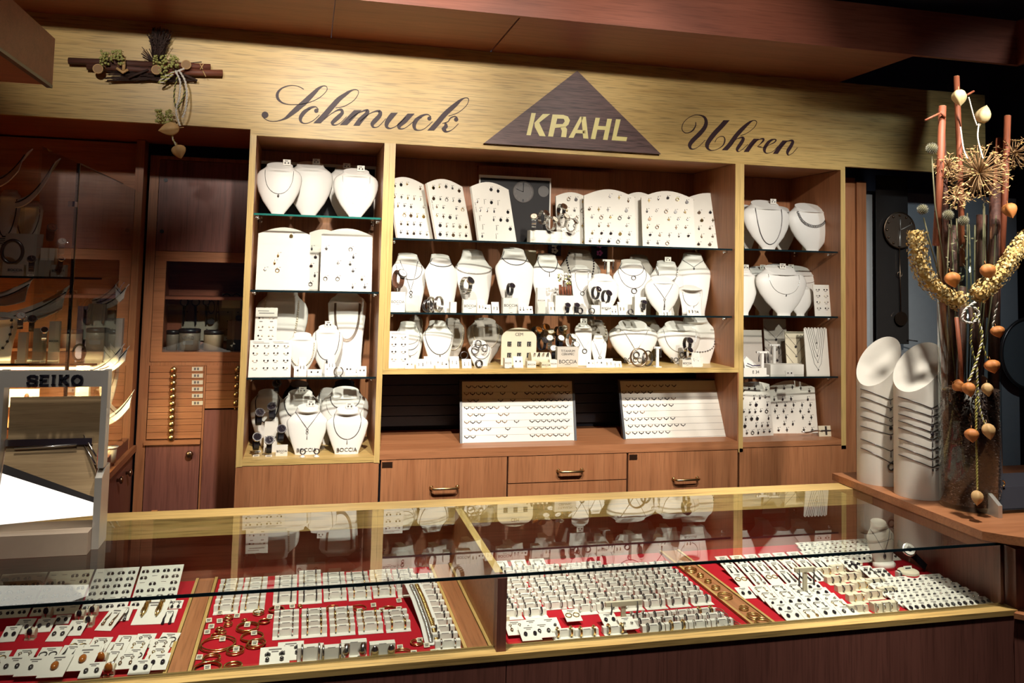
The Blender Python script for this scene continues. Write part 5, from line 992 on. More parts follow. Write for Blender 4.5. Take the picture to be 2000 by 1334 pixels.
vb('slim', -14, 36, 370, 3.32, za, V1, 0, 0, [CH(.45, x=.7, m=BLACK, r=.0018, k=[('zebra', .017)], pm=GEM, gm=CARD)], m=CARD, desc='tall white bust with striped disc pendant')
vb('slim', 24, 80, 392, 3.38, za, V1, 0, 0, [CH(.5, x=.8, m=SILVD, p=.9, r=.0016)], m=CARD)
sheet(8, 78, 455, 530, 3.27, za, V1, [], 'pale card propped behind the bangle', GREYC)
c = PY(24, 492, 3.22); thing('bangle', [('hoop', MB().ring((0, 0, 0), .036, .006, 'y', 30, 8, sx=.9, sz=1.1).mesh('hoop', SILVD)), ('holder', MB().box(-.006, .006, .005, .02, za - c.z, -.035).mesh('holder', ACRY))], (c.x, 3.22, c.z), label='broad dark oval bangle on the upper shelf of the left showcase', cat='bangle')
block(80, 108, 484, 3.25, za, V1, 'BOCCIA'); block(14, 46, 516, 3.17, za, V1, 'BOCCIA', m=GREYC); block(100, 128, 517, 3.17, za, V1, 'BOCCIA', m=GREYC); block(76, 100, 508, 3.19, za, V1, None, m=GREYC)
watch(98, 455, 3.24, za + .03, V1, BRLEA, SILVD, SILV, .9, .5); watch(120, 482, 3.20, za, V1, BLACK, SILV, WHITE, .85, .3); watch(62, 515, 3.18, za, V1, SILVD, SILVD, GEM, .8, .2); watch(118, 512, 3.16, za, V1, SILVD, SILV, GEM, .6, .4)
ramp(12, 620, .20, .10, .30, 3.26, zb, V2, m=CARD, rz=-.2); ramp(-18, 585, .13, .10, .25, 3.30, zb, V2, rz=-.2)
vb('slim', -40, 34, 615, 3.22, zb, V2, 0, 0, [CH(.2, x=.7, m=BLACK, beads=.005, gap=5)], m=CARD)
watch(40, 626, 3.20, zb, V2, SILVD, SILV, WHITE, .85, .3); watch(62, 632, 3.22, zb, V2, BLACK, SILVD, GEM, .85, .3); watch(110, 597, 3.28, zb, V2, BLACK, SILV, WHITE, .75, .2)
block(97, 117, 628, 3.20, zb, V2, 'BOCCIA', d=.02); block(66, 88, 642, 3.20, zb, V2, None, m=GREYC); block(36, 52, 650, 3.18, zb, V2, None, m=GREYC); watch(86, 652, 3.18, zb, V2, SILV, SILV, GEM, .7, .3)
for k in range(3): ramp(182 + 9 * k, 588 + 4 * k, .085, .06, .55, 3.34 - .03 * k, zb, V2, rz=-.3, m=WHITE if k != 1 else PURP)
block(172, 206, 594, 3.24, zb, V2, None, m=GREYC, d=.04); a = PY(166, 590, 3.3)
for k in range(2): block(152 + 12 * k, 170 + 10 * k, 598 + 6 * k, 3.29, zb, V2, None, m=PURP, d=.02, desc='lilac upright card')
c = PY(158, 628, 3.19); solo('bangle', MB().ring((0, 0, .03), .027, .004, 'y', 26, 7, sx=.7).mesh('bangle', SILVD), (c.x, 3.19, zb), .4, label='dark upright bangle beside the grey block, middle shelf, left showcase', cat='bangle')
block(208, 240, 622, 3.26, zb, V2, None, m=GREYC, d=.03); block(208, 224, 606, 3.30, zb, V2, None, m=CREAM, d=.03)
ramp(176, 724, .11, .07, .55, 3.26, zc, V3, rz=-.3); ramp(196, 722, .09, .06, .6, 3.24, zc, V3, rz=-.2); vb('round', 192, 232, 690, 3.34, zc, V3, 0, 0, [CH(.4, x=.7, m=BLACK, r=.0015)])
block(150, 176, 712, 3.24, zc, V3, None, d=.03, m=CREAM); 
ramp(200, 822, .10, .07, .75, 3.30, zf, V3, rz=-.2, dark=True)
c = PY(216, 846, 3.28); thing('beige_cup', [('body', MB().lathe([(.022, 0), (.024, .045), (.022, .048)], 20).mesh('body', CREAM)), ('lid', MB().lathe([(.026, .0485), (.03, .054)], 20).mesh('lid', CARD))], (c.x, 3.28, zf), label='small beige round pot below the lit ramp, left showcase', cat='pot')
a, c = PY(18, 760, 3.30), PY(75, 795, 3.30)
thing('picture_card', [('card', MB().box(a.x, c.x, 3.3, 3.304, PY(40, 795, 3.3).z, a.z).mesh('card', CARD)), ('figure', MB().ball((PY(52, 776, 3.3).x, 3.299, PY(52, 776, 3.3).z), .008, 0, 8, 5, (1, .3, 1.8)).mesh('figure', BRLEA)), ('easel', MB().box(a.x + .03, a.x + .05, 3.305, 3.33, zf, PY(40, 790, 3.3).z).mesh('easel', CREAM))], (0, 0, 0), label='white picture card with a small figure behind the metal stand', cat='picture')
for k in range(4): block(110 + 14 * k, 120 + 14 * k, 830, 3.30 + .02 * k, zf, V3, None, m=CREAM, d=.02)
# ------------------------------------------------------------------ jewellery in the counter
ZB = ZT + .0003
def _stand(wd, d1, hgt, d2, tagw=.3):
    b = MB().box(-wd / 2, wd / 2, -d2, d1, 0, .0008).prism([(-wd / 2, 0, .0008), (-wd / 2, d1, .0008), (-wd / 2, d1, hgt * .96), (-wd / 2, .003, hgt)], (wd, 0, 0))
    b.box(-wd * tagw / 2, wd * tagw / 2, .003, .0055, hgt * .99, hgt * .99 + .0006, 1); return b
STANDS = [_stand(.052, .015, .013, .016).mesh('card', CARD, GREYP), _stand(.052, .015, .013, .005).mesh('card', CARD, GREYP), _stand(.058, .02, .017, .014).mesh('card', CREAM, GREYP)]
def _hoop(r, th, m): return MB().ring((0, 0, 0), r, th, 'x', 14, 6).mesh('earring', m)
HOOPS = {'silver': [_hoop(.0075, .0013, SILV), _hoop(.0068, .0017, SILV), _hoop(.0075, .0013, SILVD)], 'gold': [_hoop(.0078, .0014, GOLD), _hoop(.007, .0018, BRASS)], 'dark': [_hoop(.0075, .0018, SILVD), _hoop(.007, .0016, GEM)], 'thick': [_hoop(.0085, .0026, SILV), _hoop(.009, .0024, GOLD)]}
ROWS = {}
def stand(x, y, tray_, fam='silver', row=0, sh=1, wd=.052, rz=0., n=2, zoff=0., sc=1.):
    me = STANDS[sh]; h = HOOPS[fam][RND.randrange(len(HOOPS[fam]))]; xs = (-.014, .014) if n == 2 else [(-.019 + .0127 * i) for i in range(n)]
    parts = [('card', me)] + [('earring', h, None, (q * (wd / .052), .0015, .0105)) for q in xs]
    o = thing('earring_stand', parts, (x, y, ZB + zoff), rz, cat='earring stand'); o.scale = (sc, sc, sc)
    ROWS.setdefault((tray_, row, 'earring stand', {'silver': 'silver hoops', 'gold': 'gold hoops', 'dark': 'dark hoops', 'thick': 'broad hoops'}[fam] + ' on white stand'), []).append(o); return o
_CARDS = {}
def ccard(w_, l_, m=CARD):
    k = (w_, l_, m.name)
    if k not in _CARDS:
        MM = Matrix.Rotation(.24, 4, 'X'); b = MB(MM).box(-w_ / 2, w_ / 2, 0, l_, 0, .0012); b.box(-w_ * .22, w_ * .22, l_ * .84, l_ * .9, .0012, .0015, 1).box(-w_ * .12, w_ * .12, l_ * .74, l_ * .79, .0012, .0015, 1); _CARDS[k] = (b.mesh('card', m, GREYP), MM)
    return _CARDS[k]
def _flat(k):
    M_ = Matrix.Rotation(-math.pi / 2 + .24, 4, 'X'); b = MB(M_); r = []
    return M_, b
def _tr():
    r = {}; M_ = Matrix.Rotation(-math.pi / 2 + .24, 4, 'X')
    def mk(f, *ms):
        out = []
        for m in ms: b = MB(M_); f(b); out.append(b.mesh('earring', m))
        return out
    r['stud'] = mk(lambda b: b.ball((0, -.0015, 0), .0036, 0, 8, 5), SILVD, GEM, SILV)
    r['gem'] = mk(lambda b: b.ball((0, -.002, 0), .0052, 0, 10, 6, (.8, .6, 1.15)), GEM, GEM, SILVD)
    r['drop'] = mk(lambda b: b.ring((0, -.001, .003), .0028, .0006, 'y', 10, 4).tube([(0, -.001, 0), (0, -.0015, -.009)], .0007, 5).ball((0, -.0015, -.013), .0033, 0, 8, 5, (1, .8, 1.5)), SILVD, BRONZE, GEM, GOLD)
    r['hoop'] = mk(lambda b: b.ring((0, -.001, -.006), .0068, .001, 'y', 16, 5), SILVD, GOLD, BRASS)
    r['long'] = mk(lambda b: b.tube([(0, -.001, .003), (.0008, -.0015, -.01), (-.0008, -.0015, -.02), (.0005, -.0015, -.034)], [.0007, .0016, .0022, .0030], 6).ball((0, -.0015, -.036), .0036, 0, 7, 5), SILVD, BRONZE, SILV, GEM)
    r['amber'] = mk(lambda b: b.ball((0, -.003, 0), .0085, 0, 12, 8, (.8, .6, 1.2)), AMBER, AMBER)
    r['chain'] = [MB(M_).tube([(0, -.002, .004), (0, -.004, -.01), (.001, -.004, -.03), (0, -.003, -.05)], [.003, .0055, .005, .0012], 8).tube([(-.004, -.003, 0), (-.006, -.003, -.03), (-.003, -.003, -.045)], .001, 5).ring((0, -.002, .004), .005, .0012, 'y', 12, 5).mesh('earring', GOLD)]
    r['flower'] = mk(lambda b: b.ball((-.003, -.002, .002), .003, 0, 6, 4).ball((.003, -.002, .002), .003, 0, 6, 4).ball((0, -.002, .005), .003, 0, 6, 4).tube([(0, -.0015, 0), (0, -.0015, -.010)], .0006, 5).ball((0, -.003, -.0135), .0042, 0, 8, 5), GEM, SILVD)
    return r
TRE = _tr()
TN = {'stud': 'dark studs', 'gem': 'oval gem studs', 'drop': 'drop earrings', 'hoop': 'thin hoops', 'long': 'long dangling earrings', 'amber': 'amber pendant', 'chain': 'gold tassel earrings', 'flower': 'flower-topped earrings'}
def card(x, y, tray_, kind='drop', row=0, w_=.036, l_=.042, rz=0., m=CARD, n=2, zoff=0., key=None):
    me, MM = ccard(w_, l_, m); parts = [('card', me)]
    e = RND.choice(TRE[kind]); t = {'stud': .42, 'gem': .42, 'drop': .62, 'hoop': .62, 'long': .72, 'amber': .45, 'chain': .86, 'flower': .58}[kind]
    for s_ in ((-1, 1) if n == 2 else (0,)): parts.append(('earring' if kind != 'amber' else 'pendant', e, None, MM @ Vector((s_ * w_ * .24, l_ * t, .0016))))
    o = thing('earring_card', parts, (x, y, ZB + zoff), rz, cat='earring card'); ROWS.setdefault((tray_, row, 'earring card', TN[kind] + ' on white card'), []).append(o); return o
T1, T2, T3, T4 = 'in leftmost tray', 'in loose hoop tray', 'in crowded middle tray', 'in rightmost tray'
# leftmost tray: sheets at the back, then scattered and crowded cards
for i in range(5):
    x = -.70 + i * .099; MM = Matrix.Rotation(.30, 4, 'X'); b = MB(MM).box(-.047, .047, 0, .15, 0, .0015); pr = []
    for r_ in range(6):
        for c_ in range(4):
            p = MM @ Vector((-.035 + .023 * c_, .012 + .023 * r_, .0018)); b.box(-.041 + .023 * c_, -.030 + .023 * c_, .02 + .023 * r_, .0215 + .023 * r_, .0015, .0018, 1)
            if RND.random() < .85:
                for s_ in (-.0045, .0045): pr.append(('earring', TRE['stud'][RND.randrange(2)], None, p + Vector((s_, 0, 0))))
    o = thing('stud_sheet', [('sheet', b.mesh('sheet', CREAM if i < 3 else CARD, GREYP))] + pr, (x, 2.045, ZB), (0, 0, 0), cat='earring sheet'); later(o, 'large sheet of paired small earrings', 'along the back of the leftmost tray', 'earring sheet', x)
def at1(u, v): p = PZ(u, v, ZT); return p.x, p.y
for u, v, k, w_, l_, rz, r_ in ((285, 1221, 'chain', .062, .085, -.08, 3), (325, 1218, 'long', .030, .045, -.05, 3), (341, 1190, 'drop', .028, .03, -.05, 3), (200, 1233, 'long', .034, .075, -.25, 3), (235, 1214, 'long', .032, .05, -.05, 3), (140, 1243, 'gem', .034, .05, -.1, 3), (105, 1254, 'gem', .034, .05, -.15, 3), (80, 1236, 'gem', .034, .045, 0, 3), (35, 1240, 'gem', .034, .05, -.1, 3), (12, 1255, 'gem', .03, .05, 0, 3), (118, 1220, 'gem', .03, .03, 0, 3)):
    x, y = at1(u, v); card(x, y, T1, k, r_, w_, l_, rz, zoff=0)
for r_ in range(3):
    for c_ in range(8):
        x = -.545 + .041 * c_ + RND.uniform(-.004, .004) + .006 * r_; 
        if r_ == 2 and c_ < 3: continue
        card(x, 1.772 + .033 * r_ + RND.uniform(-.003, .003), T1, RND.choice(('drop', 'drop', 'hoop', 'long')), 1 + (r_ > 0), .037, .043, -.14 + RND.uniform(-.08, .08), zoff=.0004 + .002 * (r_ % 2))
for u, v, k, w_, l_, n, rz in ((12, 1330, 'gem', .04, .05, 2, -.1), (50, 1332, 'gem', .045, .05, 1, -.1), (95, 1338, 'amber', .045, .06, 1, -.08), (150, 1325, 'amber', .045, .065, 1, -.08), (172, 1336, 'gem', .038, .042, 2, -.05), (240, 1318, 'drop', .038, .045, 2, -.05), (268, 1331, 'gem', .038, .04, 2, -.06), (303, 1320, 'gem', .036, .046, 2, -.06)):
    x, y = at1(u, v); card(x, max(y, 1.705), T1, k, 0, w_, l_, rz, n=n, zoff=.012 if k in ('amber',) else .009)
for u, v in ((155, 1213), (172, 1225), (180, 1205), (58, 1250), (90, 1208), (212, 1322), (197, 1300)):
    x, y = at1(u, v); big = v > 1290
    rs_ = thing('ring_stand', [('roll', MB().disc((-.009, .006, .011), .0095, (1, 0, 0), .018, 0, 14).box(-.009, .009, -.004, .012, 0, .003).mesh('roll', CREAM)), ('ring', MB().ring((0, .006, .011), .011, .0018, 'x', 18, 6).mesh('ring', SILV)), ('stone', MB().ball((0, -.004, .017), .0065 if not big else .009, 0, 12, 8, (.85, .6, 1.1)).mesh('stone', GEM if not big else AMBER))], (x, y, ZB), -.1, cat='ring stand')
    later(rs_, 'cream ring holder with %s stone' % ('amber' if big else 'dark'), T1, 'ring holder', x)
# loose hoop tray
for c_ in range(2):
    for r_ in range(6): stand(-.143 + .056 * c_ - .004 * r_ * 0, 1.998 + .031 * r_, T2, 'gold', 3 + r_ // 2, 0 if r_ == 0 else 1)
for c_ in range(6):
    for r_ in range(5 if c_ != 1 else 6): stand(-.018 + .0565 * c_, 2.03 + .031 * r_ - .006 * (c_ % 2), T2, RND.choice(('dark', 'silver', 'gold')), 3 + r_ // 2, 0 if r_ == 0 else 1)
for i in range(12): stand(.309, 1.728 + .0345 * i, T2, 'dark' if i % 3 else 'silver', 1 + i // 4, 0 if i == 0 else 1, zoff=.0003, rz=-.02)
for c_ in range(5):
    for r_ in range(4 if c_ < 3 else 3): stand(-.012 + .058 * c_, 1.845 + .031 * r_ - .002 * c_, T2, RND.choice(('silver', 'thick', 'gold')) if c_ else 'silver', 2, 0 if r_ == 0 else 1, zoff=.0002)
x, y = at1(535, 1307); card(x, y, T2, 'flower', 0, .056, .062, 0)
x, y = at1(567, 1291); card(x, y, T2, 'flower', 0, .05, .055, 0, zoff=.0)
def bigstand(u, v, kind, lbl):
    x, y = at1(u, v); b = _stand(.05, .022, .024, .012); mm = SILV
    if kind == 'loop': e = MB().ring((0, 0, 0), .013, .0022, 'x', 20, 7, sz=1.25).mesh('earring', SILV)
    elif kind == 'twist': e = MB().tube([(0, .004, .008), (.002, -.006, .010), (-.001, -.011, .0), (.001, -.009, -.012), (0, -.004, -.016)], [.002, .006, .009, .006, .001], 10).mesh('earring', SILV)
    else: e = MB().ball((0, -.008, 0), .010, 0, 14, 10, (.85, .55, 1.35)).ball((0, -.008, -.016), .003, 0, 8, 5).mesh('earring', SILV)
    thing('earring_stand', [('card', b.mesh('card', CARD, GREYP))] + [('earring', e, None, (q, 0, .013 if kind != 'loop' else .014)) for q in (-.016, .016)], (x, y, ZB), (0, 0, 0), label=lbl, cat='earring stand')
bigstand(606, 1291, 'loop', 'white stand with large silver loops beside the flower earring card'); bigstand(647, 1292, 'loop', 'white stand with large silver loops left of the twisted pair')
bigstand(691, 1281, 'twist', 'white stand with big twisted silver earrings near the counter front'); bigstand(747, 1284, 'oval', 'white stand with big polished oval earrings near the counter front')
# bracelet draped over a white ramp
a = PZ(846, 1253, ZT); br = [(0, 0, .002), (0, .08, .012), (-.008, .17, .030), (-.016, .235, .040), (-.018, .262, .034), (-.018, .268, .006)]
rb_ = MB(); vs = []
for x, y, z in br: vs += [(x - .019, y, z), (x + .019, y, z), (x + .019, y, z - .0015), (x - .019, y, z - .0015)]
fs = []
for i in range(len(br) - 1):
    for j in range(4): j2 = (j + 1) % 4; fs.append((i * 4 + j, (i) * 4 + j2, (i + 1) * 4 + j2, (i + 1) * 4 + j))
rb_.add(vs, fs)
def chain_(dx, m): 
    c_ = MB()
    for i in range(44):
        t = .012 + .215 * i / 43; k = 0
        while br[k + 1][1] < t: k += 1
        f_ = (t - br[k][1]) / (br[k + 1][1] - br[k][1]); x = br[k][0] + (br[k + 1][0] - br[k][0]) * f_; z = br[k][2] + (br[k + 1][2] - br[k][2]) * f_
        c_.ring((x + dx, t, z + .0022), .0042, .0013, 'z', 8, 5, 0, sz=.8)
    return c_.mesh('bracelet', m)
thing('bracelet_ramp', [('ramp', rb_.mesh('ramp', WHITE)), ('bracelet', chain_(-.006, SILV)), ('bracelet', chain_(.006, GOLD))], (a.x, 1.745, ZB), (0, 0, 0), label='white curved ramp with a silver and a gold chain bracelet', cat='bracelet display')
# loose hoops with price tags
def pricetag(u, v, rz=0.):
    x, y = at1(u, v); MM = Matrix.Rotation(.5, 4, 'X'); b = MB(MM).box(-.006, .006, 0, .011, 0, .0006).box(-.004, .004, .006, .008, .0006, .0008, 1).box(-.004, .003, .0025, .0045, .0006, .0008, 1)
    o = solo('price_tag', b.mesh('price_tag', CREAM, BLK), (x, y, ZB + .0012), rz, cat='price tag'); later(o, 'tiny cream price tag on red velvet', T2, 'tag', u)
def loose(u, v, R_, r, n=2, m=GOLD, desc=None, sx=1.):
    x, y = at1(u, v)
    b = MB()
    for k in range(n): b.ring((RND.uniform(-.003, .003) * k, RND.uniform(-.004, .004) * k, r + .0004 + 2.1 * r * k), R_, r, 'z', 30, 6, 0)
    o = solo('hoop_earrings', b.mesh('hoop_earrings', m), (x, y, ZB), RND.uniform(0, 3), cat='hoop earrings'); later(o, desc or ('small' if R_ < .009 else 'large' if R_ > .025 else 'medium') + ' gold hoops lying on red velvet', T2, 'hoops', u)
for u, v, R_, r in ((424, 1262, .033, .0014), (483, 1229, .022, .0017), (493, 1247, .022, .0014), (498, 1262, .017, .0018), (459, 1275, .016, .0015), (413, 1291, .016, .0016), (403, 1310, .025, .0018), (456, 1309, .016, .0022), (505, 1200, .011, .0014), (541, 1193, .016, .0013), (444, 1211, .008, .0014), (445, 1223, .008, .0011), (431, 1232, .007, .0014), (433, 1240, .008, .001), (420, 1244, .008, .001), (476, 1213, .004, .001), (515, 1216, .011, .0012), (587, 1187, .004, .0012), (650, 1192, .013, .0012), (605, 1203, .02, .001), (680, 1197, .022, .001), (760, 1193, .016, .0012), (700, 1190, .018, .0008), (785, 1281, .02, .0012), (815, 1258, .012, .0012), (830, 1281, .008, .0009), (855, 1279, .01, .001)): loose(u, v, R_, r)
for u, v in ((429, 1202), (408, 1217), (429, 1218), (412, 1229), (404, 1240), (462, 1208), (503, 1203), (526, 1210), (541, 1192), (571, 1189), (482, 1226), (496, 1242), (434, 1254), (461, 1274), (497, 1262), (388, 1290), (405, 1310), (730, 1187), (780, 1178), (745, 1197), (703, 1198), (779, 1194), (820, 1256), (834, 1266), (782, 1270), (808, 1281), (848, 1279)): pricetag(u, v, RND.uniform(-.15, .15))
# crowded middle tray: rows of hoop stands
for r_ in range(10):
    n = 9 if r_ < 9 else 6
    for c_ in range(n):
        x = .470 + .0575 * c_ + RND.uniform(-.002, .002) - .003 * (r_ % 2); y = 1.852 + .0295 * r_ + RND.uniform(-.002, .002)
        if r_ == 0 and c_ in (2,): continue
        stand(x, y, T3, RND.choice(('silver', 'silver', 'dark')), 2 + r_, 0 if r_ == 0 else 1, wd=.05, zoff=.0002)
for c_, k in enumerate(('long', 'long', 'drop', 'drop')): card(.47 + .05 * c_, 2.145, T3, k, 12, .04, .04, 0)
for r_ in range(3):
    for c_ in range(4): stand(.755 + .054 * c_ - .006 * r_, 1.722 + .030 * r_, T3, RND.choice(('thick', 'silver', 'dark')), 0 if r_ == 0 else 1, 0 if r_ == 0 else 1, zoff=.0002)
for u, v, k in ((1040, 1258, 'gem'), (1067, 1252, 'gem'), (1012, 1247, 'drop'), (1045, 1238, 'stud'), (1080, 1235, 'stud')): x, y = at1(u, v); card(x, max(y, 1.706), T3, k, 0 if v > 1245 else 1, .042, .046, 0, zoff=.006 if v > 1245 else .0)
for i, (u, v) in enumerate(((1105, 1249), (1150, 1247), (1205, 1242))): x, y = at1(u, v); stand(x, y + .01, T3, 'thick', 0, 0, wd=.055)
for u, v, k in ((1123, 1222, 'hoop'), (1196, 1230, 'gem'), (1232, 1238, 'stud')): x, y = at1(u, v); card(x, y, T3, k, 1, .036, .042, 0, zoff=.008)
for r_ in range(4): stand(.447, 1.80 + .033 * r_, T3, 'gold', 3 + r_, 2, wd=.05, sc=.55)
def trayT(u, v, wd, hgt, lbl, m=CREAM):
    x, y = at1(u, v); b = MB().box(-wd / 2, wd / 2, -.004, .004, hgt - .01, hgt).box(-.005, .005, -.003, .003, .003, hgt - .01).box(-wd * .4, wd * .4, -.016, .016, 0, .003)
    thing('earring_stand', [('frame', b.mesh('frame', m))] + [('earring', STUDS['long'][0], None, (q * wd * .36, -.0065, hgt - .004)) for q in (-1, 1)], (x, y, ZB), (0, 0, 0), label=lbl, cat='earring stand')
trayT(1217, 1212, .085, .042, 'cream T-shaped stand with black hanging earrings, middle tray')
trayT(1572, 1162, .055, .065, 'cream T-shaped stand with long silver earrings, rightmost tray')
for u, v in ((1412, 1205), (1425, 1215), (1437, 1224), (1405, 1198)):
    x, y = at1(u, v); o = solo('hoop_earrings', MB().ring((0, 0, .0015), .019, .0011, 'z', 28, 5).ring((.004, .002, .004), .019, .0011, 'z', 28, 5).mesh('hoop_earrings', SILV), (x - .012, y, ZB + .0145 * 0), cat='hoop earrings'); later(o, 'large silver hoops lying on red velvet', T3, 'hoops', x)
# rings on the flat divider strip
for u, v, R_ in ((1332, 1103, .012), (1349, 1116, .015), (1368, 1127, .008), (1383, 1138, .008), (1398, 1151, .010), (1416, 1167, .017), (1453, 1191, .010), (1472, 1207, .015), (1490, 1218, .017)):
    p = PZ(u, v, ZT + .004); o = solo('hoop_earrings', MB().ring((0, 0, .0016), R_, .0014, 'z', 26, 6).ring((.001, .002, .0047), R_ * .98, .0014, 'z', 26, 6).mesh('hoop_earrings', GOLD), (p.x, p.y, ZT + .0042), cat='hoop earrings'); later(o, ('small' if R_ < .011 else 'large') + ' gold hoops lying', 'on the flat divider strip', 'strip hoops', v)
# rightmost tray
for r_ in range(3):
    for c_ in range(7 if r_ else 6):
        x = 1.09 + .043 * c_ + .012 * r_; y = 1.925 + .062 * r_
        card(x, y, T4, 'long' if RND.random() < .85 else 'hoop', 5 + r_, .036, .058, .02, zoff=.0004)
x, y = at1(1465, 1170); card(x, y, T4, 'gem', 4, .036, .045, 0)
k_ = 0
for r_ in range(5):
    for c_ in range(4):
        x = 1.095 + .0475 * c_ + .002 * r_; y = 1.717 + .036 * r_
        card(x, y, T4, RND.choice(('gem', 'drop', 'stud', 'drop')), r_, .0465, .038, 0, zoff=.0003 + .0004 * r_, m=CARD)
for r_ in range(5):
    for c_ in range(3):
        if r_ == 0 and c_ > 0: continue
        stand(1.30 + .052 * c_ + .01 * r_ - (.03 if r_ == 0 else 0), 1.735 + .058 * r_ + .012 * c_, T4, RND.choice(('silver', 'dark', 'gold')), r_, 2, wd=.046, sc=.85)
x, y = at1(1575, 1203); stand(1.335, 1.725, T4, 'silver', 0, 2, wd=.07, n=4, sc=1.1)
for r_ in range(6):
    for c_ in range(7):
        x = 1.405 + .0335 * c_; y = 1.708 + .03 * r_
        if x > 1.618: continue
        card(x, y, T4, 'stud' if r_ else 'gem', r_ + 10, .0325, .036, 0, zoff=.0003 + .0004 * r_)
for r_ in range(5):
    for c_ in range(7): card(1.405 + .033 * c_ - .01 * (r_ % 2), 2.03 + .030 * r_, T4, 'stud', 20 + r_, .032, .036, .03, zoff=.0003 + .0004 * r_)
for u, v in ((1711, 1135), (1738, 1139), (1685, 1124), (1672, 1121)): x, y = at1(u, v); card(x, y, T4, 'flower', 30, .036, .05, 0, zoff=.008)
# small bust, watch and round pot in the corner of the tray
c = PZ(1740, 1115, ZT); 
MWH = mat('pale_grey_leatherette', (.55, .50, .42), .5)
Bq = Bust(.085, .115, 'angular'); me = Bq.mesh()
thing('necklace_bust', [('form', me.mesh('form', MWH)), ('foot', MB().lathe([(.032, -.001), (.032, .012), (.028, .016)], 22, sy=.7).mesh('foot', CARD))], (c.x - .005, c.y + .02, ZB + .001), (0, 0, 0), label='small pale bust with dark pendant in the rightmost tray', cat='bust')
nb = MB().tube(Bq.path(.03, .85, .35, 1.8), .0009, 5); pendant(nb, 'drop', Bq.front(0, .35), .008, 0, 1)
thing('necklace', [('chain', nb.mesh('chain', SILVD, GEM))], (c.x - .005, c.y + .02, ZB + .001), (0, 0, 0), label='fine chain with dark drop on the small bust in the rightmost tray', cat='necklace')
c = PZ(1790, 1128, ZT)
WW = MB(); d = Vector((-.25, -.75, .6)).normalized(); tq = Vector((-.45, .1, .9)); sx_ = [Vector((.055, -.0, .012)), Vector((.03, .002, .035)), Vector((.0, .008, .062)), Vector((-.02, .015, .075))]
st_ = MB(); cr_ = Vector((.75, 0, .5)).normalized()
for i in range(3):
    a_, b_ = sx_[i], sx_[i + 1]; t_ = (b_ - a_).normalized(); s__ = t_.cross(d).normalized() * .009
    st_.prism([a_ - s__, a_ + s__, b_ + s__, b_ - s__], -d * .003)
M_ = Matrix.Translation(Vector((.004, .004, .058)) + d * .001) @ d.to_track_quat('Z', 'Y').to_matrix().to_4x4()
thing('wristwatch', [('strap', st_.mesh('strap', BLACK)), ('case', MB(M_).lathe([(.018, 0), (.018, .006), (.016, .007)], 26).mesh('case', SILV)), ('dial', MB(M_).lathe([(.0145, .0071), (.0145, .0074)], 24, 0, False).box(-.0005, .0005, 0, .011, .0075, .008, 1).box(-.0005, .007, -.0005, .0005, .0075, .008, 1).lathe([(.007, .0074), (.007, .0078)], 16, 1, False).mesh('dial', WHITE, GEM)), ('holder', MB().tube([(.02, .02, 0), (.02, .016, .045)], .003, 6).box(.0, .04, .005, .035, 0, .002).mesh('holder', ACRY))], (c.x, c.y + .03, ZB), (0, 0, 0), label='white-faced watch with black strap leaning in the rightmost tray', cat='watch')
c = PZ(1787, 1136, ZT)
thing('ring_pot', [('body', MB().lathe([(.024, 0), (.026, .004), (.026, .018), (.024, .020)], 26).mesh('body', CREAM)), ('red_band', MB().lathe([(.0263, .004), (.0263, .013)], 26).mesh('red_band', RED)), ('price_sign', MB(Matrix.Translation((0, 0, .0205)) @ Matrix.Rotation(-.3, 4, 'X')).box(-.012, .012, 0, .001, 0, .010).box(-.008, .008, -.0004, 0, .003, .006, 1).mesh('price_sign', CARD, BLK))], (c.x, c.y + .024, ZB), (0, 0, 0), label='round cream pot with red band and small price sign', cat='pot')
c = PZ(1763, 1134, ZT)
thing('ring_stand', [('roll', MB().box(-.007, .007, -.004, .010, 0, .018).mesh('roll', CARD)), ('ring', MB().ring((0, .003, .010), .010, .002, 'x', 18, 6).mesh('ring', SILVD))], (c.x, c.y + .01, ZB), (0, 0, 0), label='small white holder with a dark ring beside the round pot', cat='ring stand')
# labels for the rows of cards and stands
_all = {}
for (t, r_, cat_, d_), L in ROWS.items():
    for o in L: _all.setdefault((t, r_), []).append((o, d_))
_by = {}
for (t, r_), L in _all.items(): _by.setdefault(t, []).append(r_)
for t, rs in _by.items():
    for i, r_ in enumerate(sorted(rs)):
        L = sorted(_all[(t, r_)], key=lambda q: (q[0].location.x, q[0].location.y))
        sub = {}
        for j, (o, d_) in enumerate(L):
            o['label'] = '%s, %s in row %s from front, %s' % (d_, ordinal(j + 1), numw(i + 1), t)
            o['group'] = 'earring cards and stands ' + t
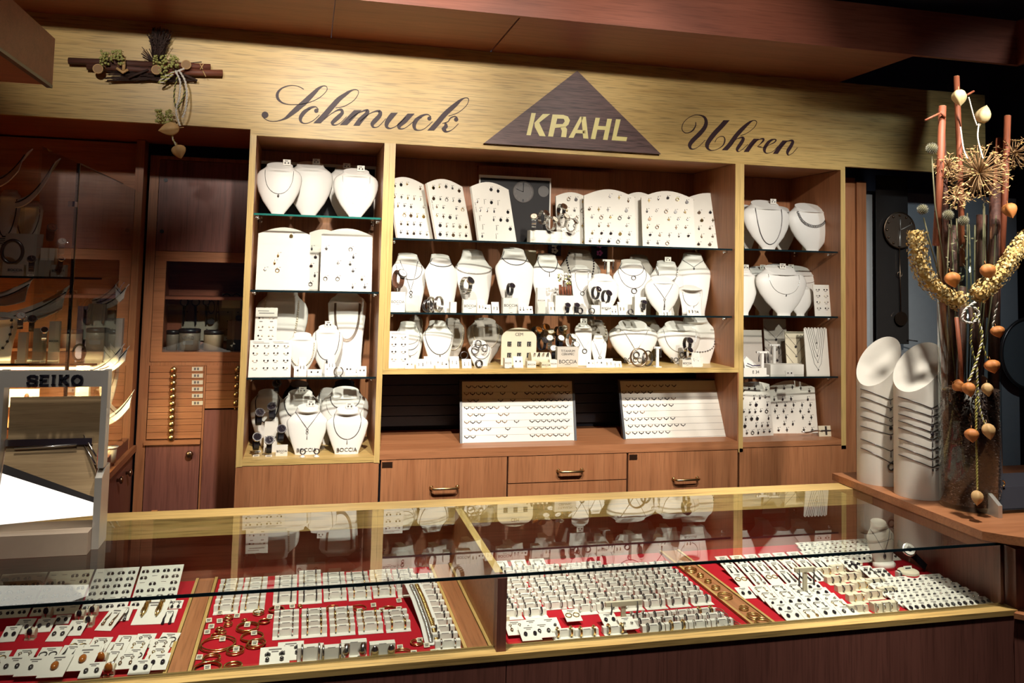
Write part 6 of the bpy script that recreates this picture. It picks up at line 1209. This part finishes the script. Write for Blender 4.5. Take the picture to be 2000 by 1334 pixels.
# ------------------------------------------------------------------ white cylinders, vase and dried flowers on the side worktop
ZW = 1.022
def cylinder(u0, u1, vb_, rim_hi, rim_lo, lbl, loops, lb2):
    f = PZ((u0 + u1) / 2, vb_, ZW); r = abs(PY(u1, 900, f.y + .045).x - PY(u0, 900, f.y + .045).x) / 2 * .985; cx, cy = PY((u0 + u1) / 2, 900, f.y + r).x, f.y + r
    zh, zl = PY(rim_hi[0], rim_hi[1], cy + r * .6).z, PY(rim_lo[0], rim_lo[1], cy - r * .9).z; zh -= ZW; zl -= ZW
    d = Vector((.93, .37, 0)).normalized(); n = 48; vs = []
    for j in range(n):
        a = 2 * math.pi * j / n; x, y = r * math.cos(a), r * math.sin(a); vs.append((x, y, 0))
    for j in range(n):
        a = 2 * math.pi * j / n; x, y = r * math.cos(a), r * math.sin(a); vs.append((x, y, zl + (zh - zl) * ((x * d.x + y * d.y) / r + 1) / 2))
    b = MB().add(vs, [(j, (j + 1) % n, n + (j + 1) % n, n + j) for j in range(n)], 0, True).add(vs[n:], [list(range(n))], 0).add(vs[:n], [list(range(n - 1, -1, -1))], 0)
    mk = MB(); parts = []
    thing('display_cylinder', [('body', b.mesh('body', CARD))], (cx, cy, ZW + .0003), (0, 0, 0), label=lbl, cat='display cylinder')
    # necklaces looped round the front of the column
    for k, (v, sag, kind, sz) in enumerate(loops):
        zz = PY((u0 + u1) / 2, v, cy - r).z - ZW; P = []
        for i in range(25):
            a = math.pi + math.pi * i / 24; x, y = (r + .001) * math.cos(a), (r + .001) * math.sin(a); P.append((x, y, zz + sag * abs(x + r * .15) / r))
        ch = MB().tube(P, .0011, 5); pm = MB(); pendant(pm, kind, (-r * .15, -r * .99 - .001, zz), sz, 0, 1)
        q = MB().box(r * .02, r * .16, -r - .0008, -r + .003, zz - .004, zz - .002, 0).box(r * .02, r * .13, -r - .0008, -r + .003, zz - .008, zz - .0065, 0)
        o = thing('necklace', [('chain', ch.mesh('chain', SILVD)), ('pendant', pm.mesh('pendant', SILVD, GEM)), ('price_print', q.mesh('price_print', GREYP))], (cx, cy, ZW), (0, 0, 0), cat='necklace')
        later(o, '%s pendant chain %s from top' % (kind, ordinal(k + 1)), 'on the ' + lb2, 'cylinder necklace ' + str(k), k)
cylinder(1681, 1753, 952, (1735, 657), (1705, 757), 'white slant-topped cylinder with necklaces, left of the two by the vase', [(782, .028, 'bar', .005), (798, .028, 'heart', .005), (818, .028, 'ring', .004), (833, .022, 'stone', .006), (850, .018, 'drop', .006), (882, .028, 'bar', .007), (905, .036, 'ring', .010)], 'left white cylinder')
cylinder(1755, 1833, 980, (1822, 668), (1775, 769), 'white slant-topped cylinder with necklaces, touching the tall glass vase', [(798, .026, 'bar', .006), (814, .022, 'bar', .006), (830, .022, 'stone', .005), (845, .024, 'stone', .006), (860, .026, 'bar', .008), (880, .024, 'bar', .008), (898, .026, 'bar', .007), (914, .026, 'drop', .005)], 'white cylinder beside the vase')
f = PZ(1897, 1009, ZW); RV = .0735; VC = Vector((PY(1897, 1000, f.y + RV).x, f.y + RV + .002, ZW))
HV = PY(1897, 440, VC.y).z - ZW; HB = PY(1897, 765, VC.y - RV).z - ZW
vs_ = MB().lathe([(RV * .9, .0), (RV, .006), (RV, HV), (RV - .004, HV), (RV - .004, .014), (.001, .013)], 48)
thing('glass_vase', [('body', vs_.mesh('body', GLASS))], VC, label='tall clear cylinder vase on the worktop holding dried flowers', cat='vase')
bb = MB().lathe([(RV - .006, .0145), (RV - .006, HB), (.001, HB + .008)], 48)
for k in range(2600):
    a = RND.uniform(math.pi * .85, math.pi * 2.15); z = RND.uniform(.016, HB); rr = RV - .0062; M_ = Matrix.Translation((rr * math.cos(a), rr * math.sin(a), z)) @ Matrix.Rotation(RND.uniform(0, 3), 4, 'Z') @ Matrix.Rotation(RND.uniform(0, 3), 4, 'X')
    bb.M = M_; bb.add([(-.0042, 0, 0), (.0042, 0, 0), (0, -.0024, 0), (0, .0024, 0), (0, 0, .0018), (0, 0, -.0018)], [(0, 2, 4), (2, 1, 4), (1, 3, 4), (3, 0, 4), (2, 0, 5), (1, 2, 5), (3, 1, 5), (0, 3, 5)], 0)
bb.M = Matrix()
o = solo('coffee_beans', bb.mesh('coffee_beans', BEANS), VC, label='dark coffee beans filling the lower half of the tall vase', cat='coffee beans'); o['kind'] = 'stuff'
def V(u, v, dy=0.): return PY(u, v, VC.y + dy) - VC
fl = []
def cinn(u0, v0, u1, v1, r, dy=0., m=CINN):
    a, c = V(u0, v0, dy), V(u1, v1, dy); b = MB().tube([a, a.lerp(c, .5) + Vector((.002, 0, 0)), c], [r, r * 1.02, r * .98], 9, 0, sm=True).tube([a + (a - c).normalized() * .0005, a + (a - c).normalized() * .0008], r * .8, 9, 1)
    fl.append(('cinnamon_stick', b.mesh('cinnamon_stick', m, PHYC)))
cinn(1868, 149, 1880, 520, .0075, .0); cinn(1841, 207, 1828, 480, .009, -.03); cinn(1838, 212, 1850, 560, .008, .0, CINNX); cinn(1968, 226, 1955, 520, .0085, .0); cinn(1952, 270, 1925, 620, .009, .03); cinn(1835, 330, 1845, 760, .008, .02); cinn(1880, 560, 1875, 770, .0085, -.02, CINNX); cinn(1895, 600, 1915, 770, .005, -.03, CINNX); cinn(1868, 620, 1880, 765, .005, -.045); cinn(1943, 360, 1940, 760, .014, .01, CINNX); cinn(1918, 420, 1910, 760, .014, .04, CINNX); cinn(1862, 440, 1858, 760, .012, .03, CINNX)
tw = MB()
for u0, v0, u1, v1 in ((1886, 187, 1902, 178), (1807, 235, 1838, 220), (1846, 230, 1836, 218)): tw.tube([V(u0, v0, -.04), V(u1, v1, -.04)], .003, 6)
fl.append(('twig', tw.mesh('twig', CINN)))
# stems and leafy thistle stalks inside the vase
for k in range(9):
    u = 1852 + 11 * k; fl.append(('stem', MB().tube([V(u + RND.uniform(-8, 8), 395 + RND.uniform(0, 50), -.03 + .01 * (k % 5)), V(u + RND.uniform(-4, 4), 560, -.02), V(1890 + (u - 1895) * .5, 762, -.01)], .0018, 6).mesh('stem', LEAF)))
lf = MB()
for k in range(70):
    p = V(RND.uniform(1848, 1905), RND.uniform(440, 560), RND.uniform(-.045, .0)); q = Vector((RND.uniform(-.012, .012), RND.uniform(-.006, .006), RND.uniform(-.012, .012))); s_ = q.orthogonal().normalized() * .003
    lf.add([p, p + q * .5 + s_, p + q, p + q * .5 - s_], [(0, 1, 2, 3)])
fl.append(('leaves', lf.mesh('leaves', LEAF)))
def thistle(u, v, r, dy):
    c = V(u, v, dy); b = MB().ball(c, r * .72, 0, 12, 8)
    for k in range(130):
        z = 1 - 2 * (k + .5) / 130; a = k * 2.39996; q = Vector((math.sqrt(1 - z * z) * math.cos(a), math.sqrt(1 - z * z) * math.sin(a), z)); s_ = q.orthogonal().normalized() * r * .07; t_ = q.cross(s_)
        b.add([c + q * r * .68 + s_, c + q * r * .68 - s_ * .5 + t_ * .8, c + q * r * .68 - s_ * .5 - t_ * .8, c + q * r], [(0, 1, 3), (1, 2, 3), (2, 0, 3)], 1)
    fl.append(('thistle_head', b.mesh('thistle_head', LEAF, THIST)))
for u, v, r, dy in ((1820, 290, .017, -.045), (1802, 409, .0155, -.06), (1852, 420, .0155, -.065), (1882, 431, .0155, -.06)): thistle(u, v, r, dy)
fl.append(('stem', MB().tube([V(1804, 425, -.058), V(1815, 470, -.055), V(1840, 560, -.03)], .0018, 6).mesh('stem', LEAF)))
fl.append(('stem', MB().tube([V(1820, 305, -.045), V(1826, 400, -.05), V(1850, 560, -.03)], .0018, 6).mesh('stem', LEAF)))
def allium(u, v, R_, n, dy, seed):
    c = V(u, v, dy); rn = random.Random(seed); st = MB(); fw = MB()
    for k in range(n):
        z = 1 - 2 * (k + .5) / n; a = k * 2.39996 + rn.uniform(-.2, .2); q = Vector((math.sqrt(1 - z * z) * math.cos(a), -math.sqrt(1 - z * z) * math.sin(a), z)); L = R_ * rn.uniform(.78, 1.0); e = c + q * L
        st.tube([c + q * .004, c + q * L * .5 + Vector((rn.uniform(-.002, .002), 0, rn.uniform(-.002, .002))), e], .0011, 5)
        for m_ in range(6):
            p = (q * .5 + Vector((rn.uniform(-1, 1), rn.uniform(-1, 1), rn.uniform(-1, 1))).normalized()).normalized() * .0115; s_ = p.orthogonal().normalized() * .0016
            fw.add([e, e + p * .5 + s_, e + p, e + p * .5 - s_], [(0, 1, 2, 3)], m_ % 2)
        fw.ball(e, .0022, 0, 6, 4)
    fl.append(('allium_head', st.mesh('allium_head', DRIED))); fl.append(('florets', fw.mesh('florets', DRIED, HYDR)))
allium(1912, 338, .078, 120, -.03, 3); allium(1850, 325, .035, 34, -.03, 5); allium(1980, 300, .045, 45, .0, 7); allium(1868, 385, .03, 26, -.05, 9)
def husk(c, h, w_, mt, direc=(0, 0, -1), nm='paper_husk'):
    d = Vector(direc).normalized(); M_ = Matrix.Translation(c) @ d.to_track_quat('Z', 'Y').to_matrix().to_4x4(); b = MB(M_); N, K = 25, 9; vs, fs = [], []
    pr = [(0, .18), (.06, .55), (.18, .85), (.34, 1), (.52, .94), (.68, .74), (.82, .46), (.93, .18), (1, .02)]
    for t, r_ in pr:
        for j in range(N): a = 2 * math.pi * j / N; k = r_ * w_ / 2 * (1 + .10 * math.cos(5 * a)); vs.append((k * math.cos(a), k * math.sin(a), h * t))
    for i in range(K - 1):
        for j in range(N): fs.append((i * N + j, i * N + (j + 1) % N, (i + 1) * N + (j + 1) % N, (i + 1) * N + j))
    b.add(vs, fs, 0, True).tube([(0, 0, .002), (.001, 0, -h * .22)], h * .02, 5); return (nm, b.mesh(nm, mt))
fl += [husk(V(1872, 176, -.04) , .045, .036, PHYC, (-.05, -.2, -1)), husk(V(1916, 240, -.04), .050, .037, PHYC, (.30, -.1, 1)), husk(V(1968, 398, -.05), .042, .036, PHYS, (.0, -.4, -1))]
def cord(path, r, m1, m2, turns=None, n=None):
    P = [Vector(p) for p in path]; Q = []
    for i in range(len(P) - 1):
        p = [P[max(i - 1, 0)], P[i], P[i + 1], P[min(i + 2, len(P) - 1)]]
        for k in range(8):
            t = k / 8; Q.append(.5 * (2 * p[1] + (p[2] - p[0]) * t + (2 * p[0] - 5 * p[1] + 4 * p[2] - p[3]) * t * t + (3 * p[1] - p[0] - 3 * p[2] + p[3]) * t ** 3))
    Q.append(P[-1]); L = sum((Q[i + 1] - Q[i]).length for i in range(len(Q) - 1)); m = max(12, int(L / (r * .9))); S = []; acc = 0; step = L / m; cur = 0; i = 0; pos = Q[0]
    # resample evenly
    cum = [0]
    for k in range(len(Q) - 1): cum.append(cum[-1] + (Q[k + 1] - Q[k]).length)
    for k in range(m + 1):
        s_ = L * k / m
        while i < len(Q) - 2 and cum[i + 1] < s_: i += 1
        f_ = (s_ - cum[i]) / max(1e-9, cum[i + 1] - cum[i]); S.append(Q[i].lerp(Q[i + 1], min(1, f_)))
    b = MB()
    for h_ in (0, 1):
        W = []
        for k, p in enumerate(S):
            t = (S[min(k + 1, m)] - S[max(k - 1, 0)]).normalized(); n1 = t.cross(Vector((.1, 1, .05))).normalized(); n2 = t.cross(n1); a = 2 * math.pi * k / 7 + math.pi * h_; W.append(p + (n1 * math.cos(a) + n2 * math.sin(a)) * r * .55)
        b.tube(W, r * .62, 5, h_)
    return b.mesh('cord', m1, m2)
fl += [('cord', cord([V(1892, 190, -.05), V(1901, 225, -.05), V(1908, 245, -.05)], .0018, CORDW, CORDW)), ('cord', cord([V(1876, 248, -.05), V(1882, 290, -.08), V(1890, 310, -.1)], .0018, CORDW, CORDW)), ('cord', cord([V(1912, 242, -.06), V(1910, 270, -.08), V(1920, 310, -.11)], .0018, CORDW, CORDW))]
thing('dried_flower_arrangement', fl, VC + Vector((0, 0, .0)), label='dried flower arrangement with allium heads, thistles and cinnamon sticks in the vase', cat='dried flowers')
# heart garland of dried hydrangea round the vase, with hanging cords and husks
gl = []
def D(u, v, dy=-.095): return PY(u, v, VC.y + dy) - VC
pl_ = [(1790, 450), (1792, 490), (1800, 530), (1822, 560), (1850, 580), (1880, 590)]; pr_ = [(2010, 460), (1985, 490), (1965, 520), (1945, 545), (1925, 562), (1908, 578)]
rn = random.Random(21)
for side in (pl_, pr_):
    b = MB(); wire = MB().tube([D(*p) for p in side], .008, 8)
    for k in range(1150):
        t = rn.random() * (len(side) - 1); i = int(t); p = D(*side[i]).lerp(D(*side[i + 1]), t - i); a = rn.uniform(0, 6.283); rr = rn.uniform(.010, .025)
        T_ = (D(*side[i + 1]) - D(*side[i])).normalized(); n1 = T_.cross(Vector((0, 1, 0))).normalized(); n2 = T_.cross(n1); q = p + (n1 * math.cos(a) + n2 * math.sin(a)) * rr
        o_ = (q - p).normalized(); e1 = (o_.orthogonal().normalized() + o_ * rn.uniform(-.6, .6)).normalized(); e2 = o_.cross(e1).normalized(); s_ = rn.uniform(.0026, .0046)
        b.add([q - e1 * s_, q - e1 * s_ * .4 - e2 * s_ * .8 + o_ * s_ * .3, q + e1 * s_ * .5 - e2 * s_ * .7 + o_ * s_ * .3, q + e1 * s_ * 1.1, q + e1 * s_ * .5 + e2 * s_ * .7 + o_ * s_ * .3, q - e1 * s_ * .4 + e2 * s_ * .8 + o_ * s_ * .3], [(0, 1, 2, 3, 4, 5)], 0 if rn.random() < .65 else 1, True)
    gl.append(('garland', b.mesh('garland', HYDR, HYDR2))); gl.append(('core_wire', wire.mesh('core_wire', HYDR)))
    for p_ in ([(1856, 546)] if side is pl_ else [(1925, 530)]): gl.append(husk(D(p_[0], p_[1] - 14), .04, .036, PHYS, (.2, -.2, -1)))
F_ = -.118
gl += [('cord', cord([D(1905, 590, F_), D(1885, 605, F_), D(1880, 625, F_), D(1900, 630, F_), D(1912, 612, F_), D(1902, 600, F_)], .003, CORDW, CORDW)),
       ('cord', cord([D(1903, 612, F_), D(1918, 650, F_), D(1912, 690, F_), D(1900, 725, F_), D(1892, 745, F_)], .003, CORDW, CORDG)),
       ('cord', cord([D(1910, 600, F_), D(1914, 640, F_), D(1920, 675, F_), D(1928, 700, F_)], .0022, CORDG, CORDD)),
       ('cord', cord([D(1900, 620, F_), D(1896, 660, F_), D(1900, 690, F_), D(1908, 720, F_), D(1908, 800, F_), D(1906, 835, F_)], .0022, CORDG, CORDD)),
       ('cord', cord([D(1908, 720, F_), D(1911, 780, F_), D(1918, 815, F_), D(1924, 828, F_)], .0024, CORDW, CORDG)),
       ('cord', cord([D(1906, 780, F_), D(1907, 860, F_), D(1908, 920, F_), D(1909, 958, F_)], .0024, CORDG, CORDG)),
       ('cord', cord([D(1948, 590, -.1), D(1942, 620, -.1), D(1938, 640, -.1)], .0024, CORDW, CORDD))]
for u, v, h, w_, m_, dr in ((1934, 703, .034, .036, PHYS, (.2, -.2, -1)), (1890, 747, .036, .03, PHYS, (.0, -.3, -1)), (1927, 748, .034, .026, PHYT, (-.1, -.3, -1)), (1897, 837, .034, .032, PHYS, (-.05, -.2, -1)), (1927, 827, .040, .03, PHYT, (.1, -.2, -1)), (1908, 958, .036, .027, PHYT, (-.2, -.2, -1)), (1945, 637, .03, .032, PHYS, (.2, -.2, -1))):
    gl.append(husk(D(u, v, F_ - .002), h, w_, m_, dr))
thing('hydrangea_garland', gl, VC, label='V-shaped garland of dried yellow hydrangea with corded paper husks on the vase', cat='garland')
for i, (u, v) in enumerate(((1862, 722), (1890, 722), (1905, 730))): 
    c = PY(u, v, VC.y - .04 + .02 * i); solo('paper_husk', husk((0, 0, .012), .034, .03, PHYS if i != 1 else PHYT, (.9, -.2, -.5 + .3 * i))[1], (c.x, c.y, VC.z + HB + .006), label=('orange', 'tan', 'deep orange')[i] + ' paper husk lying on the coffee beans inside the vase', cat='husk')
# metal rimmed watch tray at the far right
c = PZ(1958, 1012, ZW)
thing('ring_tray', [('metal_end', MB().prism([(0, 0, 0), (0, .07, 0), (0, .07, .062), (0, .045, .062), (0, .0, .03)], (.012, 0, 0)).mesh('metal_end', ALU)), ('glass_base', MB().box(.0125, .35, .02, .13, .004, .012).mesh('glass_base', ACRY)), ('black_pad', MB().prism([(.0125, .03, .0125), (.0125, .13, .0125), (.0125, .13, .075), (.0125, .07, .055)], (.34, 0, 0)).mesh('black_pad', NAVY)), ('ring', MB().ring((.05, .05, .05), .008, .002, 'y', 14, 6).ball((.05, .048, .042), .004).mesh('ring', SILV)), ('ring', MB().ring((.03, .065, .068), .008, .002, 'y', 14, 6).mesh('ring', SILV)), ('ring', MB().ring((.075, .065, .066), .008, .002, 'y', 14, 6).mesh('ring', GOLD))], (c.x - .012, c.y, ZW + .0003), (0, 0, 0), label='black ring tray with silver end piece at the right edge', cat='ring tray')
c = PY(1752, 930, 2.12)
solo('black_cable_loop', MB().ring((0, 0, .025), .02, .005, 'x', 18, 6).mesh('black_cable_loop', BLACK), (c.x - .002, 2.13, ZW + .0005), label='small black loop standing between the two white cylinders', cat='loop')
# ------------------------------------------------------------------ twig bundle on the fascia
YW = 3.118
def Wp(u, v, dy=0.): return PY(u, v, YW + dy)
wr = []
def stick(u0, v0, u1, v1, r, m=CINNX, dy=-.008): 
    a, c = Wp(u0, v0, dy), Wp(u1, v1, dy); wr.append(('cinnamon_stick', MB().tube([a, a.lerp(c, .5) + Vector((0, 0, .001)), c], r, 9).mesh('cinnamon_stick', m)))
CNW = wood('wall_cinnamon_bark', (.24, .075, .04), (.14, .045, .025), 'x', .6, 2, .3)
stick(134, 119, 300, 127, .012); stick(170, 130, 330, 140, .012); stick(300, 127, 411, 131, .011, CNW); stick(330, 142, 435, 143, .012, CNW); stick(300, 136, 400, 140, .009, CNW)
tb = MB(); rn = random.Random(4)
for k in range(150):
    u = rn.uniform(200, 330); v = rn.uniform(126, 158); tb.tube([Wp(u, v, -.008 - rn.random() * .01), Wp(u + rn.uniform(30, 70), v + rn.uniform(-6, 4), -.008)], rn.uniform(.001, .0022), 5)
for k in range(50):
    u = rn.uniform(300, 328); tb.tube([Wp(306 + rn.uniform(-6, 10), 118, -.01), Wp(u, rn.uniform(60, 95), -.008 - rn.random() * .03)], [.0022, .0009], 5)
for k in range(14): tb.tube([Wp(302, 122, -.012), Wp(rn.uniform(265, 300), rn.uniform(85, 115), -.02)], .0013, 5)
tb.tube([Wp(250, 152, -.026), Wp(290, 136, -.022)], .004, 6).tube([Wp(340, 136, -.018), Wp(385, 158, -.01)], .005, 6)
wr.append(('dark_twigs', tb.mesh('dark_twigs', TWIG)))
bf = MB()
for k in range(150):
    a = rn.uniform(-.5, .5); l_ = rn.uniform(30, 66); p0 = Wp(306 + rn.uniform(-8, 12), 118, -.01); e = Wp(309 + l_ * math.sin(a) * .8 + rn.uniform(-4, 8), 118 - l_ * math.cos(a), -.012 - rn.random() * .035)
    bf.tube([p0, p0.lerp(e, .5), e], [.0012, .0016, .0008], 4)
    for q in range(4):
        m_ = p0.lerp(e, rn.uniform(.5, 1)); bf.tube([m_, m_ + Vector((rn.uniform(-.009, .009), rn.uniform(-.006, .004), rn.uniform(.0, .009)))], [.0016, .0006], 4)
wr.append(('dark_foliage', bf.mesh('dark_foliage', TWIG)))
def berries(u, v, du, dv, n, seed):
    r_ = random.Random(seed); b = MB()
    for k in range(n): 
        p = Wp(u + r_.uniform(-du, du), v + r_.uniform(-dv, dv), -.03 - r_.random() * .02); b.ball(p, r_.uniform(.003, .0048), 0, 7, 5).tube([p, p + Vector((r_.uniform(-.01, .01), .015, r_.uniform(-.012, .004)))], .0008, 4)
    wr.append(('berry_cluster', b.mesh('berry_cluster', BERRY)))
berries(217, 108, 20, 9, 60, 1); berries(204, 120, 8, 7, 12, 5); berries(237, 119, 6, 8, 9, 6); berries(324, 120, 25, 12, 80, 2); berries(318, 142, 10, 10, 20, 7); berries(321, 228, 17, 14, 60, 3)
for u, v, r_ in ((192, 135, .017), (306, 137, .017), (364, 127, .017)):
    c = Wp(u, v, -.035); wr.append(('dried_slice', MB().disc(c, r_, (0, -1, 0), .006, 0, 20).ring((c.x, c.y - .006, c.z), r_ * .9, .0015, 'y', 20, 5, 1).mesh('dried_slice', DRIED, PHYT)))
wr.append(('raffia_tie', MB().tube([Wp(242, 114, -.028), Wp(242, 128, -.034), Wp(241, 140, -.028)], .006, 7).tube([Wp(228, 133, -.03), Wp(240, 142, -.034), Wp(250, 136, -.03)], .005, 6).tube([Wp(390, 124, -.02), Wp(396, 135, -.024)], .002, 5).tube([Wp(396, 138, -.022), Wp(402, 150, -.022)], .002, 5).tube([Wp(398, 124, -.022), Wp(391, 136, -.022)], .002, 5).mesh('raffia_tie', PHYT)))
K_ = -.045
def Dc(u, v): return Wp(u, v, K_)
wr += [('cord', cord([Dc(340, 140), Dc(322, 150), Dc(310, 161), Dc(322, 158), Dc(338, 145)], .0035, CORDW, CORDG)), ('cord', cord([Dc(342, 138), Dc(352, 160), Dc(350, 190), Dc(344, 215), Dc(348, 235), Dc(352, 246)], .0035, CORDW, CORDW)),
       ('cord', cord([Dc(350, 138), Dc(362, 160), Dc(365, 190), Dc(362, 215), Dc(356, 230)], .0035, CORDW, CORDW)), ('cord', cord([Dc(346, 150), Dc(340, 185), Dc(345, 212), Dc(356, 195), Dc(362, 175)], .0028, CORDG, CORDD)),
       ('cord', cord([Dc(338, 258), Dc(337, 270), Dc(344, 284)], .003, CORDW, CORDG)), ('cord', cord([Dc(345, 140), Dc(352, 137), Dc(360, 134)], .0035, CORDW, CORDW))]
wr += [husk(Dc(350, 250), .068, .045, PHYT, (-1, -.1, -.22)), husk(Dc(346, 284), .05, .046, PHYT, (.35, -.2, -1))]
thing('twig_swag', wr, (0, 0, 0), label='dried twig and berry swag with white cords hanging on the fascia at upper left', cat='decoration')
finish_labels()
